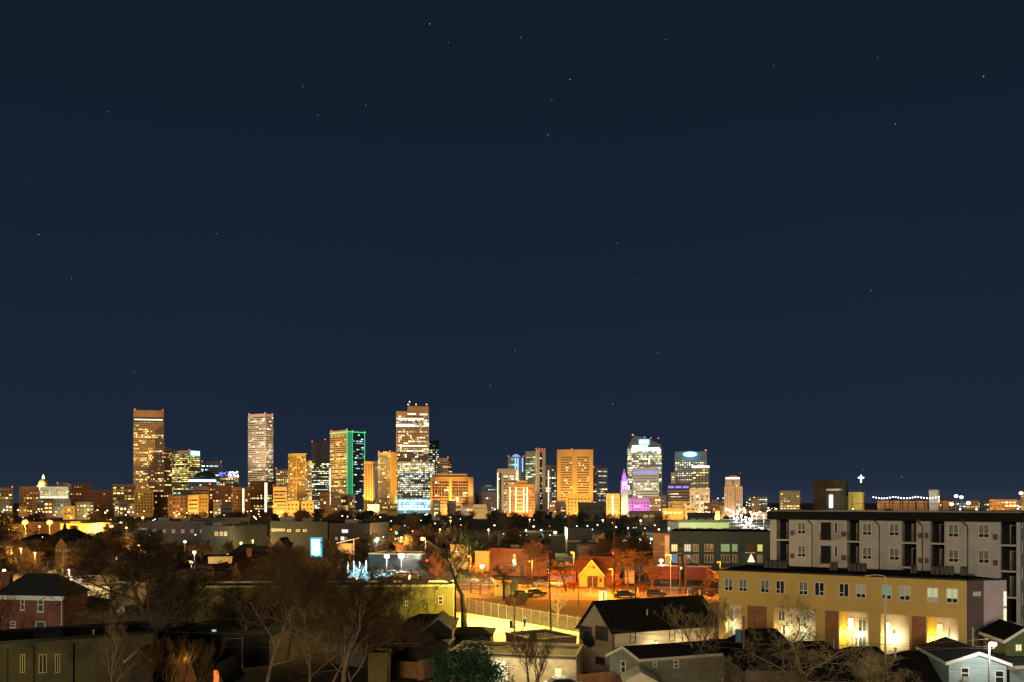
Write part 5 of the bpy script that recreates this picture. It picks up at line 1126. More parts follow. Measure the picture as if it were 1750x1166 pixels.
# lit buildings behind the brick house
T = block('garage', 'cream lit garage wall behind the wooden utility pole', (X(96, 172), 172), (X(140, 170), 170), 8, Z(992, 171), STUC, ROOFF); 
T = block('garage', 'low white lit building with a pale flat roof right of the utility pole', (X(137, 168), 168), (X(188, 165), 165), 9, Z(1004, 167), STUC, mat('pale roof membrane', (.4, .35, .22), .8, .1, 1))
for k in range(3): m = MB(); T.f.obox(m, T.f.w * (.08 + .32 * k), T.f.w * (.3 + .32 * k), .02, .08, .05, 2.2); T.part('garage_door', m, STUC)
hip('hipped_house', 'black hipped roof tucked right behind the red brick house', 100, 160, 1019, 0, 0, 1032, 142, DK, ROOFK, depth=6)
fence('wooden_fence', 'glowing fence along the lit alley right of the black hip roof', [(X(154, 158), 158), (X(196, 154), 154)], 2.0, FENW)
for (px, Yp, w_, zz) in ((118, 162, 900, 5), (155, 160, 1100, 5.2), (165, 152, 300, 4.2), (88, 178, 900, 6)): point((X(px, Yp), Yp, zz), (1, .76, .3), w_, .25)
# yellow lit block far left and hip house before it
T = block('flat_roofed_shop', 'bright yellow lit shop wall beyond the black hip roof at the left', (X(103, 420), 420), (X(146, 418), 418), 20, Z(896, 419), GOLDW, ROOFF, cat='shop'); point(T.f.p(T.f.w * .5, 12, 9), (1, .72, .2), 16000, .5)
m = MB(); T.f.obox(m, 2, 8, -10, -4, Z(896, 419), Z(892, 419)); T.part('roof_house', m, OCHRE)
hip('hipped_house', 'large black hipped roof silhouetted against the sodium lamps at the left', 70, 132, 904, 0, 0, 924, 300, DK, ROOFK, depth=14)
hip('hipped_house', 'black hipped roof partly cut off left of the large silhouetted one', 34, 76, 912, 0, 0, 922, 320, DK, ROOFK, depth=12)
gable('gabled_house', 'small brown gable below the large silhouetted hip roof', 92, 116, 934, 918, 262, 8, mat('brown board wall', (.14, .1, .05), .85, .15, 1), ROOFK)
# grey blue long building
T = block('long_flat_building', 'long grey lilac building seen through the crown of the big bare tree', (X(250, 330), 330), (X(350, 320), 320), 20, Z(892, 325), mat('grey lilac render', (0.086, 0.083, 0.104), .85, .12, .4), ROOFF, cat='building')
for x0 in range(262, 345, 16): winpx(T, T.f, x0, x0 + 5, 905, 911, style='sash', gl=GREYG, t=.25)
T = block('apartment_building', 'blue grey four storey block with a pale upper step left of the orange lit trees', (X(345, 312), 312), (X(395, 306), 306), 18, Z(900, 309), mat('blue grey render', (0.047, 0.065, 0.083), .85, .15, .4), ROOFF)
for (x0, x1) in ((367, 373), (376, 381), (383, 388)): winpx(T, T.f, x0, x1, 909, 916, style='sash', gl=GREYG, t=.3)
T = block('flat_roofed_hall', 'pale blue grey upper hall behind the blue grey block', (X(327, 345), 345), (X(384, 340), 340), 16, Z(887, 342), mat('pale blue grey render', (0.079, 0.094, 0.108), .85, .12, .4), ROOFF, cat='building')
point((X(330, 290), 290, 12), (.75, .8, 1), 1200, 1); point((X(385, 290), 288, 11), (.6, .8, 1), 1200, 1)
# black blue big hall with billboard
T = block('big_hall', 'black blue hall behind the cyan sign with a row of dim windows', (X(462, 300), 300), (X(560, 294), 294), 26, Z(893, 297), mat('black blue cladding', (.010, .018, .028), .7, .2, .4), ROOFF, cat='building')
for x0 in (464, 472, 480): winpx(T, T.f, x0, x0 + 7, 904, 908, style='none', gl=glow('lit green strip', (.25, .6, .25), .55), t=.1)
for x0 in (491, 506, 518): winpx(T, T.f, x0, x0 + 6, 905, 909, style='none', gl=GREYG, t=.15)
T = block('big_hall', 'darker hall with two icy lit windows right of the cyan sign', (X(562, 290), 290), (X(632, 288), 288), 22, Z(896, 289), mat('black brown cladding', (.016, .015, .017), .7, .2, .4), ROOFF, cat='building')
winpx(T, T.f, 584, 595, 905, 911, style='two', gl=glow('icy window', (.8, .85, 1), 1.6), t=.12); winpx(T, T.f, 582, 589, 917, 924, style='none', gl=glow('icy window', (.8, .85, 1), 1.6), t=.12)
winpx(T, T.f, 573, 577, 918, 923, style='none', gl=glow('mauve window', (.6, .4, .45), .4), t=.12); winpx(T, T.f, 590, 594, 918, 923, style='none', gl=glow('mauve window', (.6, .4, .45), .4), t=.12)
Yb = 250; T = Thing('billboard', 'upright cyan white illuminated sign glowing against the dark halls', 'illuminated sign', (X(539, Yb), Yb, 0))
T.part('panel', MB().box(X(532.6, Yb), X(546.2, Yb), Yb, Yb + .5, Z(949, Yb), Z(922.5, Yb)), glow('cyan sign face', (.6, 1, 1), 3.5)); T.part('frame', MB().box(X(529.5, Yb), X(549.5, Yb), Yb + .51, Yb + .8, Z(952, Yb), Z(919, Yb)), CYAN)  # cyan halo around the sign is put into this glowing frame
for px in (534, 545): T.part('leg', MB().tube((X(px, Yb), Yb + .4, 0), (X(px, Yb), Yb + .4, Z(950, Yb)), .15, .15, 6), RAIL)
point((X(539, Yb), Yb - 5, 6), (.15, .85, 1), 2200, 1.0)
# gables at left centre
for (lb, x0, x1, ye, yp, Yy, wl, tr) in (('steep red brick gable with twin lit windows left of the paired gables', 352, 376, 1002, 965, 190, BRICKR, None), ('steep dark gable with pale rake boards right of the red brick gable', 388, 418, 1003, 962, 186, REDB, 'b'),
        ('tiny reddish gable with a white peak lamp left of the cyan sign', 468, 486, 934, 920, 270, BRICKR, 'b')):
    gable('gabled_house', lb, x0, x1, ye, yp, Yy, 10, wl, ROOFK, trim=mat('brown rake board', (.28, .15, .1), .7, .1) if tr else None)
hip('hipped_house', 'black roof with a bright yellow panel under its eave left of the centre', 330, 400, 948, 0, 0, 966, 205, DK, ROOFK, depth=10)
T = block('lit_porch', 'pale yellow lit porch wall below the black roof', (X(356, 203), 203), (X(392, 203), 203), 2, Z(954.5, 203), mat('pale yellow wall', (.6, .5, .22), .8, .08, 1), ROOFF, cat='porch', z0=Z(963, 203)); point((X(374, 198), 198, 9), (1, .85, .4), 130, .3)
hip('hipped_house', 'navy roofed house with dark gables before the orange lit trees', 383, 440, 930, 0, 0, 952, 240, DK, mat('navy shingles', (.015, .02, .03), .9, .3, 2), depth=12)
T = block('low_house', 'long brown wall house under the big bare tree crown', (X(300, 190), 190), (X(366, 186), 186), 9, Z(979, 188), mat('brown stucco', (.14, .085, .06), .85, .12, 1), ROOFF, cat='house')
hip('hipped_house', 'dark slate roof low house between the two bare tree clumps', 395, 470, 978, 0, 0, 1000, 172, REDB, ROOFK, depth=8)
# white lamp lit shop & canopy at centre back
T = block('petrol_canopy', 'small cream building under a slanting lit canopy left of the floodlights', (X(577, 262), 262), (X(600, 262), 262), 6, Z(931, 262), GOLDW, ROOFF, cat='building')
T.part('canopy', MB().hexa([(X(576, 260), 259, Z(929, 260)), (X(606, 260), 259, Z(922, 260)), (X(606, 260), 268, Z(922, 260)), (X(576, 260), 268, Z(929, 260))], [(X(576, 260), 259, Z(927.5, 260)), (X(606, 260), 259, Z(920.5, 260)), (X(606, 260), 268, Z(920.5, 260)), (X(576, 260), 268, Z(927.5, 260))]), STUC); T.part('post', MB().tube((X(605, 260), 259.5, 0), (X(605, 260), 259.5, Z(922, 260)), .15, .15, 6), STUC)
point((X(590, 262), 256, 6), (1, .82, .35), 900, .3)
T = block('roadside_shop', 'low shop with a pale roof line behind the two bright floodlights', (X(630, 262), 262), (X(720, 258), 258), 12, Z(948, 260), DARKG, ROOFF, cat='shop', capm=LIGHTC)
T = block('low_shop', 'bright yellow lit shop front glowing behind the black tree', (X(770, 262), 262), (X(800, 260), 260), 8, Z(933, 261), GOLDW, ROOFF, cat='shop'); winpx(T, T.f, 777, 782, 936, 944, style='none', gl=LITW)
point((X(786, 255), 254, 6), (1, .7, .2), 1200, .3)
T = block('roadside_shop', 'cream shop glowing yellow between the black tree and the brick hall', (X(812, 252), 252), (X(837, 250), 250), 8, Z(944, 251), GOLDW, ROOFF, cat='shop'); point((X(822, 244), 243, 6), (1, .66, .15), 2600, .4)
# distant rows
T = block('orange_lit_hall', 'orange lit garden wall house between dark trees left of the cyan sign', (X(400, 330), 330), (X(432, 330), 330), 9, Z(918, 330), GOLDW, ROOFF, cat='building'); point((X(416, 320), 318, 8), (1, .65, .15), 6000, .4)

Yc_ = 420; xx = X(1471.5, Yc_); T = Thing('illuminated_cross', 'glowing white cross on a thin dark mast above the roof terrace', 'cross', (xx, Yc_, 0))
CRW = glow('white cross light', (.9, .97, 1), 4); zc = Z(816.5, Yc_)
T.part('upright', MB().box(xx - .28, xx + .28, Yc_ - .15, Yc_ + .15, Z(825, Yc_), Z(812, Yc_)), CRW)
for s_ in (-1, 1): T.part('arm', MB().box(min(xx + s_ * .281, xx + s_ * 1.35), max(xx + s_ * .281, xx + s_ * 1.35), Yc_ - .15, Yc_ + .15, zc - .28, zc + .28), CRW)
T.part('mast', MB().tube((xx, Yc_ + .3, 0), (xx, Yc_ + .3, Z(825, Yc_)), .12, .08, 6), RAIL)

T = block('orange_lit_hall', 'low hall added to catch the orange light behind the sodium lamps at the far left', (X(48, 500), 500), (X(104, 500), 500), 20, Z(893, 500), ORANGEW, ROOFF)  # this hall and the next are added to catch the sodium glow
T = block('orange_lit_hall', 'second low hall added to catch the orange light at the left edge behind the first sodium lamp', (X(-14, 510), 510), (X(40, 508), 508), 20, Z(897, 509), OCHRE, ROOFF)

for k, (px, Yq, zz, s_, lb) in enumerate(((280, 332, 12.6, 2.2, 'grey roof unit at the left end of the grey lilac building'), (318, 330, 12.6, 1.6, 'smaller roof unit near the middle of the grey lilac building'), (372, 314, 11.4, 1.8, 'roof unit on the blue grey block'), (490, 304, 13.1, 2.4, 'broad roof unit on the black blue hall, left one'), (525, 303, 13.1, 1.7, 'narrow roof unit on the black blue hall, right one'), (600, 294, 12.7, 2.0, 'roof unit on the darker hall with icy windows'), (880, 246, 7.1, 1.2, 'small unit on the brick hall roof'), (665, 266, 4.3, 1.0, 'unit on the low shop roof behind the floodlights'))):
    xq = X(px, Yq); U = Thing('roof_unit', lb, 'air conditioner', (xq, Yq, zz)); U.part('housing', MB().box(xq - s_, xq + s_, Yq, Yq + s_ * 1.4, zz, zz + s_ * .7), GREYG); U.part('fan', MB().tube((xq, Yq + s_ * .7, zz + s_ * .7 + .01), (xq, Yq + s_ * .7, zz + s_ * .7 + .25), s_ * .5, None, 10), RAIL)
# ================================================================== trees
BARK = mat('dark grey bark', (.05, .038, .024), .95, .3, 1.5)
BARKB = mat('brown bark', (.11, .07, .035), .95, .3, 1.5)
BARKP = mat('pale bark', (.26, .2, .13), .95, .3, 1.5)
BARKK = mat('near black bark', (.022, .018, .012), .95, .3, 1.5)
BARKO = mat('olive lit bark', (.21, .17, .09), .95, .3, 1.5)  # lamp light on the lower right trees is put into this bark
LEAFG = mat('evergreen leaves', (.04, .105, .05), .6, .5, 2.0)
LEAFD = mat('dark conifer leaves', (.018, .03, .014), .8, .4, 1.0)
big = dict(levels=5, kids=(5, 5), spread=.8, first=.26, up=.22, ratio=.66)
bare_tree('bare_tree', 'big round dense bare tree with a dark trunk left of centre', 264, 108, 17.6, 21, BARK, trunk_r=.42, twig=.022, levels=5, kids=(6, 6), spread=.85, first=.12, up=.16, ratio=.62, leader=.8, wide=1.25, tm=BARKB)
bare_tree('bare_tree', 'dense dark bare tree just behind and right of the big round one', 318, 122, 14.0, 22, BARK, trunk_r=.3, twig=.022, levels=5, kids=(5, 6), spread=.9, first=.1, up=.2, ratio=.6, leader=.8)
bare_tree('bare_tree', 'brown bare tree at the left of the trunk cluster, low forked', 452, 92, 16.4, 23, BARKB, tm=BARKP, trunk_r=.24, twig=.015, **big)
bare_tree('bare_tree', 'slender pale stemmed bare tree with a V fork in the trunk cluster', 528, 82, 16.6, 24, BARKB, tm=BARKP, trunk_r=.2, twig=.014, **dict(big, first=.3))
bare_tree('bare_tree', 'bare tree between the V forked and the thickest trunk', 554, 84, 15.6, 25, BARKB, tm=BARKP, trunk_r=.17, twig=.014, **dict(big, first=.34))
bare_tree('bare_tree', 'bare tree with the thickest grey trunk of the cluster', 585, 80, 16.8, 26, BARKB, tm=BARKP, trunk_r=.33, twig=.014, **dict(big, first=.36))
bare_tree('bare_tree', 'bare tree with a leaning trunk on the right of the cluster', 612, 82, 15, 27, BARKB, tm=BARKP, trunk_r=.18, twig=.014, lean=-.06, **dict(big, first=.34))
bare_tree('bare_tree', 'smaller brown bare tree filling behind the trunk cluster', 488, 104, 15, 28, BARKB, trunk_r=.2, twig=.018, **big)
bare_tree('bare_tree', 'twisted many stemmed bare tree by the little pale gable', 652, 101, 9.6, 29, BARKB, trunk_r=.2, twig=.015, trunks=3, **dict(big, levels=4, kids=(4, 6)))
bare_tree('bare_tree', 'tall black trunked bare tree standing before the bright lot', 793, 139, 17.2, 30, BARKK, trunk_r=.52, twig=.022, levels=5, kids=(4, 5), spread=.85, first=.42, up=.12, ratio=.56)
bare_tree('bare_tree', 'small knobbly pale bare tree lit beside the leaning utility pole', 953, 146, 5.2, 31, BARKP, trunk_r=.3, twig=.03, levels=3, kids=(4, 5), spread=.9, first=.3, up=.3, ratio=.7)
bare_tree('bare_tree', 'reddish bare tree fanning out before the lit garage at the bottom', 912, 90, 7.3, 32, BARKB, trunk_r=.14, twig=.014, trunks=3, levels=4, kids=(4, 5), spread=.6, first=.2, up=.5, ratio=.66)
bare_tree('bare_tree', 'fine branched bare tree in front of the right end of the black shingle roof', 1208, 97, 9.8, 33, BARKO, wide=1.2, trunk_r=.16, twig=.016, trunks=2, levels=5, kids=(3, 4), spread=.62, first=.2, up=.45, ratio=.64)
bare_tree('bare_tree', 'wide spreading bare tree before the orange wood panels of the tan block', 1386, 86, 11.2, 34, BARKO, trunk_r=.3, twig=.016, wide=1.2, levels=5, kids=(4, 5), spread=1.0, first=.25, up=.1, ratio=.68)
bare_tree('bare_tree', 'low gnarled bare tree at the bottom edge left of the wooden pole', 1236, 84, 6.8, 35, BARKO, trunk_r=.2, twig=.013, levels=5, kids=(3, 4), spread=1.0, first=.15, up=.15, ratio=.68, wide=1.3)
bare_tree('bare_tree', 'tangled bare tree at the bottom edge right of the wooden pole', 1318, 82, 6.6, 36, BARKO, trunk_r=.2, twig=.013, levels=5, kids=(3, 4), spread=1.0, first=.15, up=.15, ratio=.68, wide=1.3)
bare_tree('bare_tree', 'bushy bare tree at the bottom edge left of the pale blue house', 1500, 80, 6.6, 37, BARKO, trunk_r=.16, twig=.013, wide=1.4, trunks=3, levels=5, kids=(3, 4), spread=.7, first=.15, up=.35, ratio=.7)
bare_tree('bare_tree', 'pale slim bare tree before the olive grey hall', 196, 87, 9.2, 38, BARKP, trunk_r=.15, twig=.012, levels=4, kids=(4, 5), spread=.7, first=.3, up=.35, ratio=.62)
bare_tree('bare_tree', 'ochre bare sapling left of the orange cabin gable', 268, 85, 7.6, 39, BARKB, trunk_r=.12, twig=.012, trunks=3, levels=4, kids=(4, 5), spread=.5, first=.2, up=.5, ratio=.62)
bare_tree('bare_tree', 'ochre bare sapling overlapping the orange cabin gable', 318, 84, 7.2, 40, BARKB, trunk_r=.12, twig=.012, trunks=2, levels=4, kids=(4, 5), spread=.5, first=.2, up=.5, ratio=.62)
bare_tree('bare_tree', 'dark bare tree branching over the front of the red brick house', 4, 110, 10.2, 41, BARKK, trunk_r=.2, twig=.016, levels=4, kids=(5, 6), spread=.9, first=.3, up=.15, ratio=.66)
for k, (px, Yp, zt, lb) in enumerate(((150, 124, 5.4, 'pale grey brush right of the red brick house'), (178, 122, 5.0, 'pale tangled brush against the dark hall roof'), (212, 120, 5.6, 'grey brush at the foot of the big round bare tree'))):
    bare_tree('shrub', lb, px, Yp, zt, 50 + k, BARKP, cat='shrub', trunk_r=.08, twig=.016, trunks=4, levels=4, kids=(4, 5), spread=.8, first=.1, up=.3, ratio=.7)
for k, (px, Yp, zt, lb) in enumerate(((63, 172, 10, 'gold lit bare tree behind the brick house chimney'), (84, 176, 9, 'gold lit bare tree left of the wooden utility pole'), (128, 180, 7.5, 'thin bare tree in front of the cream garage wall'))):
    bare_tree('bare_tree', lb, px, Yp, zt, 60 + k, BARKB, trunk_r=.18, twig=.025, levels=4, kids=(5, 6), spread=.8, first=.2, up=.25, ratio=.68)
street_trees = ((968, 196, 7.4, 'dark bare street tree with a thick trunk left of the glowing gabled cottage'), (862, 178, 7.6, 'round topped dark street tree beside the yellow kiosk'), (922, 224, 10.5, 'orange lit bare tree right of the brick hall'), (905, 232, 9.6, 'dim orange bare tree behind the brick hall corner'),
                (1072, 204, 9.5, 'bare tree in front of the slim cream shed'), (1093, 206, 9.0, 'orange lit bare tree right of the slim cream shed'), (1112, 200, 7.2, 'small bare tree in front of the first freight wagon'), (745, 200, 8.5, 'bare tree tangled behind the olive building roof'), (820, 190, 7.0, 'thin bare tree left of the yellow kiosk lit from behind'),
                (440, 170, 8, 'brown bare tree above the left end of the olive building'), (1228, 190, 6, 'small orange lit tree at the corner of the tan block'), (1210, 194, 5, 'low orange lit bush tree beside the tan block corner'), (690, 170, 6.2, 'thin orange lit tree behind the olive building'), (560, 185, 7.5, 'orange rimmed bare tree left of the icy light display'))
for k, (px, Yp, zt, lb) in enumerate(street_trees):
    bare_tree('bare_tree', lb, px, Yp, zt, 80 + k, BARKB if k not in (0, 1) else BARKK, trunk_r=.25, twig=.028, levels=4, kids=(5, 6), spread=.85, first=.32, up=.2, ratio=.62)
# evergreen
rnd = random.Random(3)
tr, cr = leafy(rnd, 5.6, 4.4, 3600, .2, .18, bot=-.1)
T = Thing('evergreen_tree', 'dense green broadleaf evergreen at the bottom centre before the lit garage', 'tree', (X(781, 88), 88, 0)); T.base = (0, 0, 0)
T.part('trunk', tr, BARK); T.part('crown', cr, LEAFG)
T = dup(T.o, (X(828, 89), 89.5, 0), 1.3, .72, 'smaller green evergreen leaning on the right side of the large one')
tr, cr = leafy(random.Random(8), 6.5, 3.2, 5000, .16, .15, bot=.0)
T = Thing('evergreen_tree', 'dim leafy evergreen against the left end of the olive building', 'tree', (X(412, 120), 120, 0)); T.base = (0, 0, 0); T.part('trunk', tr, BARK); T.part('crown', cr, LEAFD)
T = dup(T.o, (X(432, 124), 125, 0), 2.0, .9, 'second dim evergreen right of the one by the olive building end')
# belt of trees before the skyline
protos = []
for k in range(5):
    r = random.Random(200 + k)
    tr, cr = grow(r, 11, .3, levels=4, kids=(6, 7), spread=.85, first=.15, twig=.05, up=.25, ratio=.66, leader=.8)
    zm = max(v[2] for v in cr.v); s = 11 / zm
    for mb in (tr, cr): mb.v = [(v[0] * s * 1.1, v[1] * s * 1.1, v[2] * s) for v in mb.v]
    T = Thing('bare_tree', 'brown bare tree in the dark belt before the skyline', 'tree', (X(200 + 170 * k, 620), 620, 0), 'bare trees in the belt before the skyline'); T.base = (0, 0, 0)
    bm_ = (BARKB, BARK, BARKB, BARK, BARKK)[k]
    T.part('trunk', tr, bm_); T.part('crown', cr, bm_); protos.append(T.o)
for k in range(2):
    tr, cr = leafy(random.Random(300 + k), 11, 4.2 if k == 0 else 3.0, 2600, .5, .3, cone=(k == 1), bot=.1)
    T = Thing('dark_evergreen', 'dark evergreen in the belt before the skyline', 'tree', (X(500 + 300 * k, 560), 560, 0), 'evergreens in the belt before the skyline'); T.base = (0, 0, 0)
    T.part('trunk', tr, BARKK); T.part('crown', cr, LEAFD); protos.append(T.o)
rnd = random.Random(77)
n_ = 0
for k in range(80):
    px = rnd.uniform(-15, 1235); Yp = rnd.uniform(430, 980)
    if 1120 < px < 1260 and Yp > 300: continue
    if px < 150 and Yp > 700 and rnd.random() < .5: continue
    j = rnd.choices(range(7), (4, 4, 4, 4, 4, 3, 1))[0]
    hmax = (20 - 10 / F * Yp * rnd.uniform(.7, 1.6)); s = min(1.45, max(.7, hmax / 11 * rnd.uniform(.7, 1.0)))
    dup(protos[j], (X(px, Yp), Yp, 0), rnd.uniform(0, 6.28), (s * rnd.uniform(.95, 1.3), s * rnd.uniform(.95, 1.3), s)); n_ += 1
EXC = ((96, 152), (240, 455), (456, 640), (1000, 1320))
for k in range(75):
    px = rnd.uniform(-10, 1130); Yp = rnd.uniform(240, 420)
    if any(a < px < b_ for a, b_ in EXC) and Yp < 350: continue
    if 640 < px < 740 and Yp < 300: continue
    if 760 < px < 845 and Yp < 270: continue
    j = rnd.choices(range(7), (4, 4, 4, 4, 4, 2, 1))[0]; s = rnd.uniform(.7, 1.0)
    dup(protos[j], (X(px, Yp), Yp, 0), rnd.uniform(0, 6.28), s); n_ += 1
for (px, Yp, s, j) in ((402, 350, 1.1, 0), (418, 345, 1.2, 1), (437, 350, 1.15, 2), (30, 250, .8, 0), (12, 232, .85, 1), (52, 225, .75, 2), (150, 245, 1.1, 4), (165, 262, 1.15, 5), (185, 255, 1.0, 4), (205, 250, 1.05, 0), (225, 262, 1.0, 1), (500, 238, .75, 0), (478, 232, .8, 1), (518, 226, .7, 2), (455, 240, .8, 3), (575, 236, .7, 1), (1062, 240, 1.0, 1), (1085, 246, 1.0, 3), (1046, 262, .9, 0), (1030, 255, .9, 2), (1105, 255, .95, 3), (640, 300, 1.0, 1), (618, 270, .9, 3), (810, 262, 1.2, 5), (870, 290, 1.1, 1), (20, 205, .7, 3), (120, 222, .6, 2), (140, 205, .65, 3), (220, 190, .75, 4), (240, 205, .8, 1), (360, 225, .6, 3), (445, 196, .75, 2), (470, 186, .7, 0), (505, 195, .7, 1), (535, 190, .65, 3)):
    dup(protos[j], (X(px, Yp), Yp, 0), rnd.uniform(0, 6.28), s)

rnd = random.Random(55)
for (px, Yp, s, j) in ((262, 300, .8, 1), (282, 285, .7, 0), (300, 275, .75, 4), (338, 268, .7, 2), (356, 284, .8, 3), (392, 262, .8, 1), (470, 262, .75, 4), (492, 272, .8, 1), (512, 255, .62, 3), (560, 262, .8, 0), (600, 250, .62, 4), (625, 275, .85, 1), (646, 286, .95, 0), (700, 296, .9, 3), (735, 240, .75, 1), (350, 150, .62, 3), (375, 146, .6, 4), (400, 142, .62, 1), (425, 136, .6, 3), (330, 160, .7, 4), (640, 150, .5, 3), (655, 118, .6, 4), (470, 128, .75, 3), (440, 118, .6, 4), (380, 118, .5, 1), (1062, 300, .9, 4), (1010, 290, .8, 3), (870, 280, .85, 5), (890, 300, .95, 0)):
    dup(protos[j], (X(px, Yp), Yp, 0), rnd.uniform(0, 6.28), s)
# ================================================================== lamps, poles, wires
BLKP = mat('black weathered pole', (.03, .022, .018), .9, .3, 2)
GALV = mat('grey lamp pole', (.3, .3, .28), .5, .1, 2)
HEADS = {}
def hmat(c, s):
    k = (c, s)
    if k not in HEADS: HEADS[k] = glow('lamp glow %d' % len(HEADS), c, s)
    return HEADS[k]
CW, CY, CO, CC = (1, .93, .75), (1, .8, .35), (1, .5, .1), (.55, .95, 1)
def lamp(px, py, z, c, r, s, power, label, pole=True, arm=0, group=None, name='street_lamp', pr=.09, Y=None, pm=None):
    Yp = Y or (H - z) * F / (py - HY); x = X(px, Yp)
    if Y: z = Z(py, Y)
    T = Thing(name, label, 'street lamp', (x + arm, Yp, 0), group)
    m = MB(); m.tube((x + arm, Yp, 0), (x + arm, Yp, z + .15), pr, pr * .6, 6)
    if arm: m.tube((x + arm, Yp, z + .1), (x, Yp, z + .3), pr * .5, pr * .4, 5)
    T.part('pole', m, pm or GALV)
    h = T.part('lamp_hood', MB().tube((x, Yp, z + r * .7), (x, Yp, z + r * 1.1), r * .9, r * .4, 8), pm or GALV)
    T.part('bulb', MB().ball((x, Yp, z), r, 8, .8), hmat(c, s), h)
    if power: point((x, Yp - r - .3, z - .4), c, power, .25)
    return T
for k, px in enumerate((4, 43, 85)): lamp(px, 893, 9, (1, .42, .04), 1.6, 3.2, 70000, ['blazing orange sodium lamp cut by the left edge', 'blazing orange sodium lamp second from the left edge', 'blazing orange sodium lamp just left of the yellow lit shop'][k])
lamp(722, 921, 8.4, (1, .5, .12), .62, 9, 5500, 'tall sodium street lamp above the two floodlights', arm=.9)
lamp(661, 951, 0, (1, .9, .7), .75, 12, 3200, 'left one of the two dazzling floodlights behind the olive building', Y=254); lamp(686, 950, 0, (1, .9, .7), .95, 12, 3600, 'right and larger one of the two dazzling floodlights', Y=254)
lamp(1130, 958, 0, (1, .72, .35), .5, 9, 1500, 'bright warm lamp on the beige wing above the first wagon', Y=218)
lamp(1163, 971, 0, (1, .97, .9), .32, 9, 500, 'white lamp between the two freight wagons', Y=208)
lamp(1698, 1101, 0, (1, .9, .75), .27, 9, 900, 'bright white street lamp above the pale blue house', Y=77, arm=-.4, pr=.11)
lamp(824, 968, 0, (1, .72, .25), .6, 10, 9000, 'glaring yellow lamp left of the brick hall', Y=228)
sl = (('assumed sodium street lamp in the branches left of the yellow kiosk', 800, 8.0, 192, 30000), ('assumed sodium street lamp above the parked cars before the brick hall', 905, 6.4, 200, 32000), ('sodium street lamp with a pink arm beside the bare street tree', 976, 8.6, 196, 32000), ('assumed sodium lamp by the cottage porch edge', 1042, 5.4, 190, 32000), ('pale poled street lamp with an arm before the first freight wagon', 1146, 8.6, 186, 32000), ('assumed sodium lamp behind the tan block corner', 1226, 7.2, 186, 24000))  # most of these sodium lamps are assumed, added to light the street orange
for (lb, px, z_, Yp, pw) in sl: lamp(px - (8 if px == 1146 else 0), HY + (H - z_) / Yp * F, 0, (1, .25, .015), .13, 2.5, pw * (.85 if px < 1100 else .4), lb, Y=Yp, arm=(1.0 if px == 1146 else .6), pr=.1, pm=None if px == 1146 else BLKP)  # pink armed and pale poled lamps stand there; their strong light is assumed
lamp(700, 984, 0, (1, .38, .05), .2, 4, 14000, 'small assumed sodium lamp behind the olive building roof', Y=190)  # assumed lamp for the orange light at the street's left end
lamp(610, 987, 0, (1, .34, .04), .2, 4, 14000, 'small assumed sodium lamp under the icy light display', Y=195)  # another assumed lamp for the same orange light
lamp(412, 928, 0, (1, .6, .12), .4, 5, 22000, 'yellow lamp glowing inside the orange lit trees', Y=296)
lamp(1067, 924, 8, (.9, 1, .7), .6, 7, 1500, 'white green lamp left of the twin park lamps'); lamp(1092, 924, 8, (1, 1, .6), .68, 7, 1700, 'white yellow lamp right of the twin park lamps'); lamp(1113, 921, 8, (.5, .85, 1), .42, 4, 300, 'pale cyan lamp right of the twin park lamps')
lamp(7, 975, 0, (1, .8, .4), .3, 6, 300, 'small warm lamp above the red brick house chimney', Y=158)
lamp(118, 974, 0, (1, .97, .9), .24, 6, 400, 'white lamp right of the wooden utility pole top', Y=176); lamp(122, 991, 0, (1, .97, .9), .3, 7, 500, 'white lamp over the cream garage wall', Y=168)
lamp(316, 926, 8, (1, .7, .5), .45, 6, 60, 'pinkish lamp in the crown of the big round bare tree'); lamp(332, 944, 0, (.95, 1, .9), .42, 7, 700, 'white lamp left of the black roof with the yellow panel', Y=215); lamp(327, 961, 0, (1, .75, .4), .4, 6, 700, 'warm lamp on the brown wall house', Y=200)
belt = [(31, 872, CW), (145, 882, CW), (167, 884, CC), (206, 893, CC), (190, 900, CY), (244, 885, CY), (235, 870, CW), (251, 871, CW), (266, 881, CW), (306, 878, CO), (301, 881, CO), (319, 877, CW), (354, 876, CW), (383, 881, CY), (274, 889, CW), (262, 890, CW), (442, 879, CW), (434, 883, CW), (464, 900, CW), (492, 872, CY), (498, 872, CY), (540, 885, CY), (548, 889, CY), (585, 882, CW), (594, 883, CO), (607, 888, CY), (613, 891, CY), (648, 911, CW), (661, 910, CC), (677, 910, CC), (643, 921, CC), (655, 918, CY), (705, 908, CW), (668, 905, CO), (686, 919, CO), (861, 913, CC), (899, 906, CC), (900, 915, CC), (949, 910, CY), (891, 915, CY), (912, 900, CW), (940, 915, CY), (1004, 899, CC), (1012, 905, CW), (1053, 901, CW), (1073, 902, (.2, .3, 1)), (1083, 902, (.3, .5, 1)), (1102, 903, CW), (1155, 893, CC), (1119, 898, CC), (1126, 905, CW), (1143, 903, (1, .7, .6)), (257, 915, (.7, 1, .8)), (314, 911, CW), (334, 914, (1, .7, .5)), (480, 893, CY), (420, 895, CO), (835, 905, CW), (845, 898, CY), (770, 890, CO), (905, 888, CY), (985, 886, CW), (1030, 889, CW), (1046, 893, CO), (350, 885, CO), (15, 905, CO), (68, 900, CO), (130, 893, (1, .6, .3)), (180, 876, CO), (215, 880, CO), (650, 884, CY), (730, 879, CW), (1095, 890, CY), (960, 897, CY), (925, 906, CC), (975, 905, CY)]
LMAT = {}
names = {CW: 'small warm white', CC: 'small icy', CY: 'small yellow', CO: 'small orange'}
rnd = random.Random(31)
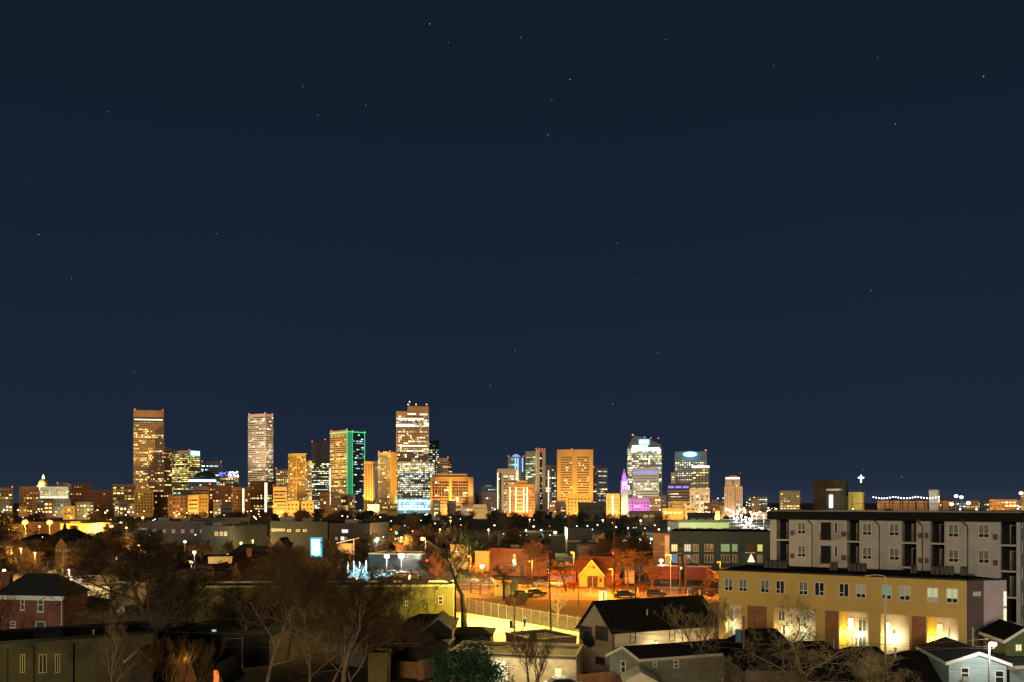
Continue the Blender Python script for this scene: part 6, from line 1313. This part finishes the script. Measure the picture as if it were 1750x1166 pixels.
for k, (px, py, c) in enumerate(belt):
    if c == CW and rnd.random() < .45: c = rnd.choice((CY, CO))
    nm = names.get(c, 'small tinted')
    nop = 245 < px < 400 and py > 900
    bigger = (px, py) in ((190, 900), (244, 885), (949, 910), (145, 882), (167, 884))
    lamp(px, py, 8, c, (12 * F / (py - HY)) * (.0018 if bigger else .0008) * rnd.uniform(.7, 1.35), 5, (22000 if c == CO else 14000 if c == CY or bigger else 5000) if (bigger or k % 3 == 0 or c == CO) and not nop else 0, nm + ' street lamp glinting in the dark tree belt', group=nm + ' street lamps in the tree belt', pr=.06, pm=BLKP)
for k in range(190):   # far avenues at the foot of the skyline
    px = rnd.choice((rnd.uniform(0, 1240), rnd.uniform(0, 260), rnd.uniform(1130, 1330), rnd.uniform(1600, 1750))); c = rnd.choice((CW, CY, CO, CO, CY, CW, CC))
    zz = rnd.uniform(7, 10); py = rnd.uniform(867.5, 876)
    if px > 1560: py = rnd.uniform(865.2, 867); 
    nm = names[c]
    Yp = (H - zz) * F / (py - HY)
    lamp(px, py, zz, c, Yp * rnd.uniform(.0004, .0009), 5, 0, nm + ' lamp on the far avenues at the foot of the skyline', group=nm + ' lamps on the far avenues', pr=.09, name='avenue_lamp')
for (px, py, c, lb) in ((1634, 848, (.6, .95, 1), 'cyan white stadium lamp, left of the pair'), (1643, 850, (.3, .95, 1), 'cyan stadium lamp with a tall lit mast, right of the pair'), (1745, 843, (1, .6, .35), 'orange white lamp at the right edge of the horizon'), (1655, 860, CW, 'white lamp just right of the cyan stadium pair'), (1626, 862, CW, 'white lamp just left of the cyan stadium pair')):
    lamp(px, py, 0, c, 2.6, 6, 0, lb, Y=1200, pr=.5)
for k in range(16):
    px = rnd.uniform(1222, 1330); lamp(px, rnd.uniform(846, 864), 0, rnd.choice((CW, CC, CO)), .9, 4, 0, 'tiny mast light on the horizon beyond the highway', Y=1350, group='tiny mast lights beyond the highway', pr=.12, name='mast_light')
for (px, py) in ((24, 906), (66, 913), (122, 884), (152, 905), (216, 902), (238, 932), (398, 914), (432, 924), (484, 908), (752, 905), (60, 945), (36, 938)):  # lamps added to make the left trees glow orange
    lamp(px, py, 7.5, (1, .5, .1), (12.5 * F / (py - HY)) * .0011, 4, 20000, 'added sodium street lamp lighting the left trees orange', group='added sodium lamps among the left trees', pr=.06, pm=BLKP)
for k in range(84):
    px = rnd.uniform(0, 940) if k % 4 else rnd.uniform(940, 1130); py = rnd.choice((rnd.uniform(873, 900), rnd.uniform(878, 930))); c = rnd.choice((CY, CO, CO, CW, CY, CW, CC))
    if 455 < px < 640 and py > 893: continue
    z_ = rnd.uniform(4.5, 8); Yp = (H - z_) * F / (py - HY)
    lamp(px, py, z_, c, Yp * rnd.uniform(.00035, .0008), 5, 0, names[c] + ' street lamp glinting in the dark tree belt', group=names[c] + ' street lamps in the tree belt', pr=.05, pm=BLKP)
for (px, py, c, lb) in ((730, 958, (1, .03, .03), 'red traffic light right of the tall sodium lamp'), (678, 911, (.1, .9, .8), 'teal traffic light beyond the dark halls'), (1048, 946, (1, .1, .05), 'red light on the tall thin dark pole')):
    Yp = 235; T = Thing('traffic_light', lb, 'traffic light', (X(px, Yp), Yp, 0)); T.part('pole', MB().tube((X(px, Yp), Yp, 0), (X(px, Yp), Yp, Z(py, Yp) + .6), .09, .07, 6), BLKP); T.part('signal_box', MB().box(X(px, Yp) - .2, X(px, Yp) + .2, Yp - .3, Yp - .1, Z(py, Yp) - .8, Z(py, Yp) + .5), BLKP); T.part('lens', MB().ball((X(px, Yp), Yp - .42, Z(py, Yp)), .3, 6), hmat(c, 5))
# small houses among the trees
hp = []
for k, (wl, rf, lt) in enumerate(((DK, ROOFK, LITY), (REDB, ROOFB, LITD), (SIDT, ROOFK, LITW), (BRICKR, ROOFK, LITD))):
    Yh = 300 + 20 * k; hh = House('small_house', 'small dark roofed house with a lit window among the belt trees', (-4.5, Yh), (4.5, Yh), (-4.5, Yh + 9), 3.4, 6.2, wl, rf, over=.35, group='small dark roofed houses in the tree belt', trim=WHITE if k == 2 else None)
    hh.T.base = hh.T.base
    for (u, s_) in ((2.0, 1), (5.6, 0)): window(hh.T, hh.fg, u, u + 1.1, 1.1, 2.4, style='sash', gl=lt if s_ else GLASSD, t=.1)
    b_ = hh.T.base; hh.T.part('chimney', MB().box(b_[0] + 1, b_[0] + 1.8, Yh + 4, Yh + 4.8, 5.2, 7.2), BRICKR, hh.roof); hp.append(hh.T.o)
spots = [(60, 300), (170, 330), (214, 290), (232, 350), (15, 360), (140, 420), (445, 330), (452, 260), (655, 330), (700, 345), (740, 320), (770, 330), (850, 320), (880, 360), (905, 300), (940, 420), (1060, 330), (1095, 340), (1120, 400), (1040, 400), (980, 440), (500, 245), (650, 450), (720, 460), (300, 460), (420, 440), (560, 470), (250, 215), (290, 225), (340, 240), (420, 225), (1020, 300)]
for k, (px, Yp) in enumerate(spots):
    r_ = rnd.uniform(-.7, .7)
    if k < 4: hp[k].location = (X(px, Yp), Yp, 0); hp[k].rotation_euler = (0, 0, r_)
    else: dup(hp[k % 4], (X(px, Yp), Yp, 0), r_, rnd.uniform(.85, 1.15))
# street clutter
bo = Thing('bollard', 'short pale bollard along the orange street', 'bollard', (X(925, 190), 190, 0), 'pale bollards along the orange street'); bo.base = (0, 0, 0)
bo.part('post', MB().lathe(0, 0, [(.12, 0), (.12, 1.15), (.05, 1.25)], 8), mat('cream bollard paint', (.6, .55, .4), .6, .05)); bo.part('band', MB().lathe(0, 0, [(.135, .8), (.135, .95)], 8), RAIL)
for px, Yp in ((947, 189), (1078, 186), (1090, 192), (1104, 184), (1131, 187), (1175, 186), (1196, 187), (1008, 190), (868, 198), (888, 200)): dup(bo.o, (X(px, Yp), Yp, 0))
tr, cr = leafy(random.Random(12), 1.7, 1.2, 900, .14, .05, bot=-.2)
bu = Thing('bush', 'low brown bush by the orange street', 'bush', (X(1050, 205), 205, 0), 'low brown bushes by the orange street'); bu.base = (0, 0, 0); bu.part('stem', tr, BARK); bu.part('foliage', cr, mat('russet leaves', (.14, .05, .02), .8, .3, 2))
for px, Yp in ((1056, 204), (1064, 206), (982, 205), (975, 203), (932, 222), (905, 226), (1100, 196), (1118, 194), (1088, 198), (850, 222), (600, 214), (620, 210), (655, 215), (700, 214), (735, 212), (890, 172), (870, 170), (1215, 186)): dup(bu.o, (X(px, Yp), Yp, 0), rnd.uniform(0, 6), rnd.uniform(.7, 1.3))
ms = Thing('street_sign', 'small road sign facing the orange street, left of the gabled cottage', 'road sign', (X(955, 188), 188, 0)); ms.part('post', MB().tube((X(955, 188), 188, 0), (X(955, 188), 188, 2.6), .04, .04, 6), METAL); ms.part('panel', MB().box(X(955, 188) - .35, X(955, 188) + .35, 187.9, 187.94, 1.9, 2.6), WHITE)
dp = Thing('skip_container', 'dark green rubbish skip beside the yellow kiosk', 'skip', (X(894, 178), 178, 0)); x9 = X(894, 178); dp.part('bin', MB().hexa([(x9 - .9, 178, .1), (x9 + .9, 178, .1), (x9 + .9, 179.3, .1), (x9 - .9, 179.3, .1)], [(x9 - 1.1, 177.8, 1.5), (x9 + 1.1, 177.8, 1.5), (x9 + 1.1, 179.5, 1.5), (x9 - 1.1, 179.5, 1.5)]), mat('dark green steel', (.03, .07, .04), .6, .1)); dp.part('lid', MB().box(x9 - 1.15, x9 + 1.15, 177.75, 179.55, 1.52, 1.6), RAIL)
# roof vents and aerials on the near roofs
for k, (px, Y9, z9, lb) in enumerate(((1340, 92, 6.6, 'bent metal vent on the leftmost black hipped roof'), (1425, 91, 5.2, 'metal vent on the second black hipped roof'), (1530, 88, 4.9, 'short metal vent on the black roof in front of the bright bay'), (1640, 86, 4.6, 'metal vent on the black roof next to the pale blue house'), (730, 115, 6.2, 'stubby vent on the black roof before the olive wall'), (420, 114, 3.3, 'low metal vent on the dark blue grey flat roof'), (300, 116, 3.3, 'square vent on the dark blue grey flat roof, left one'), (160, 95, 5.7, 'little vent on the olive grey hall roof'))):
    x9 = X(px, Y9); v = Thing('roof_vent', lb, 'vent', (x9, Y9, z9)); v.part('pipe', MB().tube((x9, Y9, z9 - .5), (x9, Y9, z9 + .35), .09, .09, 8), METAL); v.part('cap', MB().lathe(x9, Y9, [(.17, z9 + .36), (.17, z9 + .44), (.04, z9 + .52)], 8), METAL)
# highway lamps and cars
for k in range(26):
    t = (k // 2 + .5) / 13; Yp = 500 * (1 - t) ** 1 + 2300 * t ** 1.6
    def hx(Y, a): 
        S = ((500, 1283, 1332), (940, 1250, 1277), (2100, 1230, 1244), (4200, 1224, 1230))
        for s0, s1 in zip(S, S[1:]):
            if Y <= s1[0]:
                t_ = max(0, (1 / s0[0] - 1 / Y) / (1 / s0[0] - 1 / s1[0])); return (s0[1] + (s1[1] - s0[1]) * t_) * (1 - a) + (s0[2] + (s1[2] - s0[2]) * t_) * a
        return 1227
    base = hx(Yp, (k % 2))
    z_ = 10; py = HY + (H - z_) / Yp * F
    lamp(base, py, z_, (1, .9, .66) if k % 3 else (.8, .95, 1), max(.8, Yp * .0012), 9, 26000 if k < 14 else 0, 'tall white lamp along the bright highway', group='white lamps along the highway', pr=.14, Y=Yp, name='highway_lamp')
def make_car(name, label, loc, rot, paint, lights=0.0, group=None, hl=1.0):
    T = Thing(name, label, 'car', (0, 0, 0), group)
    prof = [(-2.2, .32), (-2.25, .75), (-2.1, .95), (-1.45, 1.02), (1.05, .98), (2.05, .82), (2.2, .6), (2.15, .32)]
    def ext(p, w0, w1=None):
        w1 = w1 or w0; m = MB(); n = len(p); i = len(m.v)
        m.v += [(x, -w0 if z < .9 else -w1, z) for x, z in p] + [(x, w0 if z < .9 else w1, z) for x, z in p]
        m.f += [tuple(range(n)), tuple(range(2 * n - 1, n - 1, -1))] + [(k, k + n, (k + 1) % n + n, (k + 1) % n) for k in range(n)]
        return m
    T.part('body', ext(prof, .9, .86), paint)
    cab = [(-1.75, 1.0), (-1.2, 1.42), (.35, 1.44), (1.1, .99)]
    T.part('cabin_glass', ext(cab, .84, .72), GLASSD)
    T.part('roof', ext([(-1.22, 1.425), (-1.1, 1.5), (.25, 1.51), (.4, 1.43)], .74, .70), paint)
    for sx in (-1.35, 1.35):
        for sy in (-1, 1):
            w = T.part('wheel', MB().tube((sx, sy * .72, .33), (sx, sy * .92, .33), .33, .33, 12), RAIL); T.part('rim', MB().tube((sx, sy * .9, .33), (sx, sy * .935, .33), .19, .17, 8), METAL, w)
    for sy in (-1, 1):
        T.part('headlight', MB().ball((2.1, sy * .62, .66), .14 * hl, 6), glow('headlight glow', (1, .95, .85), 14) if lights else mat('headlight glass', (.6, .6, .55), .2, 0))
        T.part('tail_light', MB().box(-2.28, -2.2, sy * .62 - .15, sy * .62 + .15, .72, .86), glow('tail light red', (1, .03, .02), 3) if lights else mat('tail light glass', (.3, .01, .01), .3, 0))
    T.o.location = loc; T.o.rotation_euler = (0, 0, rot); return T.o
white_p = mat('white car paint', (.75, .75, .72), .3, .03, spec=.6); dark_p = mat('dark car paint', (.03, .035, .05), .3, .05, spec=.6); blue_p = mat('blue car paint', (.03, .06, .2), .3, .05, spec=.6); silver_p = mat('silver car paint', (.4, .4, .4), .3, .05, spec=.6)
c0 = make_car('car', 'white car roof showing at the bottom edge before the cedar fence', (X(966, 91), 91, .35), math.radians(8), white_p)
SUVs = [(926, 208, .0, blue_p, 'dark blue car with pale trim parked before the mauve shops'), (946, 209, .05, silver_p, 'silver car parked right of the dark blue one'), (893, 184, .3, dark_p, 'black car on the dark lot right of the grey shed'), (916, 187, .2, dark_p, 'second black car on the dark lot, nearer the utility pole'), (858, 214, .1, silver_p, 'pale car before the brick hall wall'), (1120, 186, .0, dark_p, 'low dark car on the orange street above the black shingle roof'), (1068, 184, .1, dark_p, 'dark car on the orange street left of the flue'), (1195, 190, .1, dark_p, 'dark car under the darker red wagon'), (690, 232, .1, silver_p, 'car under the two floodlights'), (672, 236, .1, white_p, 'white car parked under the left floodlight'), (705, 228, .1, dark_p, 'dark car right of the floodlights')]
for (px, Yp, r, p_, lb) in SUVs: make_car('car', lb, (X(px, Yp), Yp, .02), r, p_)
hc = make_car('car', 'car with blazing headlights on the bright highway', (X(1310, 520), 520, .02), math.radians(-70), silver_p, 1, 'cars with headlights on the highway', hl=2.6)
rnd = random.Random(6)
for k in range(34):
    Yp = 500 + 1500 * (k / 34) ** 1.5; px = hx(Yp, rnd.choice((.15, .35, .6, .82))); dup(hc, (X(px, Yp), Yp, .02), math.radians(-70 + rnd.uniform(-3, 3)))
# utility poles
def upole(label, px, Yb, ztop, r=.16, lean=0, m=MLIT, arms=(), cat='utility pole', ybase=0):
    T = Thing('utility_pole', label, cat, (X(px, Yb), Yb, 0)); x = X(px, Yb)
    T.part('pole', MB().tube((x, Yb, 0), (x + lean, Yb, ztop), r, r * .65, 8), m)
    for (dz, w_) in arms:
        T.part('crossarm', MB().box(x + lean - w_, x + lean + w_, Yb - .07, Yb + .07, ztop - dz - .1, ztop - dz + .1), m)
        for s_ in (-.9, -.45, .45, .9): T.part('insulator', MB().tube((x + lean + w_ * s_, Yb, ztop - dz + .1), (x + lean + w_ * s_, Yb, ztop - dz + .32), .05, .04, 6), WHITE)
    return T
upole('leaning pale wooden utility pole between the bright lot and the cottage', 942, 129, 12.5, lean=-.42, m=mat('pale weathered pole', (.13, .1, .07), .9, .3, 2), arms=())
P2 = upole('brown wooden pole carrying a signal head at the bottom centre', 879, 100, 9.0, r=.15)
x_ = X(879, 100)
P2.part('signal_head', MB().box(x_ - .55, x_ - .2, 99.8, 100.1, Z(1073, 100), Z(1061, 100)), RAIL); P2.part('arm', MB().tube((x_, 100, Z(1066, 100)), (X(896, 100), 100, Z(1062, 100)), .03, .03, 5), RAIL)
P2.part('sign_lamp', MB().tube((X(896.5, 100), 100, Z(1057.5, 100)), (X(896.5, 100), 100, Z(1052.5, 100)), .2, .12, 8), mat('pale green signal cover', (.25, .5, .4), .5, 0)); P2.part('signal_head', MB().prism([(X(894.5, 100), 99.9), (X(898.5, 100), 99.9), (X(898.5, 100), 100.1), (X(894.5, 100), 100.1)], Z(1071, 100), Z(1058, 100), 0), RAIL)
upole('tall thin dark pole rising right of the glowing cottage', 1050, 186, 17.6, r=.14, m=BLKP)
upole('gold lit wooden utility pole with one crossarm at the left', 108, 180, 10.2, r=.17, arms=((.3, 1.5),))
upole('dark pole standing before the right end of the olive building', 778, 116, 9.6, r=.15, m=BLKP)
upole('left one of two thick black posts between the freight wagons', 1162, 190, 8.2, r=.26, m=BLKP); upole('right one of two thick black posts between the freight wagons', 1172, 191, 8.6, r=.26, m=BLKP)
T = upole('wooden pole carrying a blue transformer box before the lit bay', 1271, 90, 8.3, r=.15); xx = X(1262, 90)
T.part('transformer', MB().tube((xx, 89.9, Z(1097, 90)), (xx, 89.9, Z(1076, 90)), .34, .34, 12), mat('blue transformer can', (.07, .16, .28), .4, .1)); T.part('bracket', MB().box(xx, X(1271, 90), 89.85, 89.95, Z(1084, 90), Z(1083, 90)), RAIL)
for (px, Yp, z_, lb) in ((836, 200, 8.5, 'thin dark pole before the brick hall left corner'), (862.5, 182, 3.5, 'short dark post before the yellow kiosk'), (902, 196, 6.5, 'thin dark pole before the mauve shops'), (1086, 172, 7.5, 'dark pole just above the middle of the black shingle roof'), (693, 240, 6.8, 'thin grey pole beside the right floodlight'), (704, 205, 6.0, 'dark blue pole right of the floodlights'), (989, 168, 3.2, 'short dark post in front of the glowing cottage'), (563, 280, 8.5, 'thin pale mast right of the black blue hall'), (852, 286, 9.4, 'thin pole with a lit slanting guy left of the brick hall'), (400, 305, 5.2, 'thin pale mast beside the orange lit garden wall')):
    upole(lb, px, Yp, z_, r=.11, m=BLKP if 'dark' in lb else GALV)
# tall street lamp in front of the tan block
Yp = 86; T = Thing('street_lamp', 'tall pale unlit street lamp with a curved arm before the tan block', 'street lamp', (X(1513, Yp), Yp, 0)); x = X(1513, Yp); zt = Z(986, Yp)
POLEW = mat('pale lamp pole', (.5, .46, .36), .5, .1, 2)
T.part('pole', MB().tube((x, Yp, 0), (x, Yp, zt), .12, .07, 8), POLEW); m = MB(); pts = [(0, 0), (-.25, .12), (-.8, .2), (-1.5, .16)]
for a, b_ in zip(pts, pts[1:]): m.tube((x + a[0], Yp, zt + a[1]), (x + b_[0], Yp, zt + b_[1]), .045, .04, 6)
T.part('arm', m, POLEW); T.part('lamp_head', MB().hexa([(x - 2.0, Yp - .13, zt + .05), (x - 1.45, Yp - .1, zt + .08), (x - 1.45, Yp + .1, zt + .08), (x - 2.0, Yp + .13, zt + .05)], [(x - 1.95, Yp - .08, zt + .15), (x - 1.45, Yp - .07, zt + .2), (x - 1.45, Yp + .07, zt + .2), (x - 1.95, Yp + .08, zt + .15)]), POLEW)
# wires
WIRE = mat('wire', (.22, .16, .11), .5, 0)
def wire(label, a, b_, sag=.4, r=.03, group=None):
    m = MB(); a = Vector(a); b_ = Vector(b_); pv = a
    for k in range(1, 13):
        t = k / 12; q = a.lerp(b_, t) - Vector((0, 0, sag * 4 * t * (1 - t))); m.tube(tuple(pv), tuple(q), r, r, 3); pv = q
    o = m.obj('power_line', WIRE); tag(o, label, 'power line', group)
Pw = lambda px, py, Y: (X(px, Y), Y, Z(py, Y))
for k, (y0, y1) in enumerate(((945, 938), (955, 945), (967, 961), (982, 979))):
    wire(['top', 'second', 'third', 'lowest'][k] + ' wire running right from the leaning pale pole to the black posts', Pw(938, y0, 129), Pw(1166, y1, 190), .5, .045)
    wire(['top', 'second', 'third', 'lowest'][k] + ' wire running left from the leaning pale pole behind the black tree', Pw(938, y0, 129), Pw(780, y0 + 26, 116), .5, .035)
for k, (y0, y1, y2) in enumerate(((938, 928, 940), (952, 950, 958))):
    wire('%s wire left of the gold lit utility pole' % ('upper', 'lower')[k], Pw(108, y0, 180), Pw(-30, y1, 170), .3, .025); wire('%s wire right of the gold lit utility pole' % ('upper', 'lower')[k], Pw(108, y0, 180), Pw(330, y2, 200), .6, .025)
wire('thin wire crossing the tan block bays from the wooden pole', Pw(1271, 1062, 90), Pw(1700, 1108, 77), .8, .018); wire('wire across the grey green house', Pw(879, 1030, 100), Pw(1271, 1064, 90), 2.2, .018); wire('red lit wire slanting over the darker wagon', Pw(1172, 950, 191), Pw(1250, 990, 170), .3, .03)
# chain link fence
T = Thing('chain_link_fence', 'chain link fence with pale posts between the dark lot and the bright lot', 'fence', (X(900, 143), 143, 0))
a = Vector((X(790, 161), 161)); b_ = Vector((X(1015, 131), 131)); g = Face(a, b_); u = 0; k = 0
while u <= g.w: T.part('post', MB().tube(g.p(u, 0, 0), g.p(u, 0, 2.5), .05, .05, 6), METAL); u += 2.35
T.part('top_rail', MB().tube(g.p(0, 0, 2.3), g.p(g.w, 0, 2.3), .03, .03, 5), METAL)
m = MB(); u = 0
while u < g.w - 2.2:
    m.tube(g.p(u, .03, .05), g.p(u + 2.2, .03, 2.25), .008, .008, 3, False); m.tube(g.p(u + 2.2, .03, .05), g.p(u, .03, 2.25), .008, .008, 3, False); u += .32
T.part('wire_mesh', m, METAL)
# icy light tree
rnd = random.Random(9); T = Thing('lit_tree', 'small bare tree wound with icy blue lights and four bright upright stems', 'tree', (X(616, 222), 222, 0)); T.base = (0, 0, 0)
ICE = glow('icy blue tree lights', (.35, .85, 1), 3.0)
tr, cr = grow(rnd, 4.2, .2, levels=3, kids=(5, 6), spread=1.0, first=.15, twig=.075, up=.15, ratio=.85); s = 4.3 / max(v[2] for v in cr.v)
cr.v = [(v[0] * s, v[1] * s, v[2] * s) for v in cr.v]; T.part('trunk', tr, BARK); T.part('crown', cr, ICE)
for px in (596, 606, 616, 627): xx = X(px, 222) - X(616, 222); T.part('light_stem', MB().tube((xx, -1, 2.2), (xx, -1, Z(958 + (px % 3), 222)), .13, .13, 5), glow('white ice lights', (.75, .98, 1), 4))
point((X(616, 222), 219, 3), (.3, .85, 1), 800, .6)
T = Thing('lit_fountain', 'pool of icy white lights low on the ground right of the light display', 'lights', (X(655, 226), 226, 0))
m = MB(); r = random.Random(2)
for k in range(30): xx = X(r.uniform(640, 672), 226); m.ball((xx, 226 + r.uniform(-1, 1), r.uniform(.6, 1.7)), r.uniform(.1, .22), 5)
T.part('light', m, ICE)
T = None
# added lot lights
point((X(845, 146), 142, 9), (1, .68, .15), 30000, .3); point((X(925, 136), 131, 9.5), (1, .68, .15), 26000, .3); point((X(800, 150), 150, 8), (1, .78, .22), 9000, .3); point((X(700, 128), 127, 7), (1, .85, .25), 400, .3)
point((X(1420, 80), 74, 9), (1, .85, .5), 700, .4)

for k in range(3):
    wire('sagging wire over the lower left roofs, %s of three' % ('highest', 'middle', 'lowest')[k], Pw(-20, 1030 + 22 * k, 100), Pw(640, 1048 + 26 * k, 100), 1.2, .018)
for k in range(2): wire('thin wire from the signal pole to the lower right, %s one' % ('upper', 'lower')[k], Pw(879, 1040 + 8 * k, 100), Pw(1690, 1092 + 12 * k, 77), 2.0, .016)
wire('thin wire from the pole by the olive building to the signal pole', Pw(778, 1000, 116), Pw(879, 1026, 100), .5, .02)
point((X(1735, 90), 84, 9), (1, .85, .8), 260, .4)  # added fill light for the lilac end wall, no lamp stands there
